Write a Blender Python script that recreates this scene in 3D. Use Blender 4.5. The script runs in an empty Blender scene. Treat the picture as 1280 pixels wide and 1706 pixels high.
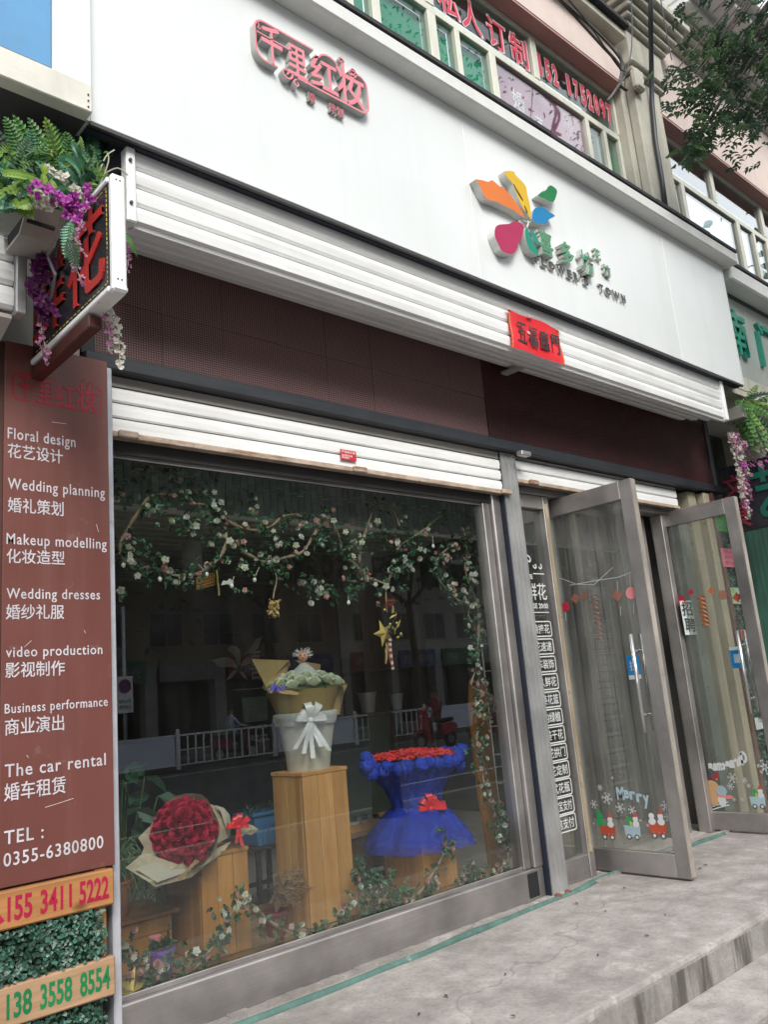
import bpy, bmesh, math, random
from mathutils import Vector, Matrix, Quaternion, noise as mnoise
random.seed(7)
S = bpy.context.scene
C = S.collection
R = math.radians
# ------------------------------------------------------------------ camera
CAM = Vector((0.0, -3.06, 1.15))
YAW, PITCH, ROLL, FPX = 0.750315263, 0.215289643, -0.0882006392, 1381.03788
_fw = Vector((math.sin(YAW)*math.cos(PITCH), math.cos(YAW)*math.cos(PITCH), math.sin(PITCH)))
_rt = Vector((math.cos(YAW), -math.sin(YAW), 0))
_up = _rt.cross(_fw)
_r2 = _rt*math.cos(ROLL) + _up*math.sin(ROLL)
_u2 = -_rt*math.sin(ROLL) + _up*math.cos(ROLL)
cam_d = bpy.data.cameras.new('camera')
cam = bpy.data.objects.new('camera', cam_d); C.objects.link(cam)
cam_d.sensor_fit = 'VERTICAL'; cam_d.sensor_height = 24.0; cam_d.lens = FPX/1706*24.0
cam_d.clip_start = 0.05; cam_d.clip_end = 600
cam.matrix_world = Matrix(((_r2.x, _u2.x, -_fw.x, CAM.x), (_r2.y, _u2.y, -_fw.y, CAM.y), (_r2.z, _u2.z, -_fw.z, CAM.z), (0, 0, 0, 1)))
S.camera = cam
def ray(px, py):
    return _r2*((px-640)/FPX) - _u2*((py-853)/FPX) + _fw
def at(px, py, Y):
    d = ray(px, py); return CAM + d*((Y-CAM.y)/d.y)
def atx(px, py, X):
    d = ray(px, py); return CAM + d*((X-CAM.x)/d.x)
def atd(px, py, dist):
    d = ray(px, py); return CAM + d*(dist/math.hypot(d.x, d.y))
def proj(v):
    d = Vector(v)-CAM; z = d.dot(_fw)
    if z <= 0.01: return None
    return 640+FPX*d.dot(_r2)/z, 853-FPX*d.dot(_u2)/z
# ------------------------------------------------------------------ world, sun, exposure
SUN_EL, SUN_AZ = R(40), R(205)
world = bpy.data.worlds.new('World'); S.world = world; world.use_nodes = True
wn = world.node_tree; wn.nodes.clear()
wo = wn.nodes.new('ShaderNodeOutputWorld'); wb = wn.nodes.new('ShaderNodeBackground'); wb.inputs[1].default_value = 0.14
sky = wn.nodes.new('ShaderNodeTexSky'); sky.sky_type = 'NISHITA'; sky.sun_disc = False
sky.sun_elevation = SUN_EL; sky.sun_rotation = SUN_AZ; sky.air_density = 1.0; sky.dust_density = 3.0
tc = wn.nodes.new('ShaderNodeTexCoord'); no = wn.nodes.new('ShaderNodeTexNoise'); no.inputs['Scale'].default_value = 2.2
no.inputs['Detail'].default_value = 5; no.inputs['Roughness'].default_value = 0.55
cr = wn.nodes.new('ShaderNodeValToRGB'); cr.color_ramp.elements[0].position = 0.36; cr.color_ramp.elements[0].color = (.55,)*3+(1,)
cr.color_ramp.elements[1].position = 0.6; cr.color_ramp.elements[1].color = (.97,)*3+(1,)
mx = wn.nodes.new('ShaderNodeMix'); mx.data_type = 'RGBA'; mx.inputs[7].default_value = (7.6, 8.0, 8.3, 1)
wn.links.new(tc.outputs['Generated'], no.inputs['Vector']); wn.links.new(no.outputs[0], cr.inputs[0])
wn.links.new(cr.outputs[0], mx.inputs[0]); wn.links.new(sky.outputs[0], mx.inputs[6]); wn.links.new(mx.outputs[2], wb.inputs[0])
wn.links.new(wb.outputs[0], wo.inputs[0])
sd = bpy.data.lights.new('sun', 'SUN'); sd.energy = 1.6; sd.angle = R(24); sd.color = (1, .97, .92)
sun = bpy.data.objects.new('sun', sd); C.objects.link(sun)
sdir = Vector((math.sin(SUN_AZ)*math.cos(SUN_EL), math.cos(SUN_AZ)*math.cos(SUN_EL), math.sin(SUN_EL)))
sun.rotation_euler = sdir.to_track_quat('Z', 'Y').to_euler(); sun.location = (0, -10, 20)
S.view_settings.view_transform = 'Standard'; S.view_settings.look = 'None'; S.view_settings.exposure = 0.99
S.view_settings.gamma = 1; S.view_settings.use_curve_mapping = False
S.render.engine = 'CYCLES'; S.cycles.use_denoising = True; S.cycles.max_bounces = 10; S.cycles.transparent_max_bounces = 16
S.cycles.sample_clamp_indirect = 6; S.cycles.caustics_reflective = False; S.cycles.caustics_refractive = False
# ------------------------------------------------------------------ materials
def _mat(name):
    m = bpy.data.materials.new(name); m.use_nodes = True; nt = m.node_tree
    return m, nt, nt.nodes['Principled BSDF']
def _vec(nt, scale=(1, 1, 1)):
    tc = nt.nodes.new('ShaderNodeTexCoord'); oi = nt.nodes.new('ShaderNodeObjectInfo')
    vm = nt.nodes.new('ShaderNodeVectorMath'); vm.operation = 'MULTIPLY_ADD'
    vm.inputs[0].default_value = (17, 23, 31)
    cv = nt.nodes.new('ShaderNodeCombineXYZ')
    for k in range(3): nt.links.new(oi.outputs['Random'], cv.inputs[k])
    nt.links.new(cv.outputs[0], vm.inputs[0]); vm.inputs[1].default_value = (17, 23, 31); nt.links.new(tc.outputs['Object'], vm.inputs[2])
    mp = nt.nodes.new('ShaderNodeMapping'); mp.inputs['Scale'].default_value = scale
    nt.links.new(vm.outputs[0], mp.inputs[0]); return mp.outputs[0]
def _noise(nt, vec, scale, detail=4, rough=.55):
    n = nt.nodes.new('ShaderNodeTexNoise'); n.inputs['Scale'].default_value = scale; n.inputs['Detail'].default_value = detail
    n.inputs['Roughness'].default_value = rough; nt.links.new(vec, n.inputs['Vector']); return n.outputs[0]
def _ramp(nt, fac, stops):
    r = nt.nodes.new('ShaderNodeValToRGB'); e = r.color_ramp.elements
    while len(e) < len(stops): e.new(.5)
    for k, (p, c) in enumerate(stops):
        e[k].position = p; e[k].color = tuple(c)+(1,) if len(c) == 3 else c
    nt.links.new(fac, r.inputs[0]); return r.outputs[0]
def _mixc(nt, fac, a, b, mode='MIX'):
    m = nt.nodes.new('ShaderNodeMix'); m.data_type = 'RGBA'; m.blend_type = mode
    for sock, v in ((0, fac), (6, a), (7, b)):
        if isinstance(v, (int, float)): m.inputs[sock].default_value = v
        elif isinstance(v, tuple): m.inputs[sock].default_value = v+(1,) if len(v) == 3 else v
        else: nt.links.new(v, m.inputs[sock])
    return m.outputs[2]
def _g(v): return (v, v, v)
MATS = {}
def M(name, col, rough=.55, metal=0, var=.12, vs=4, bump=0, bs=60, streak=0, streakcol=None, stretch=(30, 30, 1.2), sheen=0,
      spots=0, spotcol=(.2, .18, .16), trans=0, coat=0, spec=.5, rvar=.1, alpha=1):
    m, nt, b = _mat(name); v = _vec(nt)
    n = _noise(nt, v, vs); c = _mixc(nt, _ramp(nt, n, [(.3, _g(0)), (.7, _g(1))]), tuple(x*(1-var) for x in col), tuple(min(1, x*(1+var)) for x in col))
    if streak:
        v2 = _vec(nt, stretch); s = _noise(nt, v2, 1, 5, .6)
        c = _mixc(nt, _ramp(nt, s, [(.5, _g(0)), (.72, _g(streak))]), c, streakcol or tuple(x*.4 for x in col))
    if spots:
        s = _noise(nt, v, 14, 8, .7); c = _mixc(nt, _ramp(nt, s, [(.62, _g(0)), (.7, _g(spots))]), c, spotcol)
    nt.links.new(c, b.inputs['Base Color'])
    r = _noise(nt, v, vs*3); mr = nt.nodes.new('ShaderNodeMapRange'); mr.inputs[3].default_value = max(0.02, rough-rvar); mr.inputs[4].default_value = min(1, rough+rvar)
    nt.links.new(r, mr.inputs[0]); nt.links.new(mr.outputs[0], b.inputs['Roughness'])
    b.inputs['Metallic'].default_value = metal; b.inputs['Specular IOR Level'].default_value = spec
    if coat: b.inputs['Coat Weight'].default_value = coat; b.inputs['Coat Roughness'].default_value = .08
    if bump:
        bn = nt.nodes.new('ShaderNodeBump'); bn.inputs['Strength'].default_value = bump; bn.inputs['Distance'].default_value = .01
        nt.links.new(_noise(nt, v, bs, 6), bn.inputs['Height']); nt.links.new(bn.outputs[0], b.inputs['Normal'])
    if trans: # translucent thin stuff (leaves, paper, petals)
        tl = nt.nodes.new('ShaderNodeBsdfTranslucent'); nt.links.new(c, tl.inputs[0]); ms = nt.nodes.new('ShaderNodeMixShader')
        ms.inputs[0].default_value = trans; out = nt.nodes['Material Output']
        nt.links.new(b.outputs[0], ms.inputs[1]); nt.links.new(tl.outputs[0], ms.inputs[2]); nt.links.new(ms.outputs[0], out.inputs[0])
    if alpha < 1: b.inputs['Alpha'].default_value = alpha
    MATS[name] = m; return m
def WOOD(name, c1, c2, axis='Z', rough=.55, knots=True):
    m, nt, b = _mat(name)
    sc = {'Z': (9, 9, .8), 'X': (.8, 9, 9), 'Y': (9, .8, 9)}[axis]
    v = _vec(nt, sc); n = _noise(nt, v, 1.6, 6, .6)
    w = nt.nodes.new('ShaderNodeTexWave'); w.wave_type = 'RINGS'; w.inputs['Scale'].default_value = .7; w.inputs['Distortion'].default_value = 7
    w.inputs['Detail'].default_value = 3; nt.links.new(_vec(nt, tuple(x*.35 for x in sc)), w.inputs['Vector'])
    c = _mixc(nt, _ramp(nt, n, [(.3, _g(0)), (.7, _g(1))]), c1, c2)
    c = _mixc(nt, _ramp(nt, w.outputs[0], [(.0, _g(.42)), (.35, _g(0))]), c, tuple(x*.55 for x in c1))
    v3 = _vec(nt, tuple(x*6 for x in sc)); f = _noise(nt, v3, 2, 3)
    c = _mixc(nt, _ramp(nt, f, [(.35, _g(.25)), (.6, _g(0))]), c, tuple(x*.6 for x in c1))
    if knots:
        vo = nt.nodes.new('ShaderNodeTexVoronoi'); vo.inputs['Scale'].default_value = 1.0; nt.links.new(_vec(nt, tuple(4 if x > 2 else 2.2 for x in sc)), vo.inputs['Vector'])
        c = _mixc(nt, _ramp(nt, vo.outputs[0], [(.04, _g(.85)), (.085, _g(0))]), c, tuple(x*.3 for x in c1))
    oi = nt.nodes.new('ShaderNodeObjectInfo'); c = _mixc(nt, 1.0, c, _ramp(nt, oi.outputs['Random'], [(0, (.74, .70, .66)), (.5, (.95, .95, .95)), (1, (1, 1, 1))]), 'MULTIPLY')
    nt.links.new(c, b.inputs['Base Color']); b.inputs['Roughness'].default_value = rough
    bn = nt.nodes.new('ShaderNodeBump'); bn.inputs['Strength'].default_value = .15; bn.inputs['Distance'].default_value = .004
    nt.links.new(f, bn.inputs['Height']); nt.links.new(bn.outputs[0], b.inputs['Normal']); return m
def STEEL(name, col=(.36, .34, .32), rough=.33, axis=(1, 60, 60), smudge=.35):
    m, nt, b = _mat(name); v = _vec(nt, axis); f = _noise(nt, v, 4, 4); v1 = _vec(nt); n = _noise(nt, v1, 3, 5)
    c = _mixc(nt, _ramp(nt, n, [(.35, _g(0)), (.7, _g(1))]), tuple(x*(1-smudge) for x in col), tuple(x*1.1 for x in col))
    c = _mixc(nt, _ramp(nt, f, [(.4, _g(.2)), (.6, _g(0))]), c, tuple(x*.6 for x in col))
    nt.links.new(c, b.inputs['Base Color']); b.inputs['Metallic'].default_value = .85
    mr = nt.nodes.new('ShaderNodeMapRange'); mr.inputs[3].default_value = rough-.08; mr.inputs[4].default_value = rough+.2
    nt.links.new(n, mr.inputs[0]); nt.links.new(mr.outputs[0], b.inputs['Roughness'])
    bn = nt.nodes.new('ShaderNodeBump'); bn.inputs['Strength'].default_value = .12; bn.inputs['Distance'].default_value = .002
    nt.links.new(f, bn.inputs['Height']); nt.links.new(bn.outputs[0], b.inputs['Normal']); return m
def GLASS(name, tint=(.86, .9, .88), f0=.055, dirt=.04, dirtcol=(.5, .5, .48), diff=0.0):
    m = bpy.data.materials.new(name); m.use_nodes = True; nt = m.node_tree; nt.nodes.clear()
    out = nt.nodes.new('ShaderNodeOutputMaterial'); tr = nt.nodes.new('ShaderNodeBsdfTransparent'); tr.inputs[0].default_value = tint+(1,)
    gl = nt.nodes.new('ShaderNodeBsdfGlossy'); gl.inputs['Roughness'].default_value = .0; gl.inputs[0].default_value = (1, 1, 1, 1)
    ge = nt.nodes.new('ShaderNodeNewGeometry'); dp = nt.nodes.new('ShaderNodeVectorMath'); dp.operation = 'DOT_PRODUCT'
    nt.links.new(ge.outputs['Normal'], dp.inputs[0]); nt.links.new(ge.outputs['Incoming'], dp.inputs[1])
    def mth(op, a, bb=None):
        x = nt.nodes.new('ShaderNodeMath'); x.operation = op
        for k, vv in enumerate((a, bb)):
            if vv is None: continue
            if isinstance(vv, (int, float)): x.inputs[k].default_value = vv
            else: nt.links.new(vv, x.inputs[k])
        return x.outputs[0]
    a = mth('ABSOLUTE', dp.outputs['Value']); o = mth('SUBTRACT', 1, a); p = mth('POWER', o, 5); q = mth('MULTIPLY', p, 1-f0); fr = mth('ADD', q, f0)
    ms = nt.nodes.new('ShaderNodeMixShader'); nt.links.new(fr, ms.inputs[0]); nt.links.new(tr.outputs[0], ms.inputs[1]); nt.links.new(gl.outputs[0], ms.inputs[2])
    df = nt.nodes.new('ShaderNodeBsdfDiffuse'); df.inputs[0].default_value = dirtcol+(1,)
    v = _vec(nt, (14, 14, 1.5)); n = _noise(nt, v, 1, 6, .65); v2 = _vec(nt); n2 = _noise(nt, v2, 2.5, 6, .7)
    dm = nt.nodes.new('ShaderNodeMath'); dm.operation = 'MULTIPLY'; nt.links.new(_ramp(nt, n, [(.35, _g(.25)), (.75, _g(1))]), dm.inputs[0]); nt.links.new(_ramp(nt, n2, [(.3, _g(.15)), (.75, _g(1))]), dm.inputs[1])
    dm2 = mth('MULTIPLY', dm.outputs[0], dirt); dm3 = mth('ADD', dm2, diff)
    m2 = nt.nodes.new('ShaderNodeMixShader'); nt.links.new(dm3, m2.inputs[0]); nt.links.new(ms.outputs[0], m2.inputs[1]); nt.links.new(df.outputs[0], m2.inputs[2])
    nt.links.new(m2.outputs[0], out.inputs[0]); return m
# ------------------------------------------------------------------ object helpers
ORG = {}
def _props(o, label=None, cat=None, group=None, kind=None):
    if label: o['label'] = label
    if cat: o['category'] = cat
    if group: o['group'] = group
    if kind: o['kind'] = kind
def root(name, label, cat, loc=(0, 0, 0), group=None):
    o = bpy.data.objects.new(name, None); C.objects.link(o); o.empty_display_size = .1
    o.location = loc; ORG[o.name] = Vector(loc); _props(o, label, cat, group); return o
def _place(o, parent):
    C.objects.link(o)
    if parent is not None: o.parent = parent; ORG[o.name] = ORG[parent.name]
def inst(me, name, parent, mw, label=None, kind=None):
    """object sharing mesh data; mw = matrix in the thing's building space"""
    o = bpy.data.objects.new(name, me); _place(o, parent)
    o.matrix_local = Matrix.Translation(-ORG[parent.name]) @ mw if parent is not None else mw
    if parent is not None and parent.type == 'MESH': # parent mesh sits at its root origin (identity local)
        pass
    _props(o, label, kind=kind); return o
def dup(o, loc=None, rz=None, parent=None):
    c = o.copy(); C.objects.link(c); c.parent = parent
    if parent is not None: c.matrix_parent_inverse = o.matrix_parent_inverse.copy()
    if loc is not None: c.location = loc
    if rz is not None: c.rotation_euler = (0, 0, rz)
    for ch in [x for x in C.objects if x.parent == o]: dup(ch, parent=c)
    return c
class MB:
    def __init__(s): s.v = []; s.f = []; s.m = []
    def add(s, vs, fs, m=0):
        n = len(s.v); s.v += [tuple(v) for v in vs]; s.f += [tuple(i+n for i in f) for f in fs]; s.m += [m]*len(fs); return s
    def box(s, x0, x1, y0, y1, z0, z1, m=0):
        return s.add([(x0, y0, z0), (x1, y0, z0), (x1, y1, z0), (x0, y1, z0), (x0, y0, z1), (x1, y0, z1), (x1, y1, z1), (x0, y1, z1)],
                     [(3, 2, 1, 0), (4, 5, 6, 7), (0, 1, 5, 4), (1, 2, 6, 5), (2, 3, 7, 6), (3, 0, 4, 7)], m)
    def prism(s, pts, off, m=0, mside=None, flip=False):
        """polygon (list of 3-vectors) extruded by vector off; caps + sides"""
        n = len(pts); off = Vector(off); a = [Vector(p) for p in pts]; b = [p+off for p in a]
        k = len(s.v); s.v += [tuple(p) for p in a+b]
        s.f.append(tuple(k+i for i in range(n))); s.m.append(m); s.f.append(tuple(k+n+i for i in reversed(range(n)))); s.m.append(m)
        for i in range(n):
            j = (i+1) % n; s.f.append((k+j, k+i, k+n+i, k+n+j)); s.m.append(m if mside is None else mside)
        return s
    def tube(s, pts, r, n=6, m=0, cap=True):
        pts = [Vector(p) for p in pts]; k0 = len(s.v); L = len(pts)
        rs = r if isinstance(r, (list, tuple)) else [r]*L
        up = None
        for i, p in enumerate(pts):
            t = (pts[min(i+1, L-1)]-pts[max(i-1, 0)])
            t = t.normalized() if t.length > 1e-9 else Vector((0, 0, 1))
            if up is None: up = t.orthogonal().normalized()
            up = (up - t*up.dot(t)); up = up.normalized() if up.length > 1e-6 else t.orthogonal().normalized()
            w = t.cross(up)
            for j in range(n):
                a = 2*math.pi*j/n; s.v.append(tuple(p+(up*math.cos(a)+w*math.sin(a))*rs[i]))
        for i in range(L-1):
            for j in range(n):
                a = k0+i*n+j; b = k0+i*n+(j+1) % n; s.f.append((a, b, b+n, a+n)); s.m.append(m)
        if cap:
            s.f.append(tuple(k0+j for j in reversed(range(n)))); s.m.append(m)
            s.f.append(tuple(k0+(L-1)*n+j for j in range(n))); s.m.append(m)
        return s
    def lathe(s, prof, c=(0, 0, 0), n=24, m=0, axis=None, wob=None):
        """prof list of (r,z)"""
        c = Vector(c); k0 = len(s.v); q = Vector((0, 0, 1)).rotation_difference(Vector(axis).normalized()) if axis is not None else None
        for i, (r, z) in enumerate(prof):
            for j in range(n):
                a = 2*math.pi*j/n; rr = r*(1+(wob(a, i) if wob else 0)); v = Vector((rr*math.cos(a), rr*math.sin(a), z))
                if q: v = q @ v
                s.v.append(tuple(c+v))
        for i in range(len(prof)-1):
            for j in range(n):
                a = k0+i*n+j; b = k0+i*n+(j+1) % n; s.f.append((a, b, b+n, a+n)); s.m.append(m)
        return s
    def ball(s, c, r, n=10, m=0, sc=(1, 1, 1)):
        c = Vector(c); prof = [(math.sin(math.pi*i/6), -math.cos(math.pi*i/6)) for i in range(7)]; k0 = len(s.v)
        for (pr_, z) in prof:
            for j in range(n):
                a = 2*math.pi*j/n; s.v.append((c.x+pr_*math.cos(a)*r*sc[0], c.y+pr_*math.sin(a)*r*sc[1], c.z+z*r*sc[2]))
        for i in range(6):
            for j in range(n):
                a = k0+i*n+j; b = k0+i*n+(j+1) % n; s.f.append((a, b, b+n, a+n)); s.m.append(m)
        return s
    def leaf(s, p, d, ln, wd, nrm=None, m=0, fold=.25):
        """pointed leaf of 6 vertices folded along its midrib"""
        p = Vector(p); d = Vector(d).normalized()
        nrm = Vector(nrm) if nrm is not None else Vector((random.uniform(-1, 1), random.uniform(-1, 1), random.uniform(-.2, 1)))
        sd = d.cross(nrm); sd = sd.normalized() if sd.length > 1e-4 else d.orthogonal().normalized(); up = sd.cross(d).normalized()
        a = p; b = p+d*ln*.4; c = p+d*ln; dr = up*(-.12*ln)
        l1 = p+d*ln*.3+sd*wd*.5+up*wd*fold; r1 = p+d*ln*.3-sd*wd*.5+up*wd*fold
        l2 = p+d*ln*.68+sd*wd*.36+up*wd*fold+dr*.4; r2 = p+d*ln*.68-sd*wd*.36+up*wd*fold+dr*.4
        return s.add([a, b+dr*.1, c+dr, l1, l2, r1, r2], [(0, 1, 3), (1, 4, 3), (1, 2, 4), (0, 5, 1), (1, 5, 6), (1, 6, 2)], m)
    def build(s, name, mats, parent=None, org=None, bev=0, smooth=False, label=None, cat=None, group=None, kind=None, sub=0, weld=False):
        o0 = ORG[parent.name] if parent is not None else (Vector(org) if org is not None else Vector((0, 0, 0)))
        me = bpy.data.meshes.new(name); me.from_pydata([tuple(Vector(v)-o0) for v in s.v], [], s.f)
        if not isinstance(mats, (list, tuple)): mats = [mats]
        for x in mats: me.materials.append(x)
        me.polygons.foreach_set('material_index', s.m)
        if bev or weld:
            bm = bmesh.new(); bm.from_mesh(me)
            if weld: bmesh.ops.remove_doubles(bm, verts=bm.verts, dist=1e-4)
            if bev:
                ed = [e for e in bm.edges if len(e.link_faces) == 2 and e.calc_face_angle(0) > .6]
                bmesh.ops.bevel(bm, geom=ed, offset=bev, segments=1, profile=.5, affect='EDGES', clamp_overlap=True)
            bm.to_mesh(me); bm.free()
        if smooth: me.polygons.foreach_set('use_smooth', [True]*len(me.polygons))
        me.update(); o = bpy.data.objects.new(name, me); _place(o, parent)
        if parent is None: o.location = o0; ORG[o.name] = o0
        if sub:
            md = o.modifiers.new('s', 'SUBSURF'); md.levels = sub; md.render_levels = sub
        _props(o, label, cat, group, kind); return o
def bx(name, mat, b, parent=None, bev=0, **k):
    return MB().box(*b).build(name, mat, parent, bev=bev, **k)
_TC = {}
def text(body, mat, parent, p, ux, uz, w=None, h=None, depth=.002, bold=0, name='lettering', shear=0, spacing=1, line=1.0, side=None, anchor='ll', label=None):
    """lettering in bbox w x h with its lower left corner at p; ux, uz = directions of reading and of up"""
    cjk = not body.isascii(); dbl = cjk and bold >= .012 and depth < .008; cb_old = bold
    if dbl: bold = .004
    elif cjk: bold = min(bold, .014)
    key = (body, bold, shear, spacing, line)
    if key not in _TC:
        cu = bpy.data.curves.new('t', 'FONT'); cu.body = body; cu.extrude = .5; cu.offset = bold; cu.shear = shear; cu.space_character = spacing
        cu.space_line = line; cu.resolution_u = 3
        if bold: cu.offset = bold
        to = bpy.data.objects.new('t', cu); C.objects.link(to); dg = bpy.context.evaluated_depsgraph_get()
        me = bpy.data.meshes.new_from_object(to.evaluated_get(dg)); C.objects.unlink(to); bpy.data.objects.remove(to)
        vs = [v.co.copy() for v in me.vertices]; fs = [tuple(q.vertices) for q in me.polygons]; ns = [abs(q.normal.z) > .7 for q in me.polygons]
        xs = [v.x for v in vs]; ys = [v.y for v in vs]; bpy.data.meshes.remove(me)
        _TC[key] = (vs, fs, ns, min(xs), max(xs), min(ys), max(ys))
    vs, fs, ns, x0, x1, y0, y1 = _TC[key]
    sx = w/(x1-x0) if w else None; sy = h/(y1-y0) if h else None
    sx = sx or sy; sy = sy or sx
    ux = Vector(ux).normalized(); uz = Vector(uz).normalized(); n = ux.cross(uz); p = Vector(p)
    if anchor == 'c': p = p-ux*(x1-x0)*sx/2-uz*(y1-y0)*sy/2
    mb = MB(); mb.v = [tuple(p+ux*(v.x-x0)*sx+uz*(v.y-y0)*sy+n*((v.z+.5)*depth)) for v in vs]
    mb.f = list(fs); mb.m = [0 if q or side is None else 1 for q in ns]
    if dbl:
        v0 = list(mb.v); f0 = list(mb.f); m0 = list(mb.m); e = sx*cb_old*.75
        for k, (dx, dz, dn) in enumerate(((e, 0, -.04), (0, e*.8, -.08), (e, e*.8, -.12))):
            o = ux*dx+uz*dz+n*depth*dn; q0 = len(mb.v); mb.v += [tuple(Vector(v)+o) for v in v0]; mb.f += [tuple(i+q0 for i in f) for f in f0]; mb.m += m0
    return mb.build(name, mat if side is None else [mat, side], parent, label=label)
def circle3(c, r, ux, uz, n=20, sx=1, sz=1):
    c = Vector(c); ux = Vector(ux); uz = Vector(uz)
    return [c+ux*r*sx*math.cos(2*math.pi*i/n)+uz*r*sz*math.sin(2*math.pi*i/n) for i in range(n)]
def smooth_path(pts, k=4):
    pts = [Vector(p) for p in pts]; out = []
    for i in range(len(pts)-1):
        p0 = pts[max(i-1, 0)]; p1 = pts[i]; p2 = pts[i+1]; p3 = pts[min(i+2, len(pts)-1)]
        for j in range(k):
            t = j/k; out.append(.5*((2*p1)+(p2-p0)*t+(2*p0-5*p1+4*p2-p3)*t*t+(3*p1-p0-3*p2+p3)*t**3))
    out.append(pts[-1]); return out
def ribbon(mb, pts, w, nrm, m=0):
    """flat band along pts; its width runs across nrm"""
    pts = [Vector(p) for p in pts]; k = len(mb.v); nrm = Vector(nrm)
    for i, p in enumerate(pts):
        t = pts[min(i+1, len(pts)-1)]-pts[max(i-1, 0)]; sdv = t.cross(nrm).normalized()*(w/2 if not isinstance(w, list) else w[i]/2)
        mb.v += [tuple(p-sdv), tuple(p+sdv)]
    for i in range(len(pts)-1):
        mb.f.append((k+2*i, k+2*i+1, k+2*i+3, k+2*i+2)); mb.m.append(m)
def band(mb, pts, w, nrm, off, m=0, mside=None):
    """band along pts in the plane of normal nrm, extruded by off"""
    pts = [Vector(p) for p in pts]; nrm = Vector(nrm); L = []; Rr = []
    for i, p in enumerate(pts):
        t = pts[min(i+1, len(pts)-1)]-pts[max(i-1, 0)]; sdv = t.cross(nrm).normalized()*((w if not isinstance(w, list) else w[i])/2)
        L.append(p+sdv); Rr.append(p-sdv)
    off = Vector(off); n = len(pts); k = len(mb.v)
    mb.v += [tuple(x) for x in L]+[tuple(x) for x in Rr]+[tuple(x+off) for x in L]+[tuple(x+off) for x in Rr]
    ms = m if mside is None else mside
    for i in range(n-1):
        mb.f += [(k+i, k+i+1, k+n+i+1, k+n+i), (k+2*n+i, k+3*n+i, k+3*n+i+1, k+2*n+i+1), (k+i, k+2*n+i, k+2*n+i+1, k+i+1), (k+n+i, k+n+i+1, k+3*n+i+1, k+3*n+i)]
        mb.m += [m, m, ms, ms]
    mb.f += [(k, k+n, k+3*n, k+2*n), (k+n-1, k+3*n-1, k+4*n-1, k+2*n-1)]; mb.m += [ms, ms]
# ------------------------------------------------------------------ shared materials
m_white = M('white_composite_panel', (.69, .71, .705), rough=.32, var=.05, vs=.9, bump=.10, bs=1.6, streak=.22, streakcol=(.55, .55, .52), stretch=(5, 5, .3), rvar=.08)
m_whitep = M('white_enamel_metal', (.84, .84, .83), rough=.4, var=.06, bump=.22, bs=7, spots=.22, spotcol=(.45, .42, .38), streak=.4, streakcol=(.42, .40, .36), stretch=(.8, 14, 14), rvar=.1)
m_concrete = None
def concrete(name, c1, c2, stain, stainax=None, st=.6, crack=True):
    m, nt, b = _mat(name); v = _vec(nt); n1 = _noise(nt, v, .9, 8, .62); n2 = _noise(nt, v, 7, 8, .7); n3 = _noise(nt, v, 60, 4, .7)
    c = _mixc(nt, _ramp(nt, n1, [(.38, _g(0)), (.62, _g(1))]), c1, c2)
    c = _mixc(nt, _ramp(nt, n2, [(.36, _g(.55)), (.54, _g(0))]), c, tuple(x*.62 for x in c1))
    c = _mixc(nt, _ramp(nt, n2, [(.56, _g(0)), (.66, _g(.6))]), c, tuple(min(1, x*1.35) for x in c2))
    c = _mixc(nt, _ramp(nt, n3, [(.3, _g(.4)), (.5, _g(0))]), c, tuple(x*.5 for x in c1))
    if stainax:
        s = _noise(nt, _vec(nt, stainax), 1, 5, .6); s2 = _noise(nt, v, 1.7, 3)
        c = _mixc(nt, _ramp(nt, s, [(.53, _g(0)), (.63, _g(st))]), c, stain)
    else:
        s = _noise(nt, v, 2.3, 10, .72); c = _mixc(nt, _ramp(nt, s, [(.58, _g(0)), (.72, _g(st))]), c, stain)
    if crack:
        vo = nt.nodes.new('ShaderNodeTexVoronoi'); vo.feature = 'DISTANCE_TO_EDGE'; vo.inputs['Scale'].default_value = .45
        vm = nt.nodes.new('ShaderNodeVectorMath'); vm.operation = 'MULTIPLY_ADD'; nn = nt.nodes.new('ShaderNodeTexNoise'); nn.inputs['Scale'].default_value = 3
        nt.links.new(v, nn.inputs['Vector']); nt.links.new(nn.outputs['Color'], vm.inputs[0]); vm.inputs[1].default_value = (.5, .5, .5); nt.links.new(v, vm.inputs[2])
        nt.links.new(vm.outputs[0], vo.inputs['Vector']); c = _mixc(nt, _ramp(nt, vo.outputs[0], [(.0, _g(.35)), (.004, _g(0))]), c, (.08, .07, .07))
    nt.links.new(c, b.inputs['Base Color']); b.inputs['Roughness'].default_value = .85
    bn = nt.nodes.new('ShaderNodeBump'); bn.inputs['Strength'].default_value = .5; bn.inputs['Distance'].default_value = .006
    ad = nt.nodes.new('ShaderNodeMath'); ad.operation = 'ADD'; nt.links.new(n2, ad.inputs[0]); nt.links.new(n3, ad.inputs[1])
    nt.links.new(ad.outputs[0], bn.inputs['Height']); nt.links.new(bn.outputs[0], b.inputs['Normal']); return m
m_slab = concrete('worn_screed', (.28, .252, .234), (.405, .368, .345), (.185, .165, .145))
m_riser = concrete('stained_step_riser', (.25, .23, .21), (.33, .31, .29), (.07, .06, .05), stainax=(8, 1, .8), st=.85)
m_pave = concrete('pavement_slabs', (.15, .145, .14), (.21, .20, .195), (.09, .085, .08))
m_road = M('asphalt', (.095, .092, .095), rough=.85, var=.25, vs=2, bump=.4, bs=150)
m_line = M('road_paint', (.6, .6, .58), rough=.7, var=.25, vs=9)
m_floor = M('shop_floor_tile', (.50, .46, .42), rough=.35, var=.15, vs=3)
m_steel = STEEL('brushed_stainless', (.50, .465, .45), .42)
m_steelv = STEEL('brushed_stainless_upright', (.48, .45, .435), .38, axis=(60, 60, 1))
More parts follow.
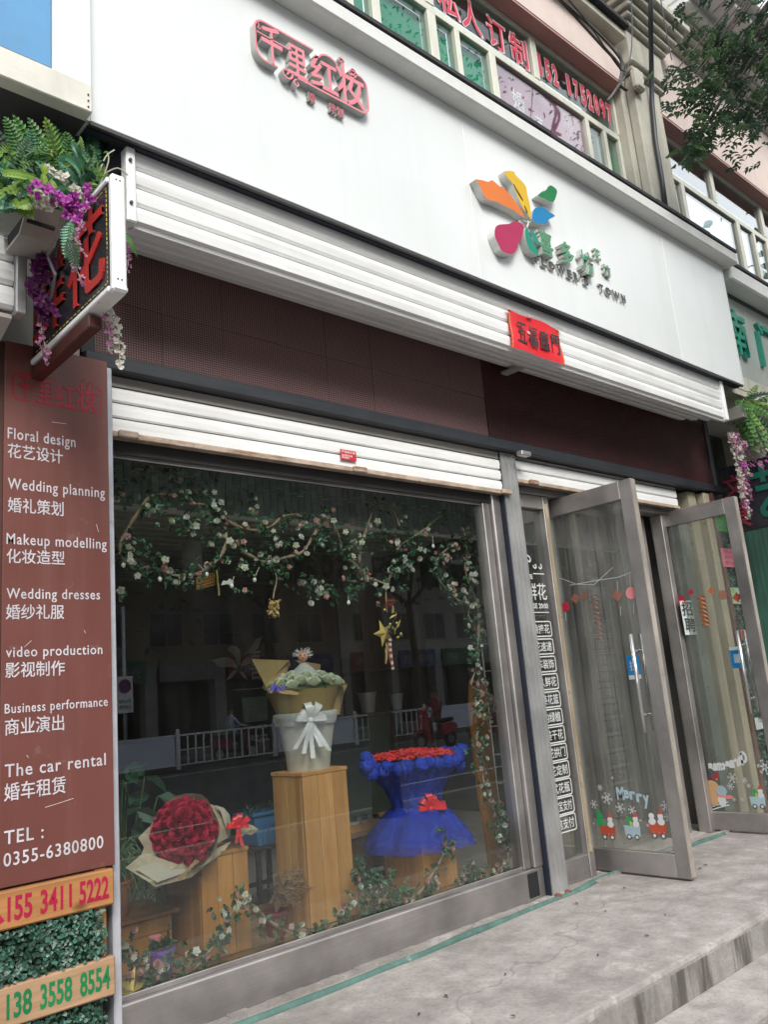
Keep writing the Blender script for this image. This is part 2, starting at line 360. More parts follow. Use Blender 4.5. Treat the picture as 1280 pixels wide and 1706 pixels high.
m_steelbr = STEEL('bright_stainless_tube', (.62, .61, .60), .14, axis=(40, 40, 1), smudge=.15)
m_alu = STEEL('grey_aluminium_rail', (.60, .59, .585), .48, axis=(70, 70, .7), smudge=.25)
m_galv = M('galvanised_strip', (.48, .49, .53), rough=.5, metal=.3, var=.15, vs=9, spots=.5, spotcol=(.2, .19, .19))
m_black = M('black_steel_section', (.028, .031, .038), rough=.42, var=.2, streak=.3, streakcol=(.09, .09, .09), stretch=(1, 20, 20))
m_darkhead = M('dark_header', (.045, .042, .042), rough=.5, var=.15)
m_rust = M('rusty_bottom_rail', (.42, .33, .26), rough=.75, metal=.0, var=.3, vs=14, streak=.95, streakcol=(.20, .07, .025), stretch=(6, 30, 30), bump=.5, spots=.8, spotcol=(.12, .045, .02))
m_beige = M('dusty_beige_metal', (.42, .39, .36), rough=.6, var=.1)
m_dark = M('dark_void', (.012, .012, .013), rough=.9)
m_navy = M('navy_shaded_gap', (.010, .014, .026), rough=.6)  # near-black navy that carries the shade of the gaps
m_glass = GLASS('window_glass', dirt=.014, f0=.066, tint=(.90, .92, .91))
m_gdoor = GLASS('dusty_door_glass', tint=(.86, .88, .86), dirt=.26, dirtcol=(.46, .44, .42), diff=.02)
m_gup = GLASS('upper_glass', tint=(.8, .85, .84), f0=.02, dirt=.012)
m_gupr = GLASS('reflective_coated_glass', tint=(.6, .65, .66), f0=.20, dirt=.01)
m_cream = M('cream_window_aluminium', (.62, .61, .52), rough=.45, var=.08, streak=.3, streakcol=(.35, .32, .25), stretch=(12, 12, 1))
m_pink = M('faded_pink_render', (.63, .52, .475), rough=.85, var=.08, vs=2, streak=.35, streakcol=(.42, .34, .31), stretch=(5, 5, .4), bump=.2)
m_pinkd = M('shaded_pink_soffit', (.46, .27, .25), rough=.85, var=.08, vs=2)  # underside shade of the lintel put into a darker pink
m_stone = M('grey_cream_render', (.46, .44, .37), rough=.85, var=.14, vs=3, streak=.5, streakcol=(.24, .22, .18), stretch=(9, 9, .6), bump=.35)
m_ledge = M('white_ledge_render', (.66, .66, .64), rough=.7, var=.06, vs=3, streak=.4, streakcol=(.40, .39, .36), stretch=(3, 3, 3), bump=.15)
m_tar = M('black_roofing_felt', (.03, .03, .033), rough=.8, var=.3, bump=.4)
# ------------------------------------------------------------------ ground
def strc(name, mats, b, bev=0):
    return MB().box(*b).build(name, mats, bev=bev, kind='structure')
def worn_slab(name, y0, y1, z0, z1):
    mb = MB(); n = 1300; xa, xb = -14, 26
    for i in range(n+1):
        x = xa+(xb-xa)*i/n; j = mnoise.noise(Vector((x*7, y0, 3)))*.005+max(0, mnoise.noise(Vector((x*2.3, y0, 9)))-.35)*.035; j2 = mnoise.noise(Vector((x*16, y0, 5)))*.003
        for (y, z) in ((y1, z0), (y1, z1), (y0+.07, z1), (y0+.016+j, z1-.0015), (y0+.005+j*.6, z1-.006-j2), (y0, z1-.018-abs(j)), (y0, z0)): mb.v.append((x, y, z))
    for i in range(n):
        for k in range(6): a = i*7+k; mb.f.append((a, a+1, a+8, a+7)); mb.m.append(0)
    return mb.build(name, [m_slab], kind='structure')
worn_slab('terrace', -1.08, .10, -.45, 0)
strc('terrace_riser', [m_riser], (-14, 26, -1.084, -1.0805, -.15, -.030))
worn_slab('step', -1.36, -1.085, -.45, -.15)
strc('step_riser', [m_riser], (-14, 26, -1.364, -1.3605, -.33, -.180))
strc('pavement', [m_pave], (-60, 80, -5.7, -1.37, -.6, -.33))
strc('kerb', [m_stone], (-60, 80, -5.85, -5.70, -.6, -.325), bev=.015)
strc('road', [m_road], (-120, 140, -23.0, -5.85, -.75, -.45))
strc('far_pavement', [m_pave], (-120, 140, -27.5, -23.0, -.75, -.33))
strc('ground', [m_road], (-220, 240, -220, 120, -1.2, -.78))
for k in range(-6, 14):
    strc('lane_marking', [m_line], (k*9+1.0, k*9+6.5, -8.18, -8.05, -.448, -.446))
strc('edge_marking', [m_line], (-60, 80, -6.42, -6.30, -.448, -.446))
strc('edge_marking', [m_line], (-60, 80, -17.3, -17.18, -.448, -.446))
strc('shop_floor', [m_floor], (1.3, 8.0, .10, 6.0, -.3, .004))
# worn teal strip along the threshold
tp = [(1.0+.25*i, -.075-.028*math.sin(i*.33)+random.uniform(-.005, .005)+(.0 if i < 13 else .03), .0+random.uniform(-.003,.003)) for i in range(20)]
m_teal = M('faded_teal_rubber', (.085, .165, .14), rough=.7, var=.35, vs=8, spots=.8, spotcol=(.30, .29, .27), bump=.5)
mb = MB(); mb.tube(smooth_path(tp, 3), [.0195+.003*math.sin(i*.8)*math.sin(i*.31) for i in range(len(smooth_path(tp, 3)))], 8)
mb.build('hose', m_teal, smooth=True, org=tp[0], label='faded teal green hose lying along the foot of the shop window and door', cat='hose')
# mortar bead behind the hose
mb = MB()
for i in range(60):
    x = .9+i*.09; mb.box(x, x+.09, -.045, -.002, 0, .012+random.uniform(0, .006))
mb.build('mortar_bead', m_slab, kind='structure')
m_leaf = M('leaf_green', (.035, .085, .03), rough=.5, var=.4, vs=6, trans=.3)
# dry leaf litter on the terrace
m_litter = M('dry_litter', (.07, .055, .045), rough=.9, var=.4)
for (px, py) in [(843, 1624), (860, 1698), (1000, 1592), (1083, 1562), (1180, 1444), (1172, 1448), (1010, 1521), (958, 1506), (1040, 1480), (1110, 1525), (700, 1690), (740, 1660)]:
    d = ray(px, py); t = -CAM.z/d.z; p = CAM+d*t
    mb = MB(); mb.leaf(p+Vector((0, 0, .006)), (random.uniform(-1, 1), random.uniform(-1, 1), .05), random.uniform(.02, .035), .012, (0, 0, 1))
    mb.build('fallen_leaf', m_litter, org=p, label='small dry leaf lying on the concrete terrace', cat='leaf', group='dry leaves on the terrace')
# ------------------------------------------------------------------ the shop shell
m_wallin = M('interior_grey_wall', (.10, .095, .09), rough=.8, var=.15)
m_ceil = M('ceiling_board', (.28, .28, .24), rough=.7)
m_slatc = M('white_ceiling_slat', (.86, .84, .74), rough=.5, var=.08)
m_mort = M('mortar_grey', (.88, .89, .87), rough=.9)
m_brick = M('grey_wallpaper_brick', (.36, .39, .38), rough=.65, var=.3, vs=9, bump=.3)
shell = root('shop_room', 'dark interior of the flower shop behind the big window', 'room', (1.36, .1, 0)); shell['kind'] = 'structure'
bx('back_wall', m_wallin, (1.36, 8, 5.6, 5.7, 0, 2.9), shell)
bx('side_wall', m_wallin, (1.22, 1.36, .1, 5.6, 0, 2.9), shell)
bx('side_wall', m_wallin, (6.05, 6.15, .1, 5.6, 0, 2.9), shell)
cb = bx('ceiling', m_ceil, (1.36, 6.05, .11, 5.6, 2.62, 2.7), shell)
mb = MB().box(1.36, 6.05, .472, .54, 2.098, 2.62)
sof = mb.build('header_beam', m_mort, shell, label='hanging beam faced with upright grey bricks inside the window')
slatme = MB().box(1.37, 6.04, 0, .135, 0, .022).build('slat', m_slatc, None, bev=.004).data
bpy.data.objects.remove(bpy.data.objects['slat'])
i = 0; y = .93
while y < 5.5:
    inst(slatme, 'slat', cb, Matrix.Translation((0, y, 2.597))); y += .185
bsh = []
for L in (.138, .069): 
    o = MB().box(0, .0405, 0, .012, 0, L).build('brick', m_brick, None, bev=.003); bsh.append(o.data); bpy.data.objects.remove(o)
x = 1.38; r = 0
while x < 4.6:
    y = 2.100 - (0, .045, .018, .063)[r % 4]; seq = [1, 0, 0, 0] if r % 2 else [0, 0, 0, 1]
    for s in seq:
        L = (.138, .069)[s]
        if y+L > 2.59: break
        if y >= 2.095: inst(bsh[s], 'brick', sof, Matrix.Translation((x, .4605, y)))
        elif y+L > 2.12:
            MB().box(x, x+.0405, .4605, .4725, 2.0995, y+L).build('brick', m_brick, sof)
        y += L+.006
    x += .0455; r += 1
# wall between the window and the street over the shutters, behind the display band
bx('upper_wall', m_dark, (1.2, 6.9, .10, .3, 2.42, 4.0), shell)
bx('wall_pier', m_wallin, (6.15, 6.3, .02, .5, 0, 2.6), shell)
# ------------------------------------------------------------------ big shop window
win = root('shop_window', 'large shop window in a brushed steel frame with the flower display behind it', 'window', (1.38, 0, 0))
bx('bottom_rail', m_steel, (1.354, 3.80, .0, .10, .008, .165), win, bev=.005)
bx('glazing_bead', m_steelv, (1.354, 3.665, .028, .040, .165, .185), win, bev=.002)
bx('top_rail', m_darkhead, (1.354, 3.80, .015, .10, 2.195, 2.34), win, bev=.003)
bx('bead', m_steel, (1.354, 3.665, .034, .042, 2.180, 2.195), win)
bx('jamb', m_steelv, (3.665, 3.725, .02, .10, .166, 2.194), win, bev=.004)
bx('jamb', m_steelv, (3.728, 3.802, -.004, .10, .166, 2.25), win, bev=.006)
bx('pane', m_glass, (1.354, 3.668, .046, .054, .160, 2.198), win)
bx('dark_tape', m_dark, (3.66, 3.742, -.004, -.0005, .03, .150), win, label='dark tape patch at the end of the bottom rail')
# left steel strip between the sign board and the window
bx('edge_strip', m_galv, (1.322, 1.352, -.095, .03, 0, 2.51), None, bev=.004, label='grey galvanised corner strip between the brown board and the window', cat='strip')
# ------------------------------------------------------------------ lower roller shutters
def slat_profile(x0, x1, y, z0, z1, d=.014):
    pts = [(x0, y, z0), (x0, y-d*.5, z0+.004), (x0, y-d*.6, (z0+z1)/2), (x0, y-d*.5, z1-.010), (x0, y+.004, z1-.004), (x0, y+.01, z1), (x0, y+.01, z0)]
    return pts, (x1-x0, 0, 0)
def shutter(name, label, x0, x1, y, z0, n, pitch, handles, sticker=None):
    r = root(name, label, 'roller shutter', ((x0+x1)/2, y, z0))
    for k in range(n):
        za = z0+.026+k*pitch; MB().prism(*slat_profile(x0, x1, y, za, za+pitch-.002)).build('slat', m_whitep, r)
    bt = MB().box(x0, x1, y-.022, y+.02, z0, z0+.024).build('bottom_rail', m_rust, r, bev=.003)
    for hx in handles:
        MB().box(hx, hx+.085, y-.045, y-.0225, z0-.004, z0+.026).build('handle', m_rust, bt, bev=.005)
    if z0+.026+n*pitch < 2.50:
        bx('hood', m_beige, (x0, x1, y-.004, y+.04, z0+.027+n*pitch, 2.508), r)
    return r
s1 = shutter('roller_shutter', 'white ribbed roller shutter with a rusty bottom rail rolled up over the shop window', 1.354, 3.806, -.022, 2.243, 3, .066, (1.392, 2.62, 3.765))
stk = bx('warning_sticker', M('red_sticker', (.55, .03, .05), rough=.4), (2.553, 2.655, -.0435, -.0415, 2.300, 2.352), s1, label='small red sticker with white lines')
text('严禁用手推', M('sticker_white', (.8, .75, .75)), stk, (2.560, -.0437, 2.334), (1, 0, 0), (0, 0, 1), w=.088, h=.013, depth=.0006)
text('请勿靠近注意\n安全使用', MATS['sticker_white'], stk, (2.560, -.0437, 2.306), (1, 0, 0), (0, 0, 1), w=.07, h=.022, depth=.0006)
s2 = shutter('roller_shutter', 'white roller shutter with an orange rusty rail rolled up over the doors', 3.965, 5.93, -.012, 2.335, 2, .066, (4.06, 4.9))
# aluminium guide rail between window and doors
gr = root('guide_rail', 'ribbed aluminium shutter guide standing between the window and the doors', 'guide rail', (3.88, -.01, 0))
mb = MB(); prof = [(3.812, -.02), (3.812, -.085), (3.838, -.085), (3.840, -.079), (3.846, -.079), (3.848, -.085), (3.878, -.085), (3.880, -.079), (3.886, -.079), (3.888, -.085), (3.918, -.085), (3.920, -.079), (3.926, -.079), (3.928, -.085), (3.952, -.085), (3.952, -.02)]
mb.prism([(a, b_*1.0+.048, .0) for a, b_ in prof], (0, 0, 2.508)).build('rail', m_alu, gr)
bx('shaded_gap_strip', m_navy, (3.803, 3.811, -.030, .08, 0, 2.50), gr)  # dark strip painted as the shaded gap beside the rail, no seal there
bx('bracket', m_alu, (3.90, 3.99, -.135, -.09, 2.478, 2.506), gr, bev=.004)
m_brk = M('rust_brown_lump', (.16, .07, .045), rough=.9, var=.4, bump=.6)
for px in (3.835, 3.925):
    mb = MB(); mb.ball((px, -.05, .010), .024, sc=(1.1, 1, .6)); mb.build('rust_clump', m_brk, gr)
# ------------------------------------------------------------------ display band (dark maroon mesh modules)
def mesh_mat(name, c1, c2, sc, dotcol):
    m, nt, b = _mat(name); v = _vec(nt)
    tc_ = nt.nodes.new('ShaderNodeTexCoord'); mp = nt.nodes.new('ShaderNodeMapping'); mp.inputs['Scale'].default_value = (sc, 0, sc) if name != 'red_led_letter' else (0, sc, sc); nt.links.new(tc_.outputs['Object'], mp.inputs[0])
    vo = nt.nodes.new('ShaderNodeTexVoronoi'); vo.inputs['Scale'].default_value = 1; vo.inputs['Randomness'].default_value = 0; nt.links.new(mp.outputs[0], vo.inputs['Vector'])
    n = _noise(nt, v, 5); c = _mixc(nt, n, c1, c2); c = _mixc(nt, _ramp(nt, vo.outputs[0], [(.22, _g(1)), (.34, _g(0))]), c, dotcol)
    nt.links.new(c, b.inputs['Base Color']); b.inputs['Roughness'].default_value = .55; return m
m_led = mesh_mat('maroon_led_grille', (.072, .031, .031), (.112, .050, .050), 88, (.27, .17, .165))
m_leds = [m_led, mesh_mat('maroon_led_grille_faded', (.094, .044, .042), (.135, .064, .062), 88, (.30, .20, .195)), mesh_mat('maroon_led_grille_dark', (.050, .021, .022), (.080, .034, .035), 88, (.22, .135, .13))]
m_led2 = M('maroon_louvre', (.080, .026, .028), rough=.5, var=.15)
led = root('display_band', 'long dark maroon LED display band framed in black steel above the shutters', 'display', (4, 0, 2.58))
xs = [1.31, 1.615, 1.92, 2.225, 2.53, 2.835, 3.14, 3.445, 3.75]
for i in range(8):
    for (za, zb) in ((2.578, 2.8435), (2.8445, 3.11)):
        MB().box(xs[i]+.0004, xs[i+1]-.0004, -.020+random.uniform(-.0025, .0025), .02, za, zb).build('module', m_leds[(i*3+int(za*10)) % 3], led, bev=.0008)
mb = MB(); k = 0; z = 2.578
while z < 3.11:
    mb.box(3.752, 6.56, -.024, .0, z, z+.009); z += .0135
lo = mb.build('louvre_sheet', m_led2, led, kind='stuff'); bx('louvre_backing', m_dark, (3.752, 6.56, .0, .02, 2.578, 3.11), led)
bx('frame_bar', m_black, (1.25, 6.62, -.085, .03, 2.512, 2.574), led, bev=.004)
bx('frame_bar', m_black, (1.25, 1.308, -.04, .03, 2.576, 3.2), led, bev=.003)
bx('frame_bar', m_black, (6.562, 6.62, -.04, .03, 2.576, 3.2), led, bev=.003)
bx('frame_bar', m_black, (1.31, 6.56, -.03, .03, 3.112, 3.2), led, bev=.003)
# ------------------------------------------------------------------ upper shutter housing
ub = root('shutter_housing', 'long white ribbed roller shutter housing hanging under the big white sign', 'shutter housing', (3.8, -.35, 3.0))
zz = [2.963, 3.043, 3.122, 3.200, 3.280]
for k in range(4):
    MB().prism([(1.298, -.43, zz[k]), (1.298, -.440, zz[k]+.006), (1.298, -.446, (zz[k]+zz[k+1])/2), (1.298, -.444, zz[k+1]-.020), (1.298, -.425, zz[k+1]-.010), (1.298, -.415, zz[k+1]), (1.298, -.415, zz[k])], (4.752, 0, 0)).build('slat', m_whitep, ub)
yy = [-.425, -.33, -.235, -.135, -.035]
for k in range(4):
    za = 2.957+.033*k; ya, yb = yy[k], yy[k+1]-.011
    MB().prism([(1.298, ya, za+.004), (1.298, ya+.006, za-.010), (1.298, yb-.040, za+.000), (1.298, yb-.022, za+.036), (1.298, yb, za+.040), (1.298, yb, za+.05), (1.298, ya, za+.05)], (4.752, 0, 0)).build('soffit_slat', m_whitep, ub)
bx('end_cap', m_whitep, (1.256, 1.295, -.462, -.41, 2.945, 3.262), ub, bev=.006)
bx('end_cap', m_whitep, (6.052, 6.086, -.462, -.41, 2.945, 3.262), ub, bev=.006)
for z in (3.02, 3.20):
    MB().tube([(1.270, -.470, z), (1.270, -.460, z)], .007, 8).build('rivet', m_darkhead, ub)
bx('housing_top', m_navy, (1.27, 6.086, -.414, .03, 3.2, 3.38), ub)  # dark box colours in the shade between sign and housing
bx('bracket', m_beige, (3.90, 3.96, -.20, -.05, 3.02, 3.035), ub)
# ------------------------------------------------------------------ big white sign
sg = root('fascia_sign', 'huge white composite panel sign carrying the pink characters and the coloured flower', 'shop sign', (3.7, -.5, 3.27))
s1x = at(785, 330, -.5).x; s2x = at(1112, 450, -.5).x
for a, b_ in ((1.10, s1x), (s1x, s2x), (s2x, 6.36)):
    MB().box(a+.0012, b_-.0012, -.5, -.47, 3.272, 4.30).build('panel', m_white, sg, bev=.002)
bx('side_panel', m_white, (1.088, 1.099, -.502, -.02, 3.268, 4.30), sg)
bx('side_panel', m_white, (6.361, 6.372, -.502, -.02, 3.268, 4.30), sg)
bx('edge_trim', m_darkhead, (1.10, 6.36, -.499, -.484, 3.258, 3.2715), sg)
bx('frame_back', m_navy, (1.10, 6.36, -.468, -.43, 3.262, 4.28), sg)
bx('frame_soffit', m_navy, (1.10, 6.36, -.43, -.02, 3.40, 3.42), sg)
# ledge
lg = root('ledge', 'white rendered ledge running along the top of the white sign', 'ledge', (4, -.55, 4.3)); lg['kind'] = 'structure'
bx('render_band', m_ledge, (-8, 6.47, -.60, .0, 4.302, 4.40), lg, bev=.012)
bx('render_band', m_ledge, (6.475, 20, -.52, .0, 4.222, 4.36), lg, bev=.012)
mb = MB(); x = -8
while x < 20:
    L = random.uniform(.3, .9); yy0 = -.603 if x < 6.47 else -.523; zt = 4.402 if x < 6.47 else 4.362
    mb.box(x, min(x+L, 6.47) if x < 6.47 else x+L, yy0-random.uniform(0, .006), .0, zt, zt+.022+random.uniform(0, .008))
    x = 6.471 if x < 6.47 < x+L else x+L
mb.build('roofing_felt', m_tar, lg)
# ------------------------------------------------------------------ raised pink characters
def two(name, front, side):
    return [front, side]
m_pk = M('faded_pink_acrylic', (.72, .20, .25), rough=.4, var=.1); m_gs = M('grey_letter_return', (.45, .45, .43), rough=.5, var=.15)
m_pkr = M('rose_sub_letters', (.45, .10, .13), rough=.5, var=.25)
def z1(x, y): return at(400+x/5.333, 20+y/5.333, -.56)
pl = root('raised_characters', 'pink raised characters in a rounded frame on the upper left of the white sign', 'sign letters', at(520, 110, -.5))
X0, X1, Zb, Zt = 1.83, 2.478, 3.905, 4.115   # in-plane frame, measured
c0 = z1(165, 130); c1 = z1(1165, 880)
X0 = z1(165, 300).x+.004; X1 = z1(1170, 800).x
N3 = Vector((0, -1, 0))
def fr(pts, w, nm='frame', d=.036):
    mb = MB(); band(mb, [(x, -.50-d, z) for x, z in pts], w, (0, -1, 0), (0, d, 0), 0, 1); return mb.build(nm, [m_pk, m_gs], pl)
def arc(cx, cz, r, a0, a1, n=8): return [(cx+r*math.cos(R(a0+(a1-a0)*i/n)), cz+r*math.sin(R(a0+(a1-a0)*i/n))) for i in range(n+1)]
W = X1-X0; Hh = .205; zb = 3.905; rr = .05
fr(arc(X0+rr, zb+Hh-rr, rr, 90, 180)+arc(X0+rr, zb+rr, rr, 180, 270)+[(X0+W*.17, zb)], .009)
fr([(X0+rr, zb+Hh), (X0+W*.5, zb+Hh)], .009)
fr([(X0+W*.34, zb), (X1-rr, zb)]+arc(X1-rr, zb+rr, rr, -90, 0)+arc(X1-rr, zb+Hh-rr, rr, 0, 90)+[(X1-W*.16, zb+Hh)], .009)
fr([(X0+W*.5, zb+Hh*.80)]+arc(X0+W*.64, zb+Hh*.72, .07, 150, 40, 8), .009)
fr([(X0+.01, zb+Hh*.66), (X0+W*.30, zb+Hh*.63)], .006, 'stroke')
def spiral(cx, cz, r0, turns, s=1, a0=0):
    return [(cx+(r0*(1-i/26))*math.cos(a0+s*turns*2*math.pi*i/26), cz+(r0*(1-i/26))*math.sin(a0+s*turns*2*math.pi*i/26)) for i in range(24)]
fr(spiral(X0+W*.245, zb-.002, .034, 1.4, -1, R(20)), .008, 'scroll'); fr(spiral(X0+W*.33, zb-.032, .02, 1.2, 1, R(90)), .007, 'scroll')
fr(spiral(X1-W*.13, zb+Hh+.002, .032, 1.4, 1, R(200)), .008, 'scroll'); fr(spiral(X1-W*.24, zb+Hh+.03, .02, 1.2, 1, R(0)), .007, 'scroll')
fr([(X0+.012, zb+Hh*.9)]+spiral(X0+.025, zb+Hh*.78, .014, 1.1), .005, 'scroll')
for ch, a, w_, zlo, hh in (('千', .05, .17, .0, 1.0), ('里', .26, .17, .03, .80), ('红', .46, .25, .06, .86), ('妆', .70, .27, .02, 1.08)):
    text(ch, m_pk, pl, (X0+W*a, -.50, zb+Hh*zlo), (1, 0, 0), (0, 0, 1), w=W*w_, h=Hh*hh, depth=.036, bold=.012, name='letter', side=m_gs)
for ch, a in (('婚', .44), ('策', .63), ('划', .70)):
    if ch == '婚' or True:
        text(ch, m_pkr, pl, (X0+W*a, -.50, zb-.075), (1, 0, 0), (0, 0, 1), w=.042, h=.052, depth=.02, bold=.02, name='letter', side=m_gs)
# ------------------------------------------------------------------ coloured flower and green characters
fl = root('flower_emblem', 'raised flower of six coloured petals on the right of the white sign', 'sign emblem', at(860, 370, -.5))
m_petside = M('petal_return_white', (.55, .54, .52), rough=.5, var=.1)
def z2(x, y, Y=-.55): p = at(770+x/4.571, 270+y/4.571, Y); return (p.x, p.y, p.z)
def acry(n, c): return M(n, c, rough=.5, var=.06, vs=3, spec=.3)
PET = [('orange', (.66, .17, .03), [(105, 130), (165, 140), (200, 150), (230, 138), (265, 165), (290, 185), (320, 195), (350, 230), (380, 265), (430, 330), (465, 390), (480, 420), (440, 400), (400, 370), (350, 345), (300, 320), (260, 300), (200, 285), (170, 255), (150, 215), (130, 170)]),
 ('yellow', (.64, .40, .02), [(325, 68), (390, 70), (410, 100), (440, 130), (470, 160), (490, 195), (500, 250), (515, 310), (525, 370), (520, 425), (500, 395), (470, 360), (440, 300), (420, 250), (400, 200), (385, 160), (355, 130), (335, 100)]),
 ('green', (.008, .17, .05), [(580, 250), (610, 225), (640, 215), (660, 185), (685, 180), (725, 215), (715, 270), (700, 300), (680, 305), (650, 290), (620, 275), (590, 262)]),
 ('blue', (.004, .18, .40), [(535, 430), (540, 380), (560, 350), (600, 338), (630, 350), (660, 375), (710, 408), (680, 425), (655, 445), (640, 470), (590, 470), (550, 455)]),
 ('magenta', (.38, .018, .085), [(250, 520), (260, 490), (290, 475), (360, 470), (390, 455), (430, 455), (465, 475), (475, 500), (465, 530), (455, 580), (430, 620), (415, 670), (385, 700), (340, 695), (300, 670), (285, 640), (265, 600), (250, 560)]),
 ('teal', (.008, .23, .16), [(490, 500), (505, 520), (520, 560), (535, 600), (560, 640), (580, 680), (580, 710), (550, 695), (520, 670), (500, 630), (485, 570), (482, 520)]),
 ('teal', (.008, .23, .16), [(515, 515), (545, 530), (570, 565), (585, 600), (600, 625), (575, 625), (550, 600), (535, 560), (520, 535)])]
for nm, col, pts in PET:
    P = smooth_path([z2(*p) for p in pts+pts[:1]], 3)[:-1]
    mt = MATS.get(nm+'_acrylic') or acry(nm+'_acrylic', col)
    MB().prism([tuple(p) for p in P], (0, .048, 0), 0, 1).build('petal', [mt, m_petside], fl, label=nm+' petal')
m_dkl = M('dark_vein', (.12, .07, .02))
for pts in ([(395, 165), (425, 220), (450, 260), (468, 292)], [(480, 330), (492, 360), (500, 385)]):
    mb = MB(); band(mb, [z2(x, y, -.5545) for x, y in pts], [.002, .009, .009, .001][:len(pts)], (0, -1, 0), (0, .004, 0)); mb.build('vein', m_dkl, fl)
mb = MB(); mb.tube([z2(500, 430, -.53), z2(505, 465, -.53), z2(497, 500, -.53)], .006, 6); mb.tube([z2(450, 440, -.53), z2(500, 460, -.53), z2(545, 455, -.53)], .005, 6); mb.build('stem', m_petside, fl)
m_grl = M('green_letter_face', (.05, .24, .11), rough=.4, var=.15)
gl_ = root('raised_characters', 'green raised characters with black latin letters below them beside the coloured flower', 'sign letters', at(960, 430, -.5))
def box2(ch, x0, y0, x1, y1, d, mt, sd, bold=.02):
    # lower left of glyph from the lower-left picture corner, height from the measured front face
    a = at(770+x0/4.571, 270+y1/4.571, -.5-d); a2 = at(770+x1/4.571, 270+y1/4.571, -.5-d)
    return a, a2
GX = [('喜', 3.775, 3.578, .14, .165, .04), ('多', 3.985, 3.585, .145, .155, .04), ('坊', 4.195, 3.580, .15, .165, .04), ('花', 4.400, 3.745, .075, .08, .022), ('坊', 4.485, 3.655, .085, .085, .022)]
for ch, x, z, w_, h_, d in GX:
    text(ch, m_grl, gl_, (x, -.5, z), (1, 0, 0), (0, 0, 1), w=w_, h=h_, depth=d, bold=.03 if d > .04 else .02, name='letter', side=m_petside)
m_bk = M('black_letter_face', (.02, .02, .022), rough=.4)
xL = 3.735; LET = list("FLOWER'S TOWN"); wd = {'W': .085, "'": .018, ' ': .08, 'O': .062, 'M': .08}
for ch in LET:
    w_ = wd.get(ch, .05)
    if ch != ' ':
        text(ch, m_bk, gl_, (xL, -.5, 3.515 + (.035 if ch == "'" else 0)+.004*(xL-3.7)), (1, 0, 0), (0, 0, 1), w=w_, h=.055 if ch != "'" else .018, depth=.018, bold=.035, name='letter', side=m_gs)
    xL += w_+.0195
# ------------------------------------------------------------------ red paper banner
bn_ = root('paper_banner', 'red paper banner with black brush characters taped on the white housing', 'banner', (3.85, -.37, 3.0))
m_red = M('red_paper', (.70, .02, .03), rough=.6, var=.08); m_gold = M('gold_dotted_edge', (.75, .25, .12), rough=.6, var=.4, vs=80)
def lat(u, v): # banner coordinates, slightly wavy
    return Vector((3.497+u*.490, -.455-.007*math.sin(u*9+v*2)-.004*math.sin(v*7), 2.950+v*.226+.006*math.sin(u*4)))
mb = MB(); nx, nz = 20, 8
for j in range(nz+1):
    for i in range(nx+1): mb.v.append(tuple(lat(i/nx, j/nz)))
for j in range(nz):
    for i in range(nx):
        k = j*(nx+1)+i; mb.f.append((k, k+1, k+nx+2, k+nx+1)); mb.m.append(0)
mb.build('sheet', m_red, bn_, smooth=True)
mb = MB()
for u in (.018, .982):
    for k in range(18): p = lat(u, .03+k*.052); mb.box(p.x-.006, p.x+.006, p.y-.003, p.y-.001, p.z-.004, p.z+.004)
mb.build('gold_edge', m_gold, bn_)
for k, ch in enumerate('五福临门'.replace('临', '臨').replace('门', '門')):
    text(ch, m_bk, bn_, (3.552+k*.105, -.4655, 2.998), (1, 0, 0), (0, 0, 1), w=.086, h=.122, depth=.002, bold=.018, shear=.12, name='brush_character')
for p in ((3.50, 3.18), (3.98, 3.18), (3.69, 3.183)):
    mb = MB(); mb.box(p[0]-.02, p[0]+.02, -.469, -.466, p[1]-.006, p[1]+.006); mb.build('tape', m_beige, bn_)
# ------------------------------------------------------------------ left column: brown board, planks, ivy
m_brown = M('redbrown_laminate', (.150, .052, .042), rough=.40, var=.10, vs=2.2, streak=.35, streakcol=(.24, .11, .095), stretch=(7, 7, .5), spots=.12, spotcol=(.4, .3, .28), rvar=.12)
m_wtx = M('white_vinyl_lettering', (.52, .49, .52), rough=.6, var=.14, vs=20)
m_rtx = M('red_engraved_paint', (.36, .015, .035), rough=.45, var=.2)
bd = root('service_board', 'tall redbrown board listing the services in white lettering', 'sign board', (1.15, -.1, .63))
bx('panel', m_brown, (.935, 1.319, -.125, -.10, .655, 2.52), bd, bev=.002)
bx('side_trim', M('dark_brown_edge', (.07, .03, .022), rough=.5), (.895, .934, -.115, -.02, 0, 2.52), bd)
YB = -.1253
def bt(s, px0, py, px1, hpx, py1, bold=.02, mt=None, sp=1.0):
    a = at(px0, py, YB); b_ = at(px1, py1, YB)
    dz = (b_-a)/( (b_-a).length); ux = Vector((1, 0, 0))
    h = hpx
    return text(s, mt or m_wtx, bd, (a.x, YB, a.z), ux, (0, 0, 1), w=b_.x-a.x, h=h, depth=.0012, bold=bold, spacing=sp)
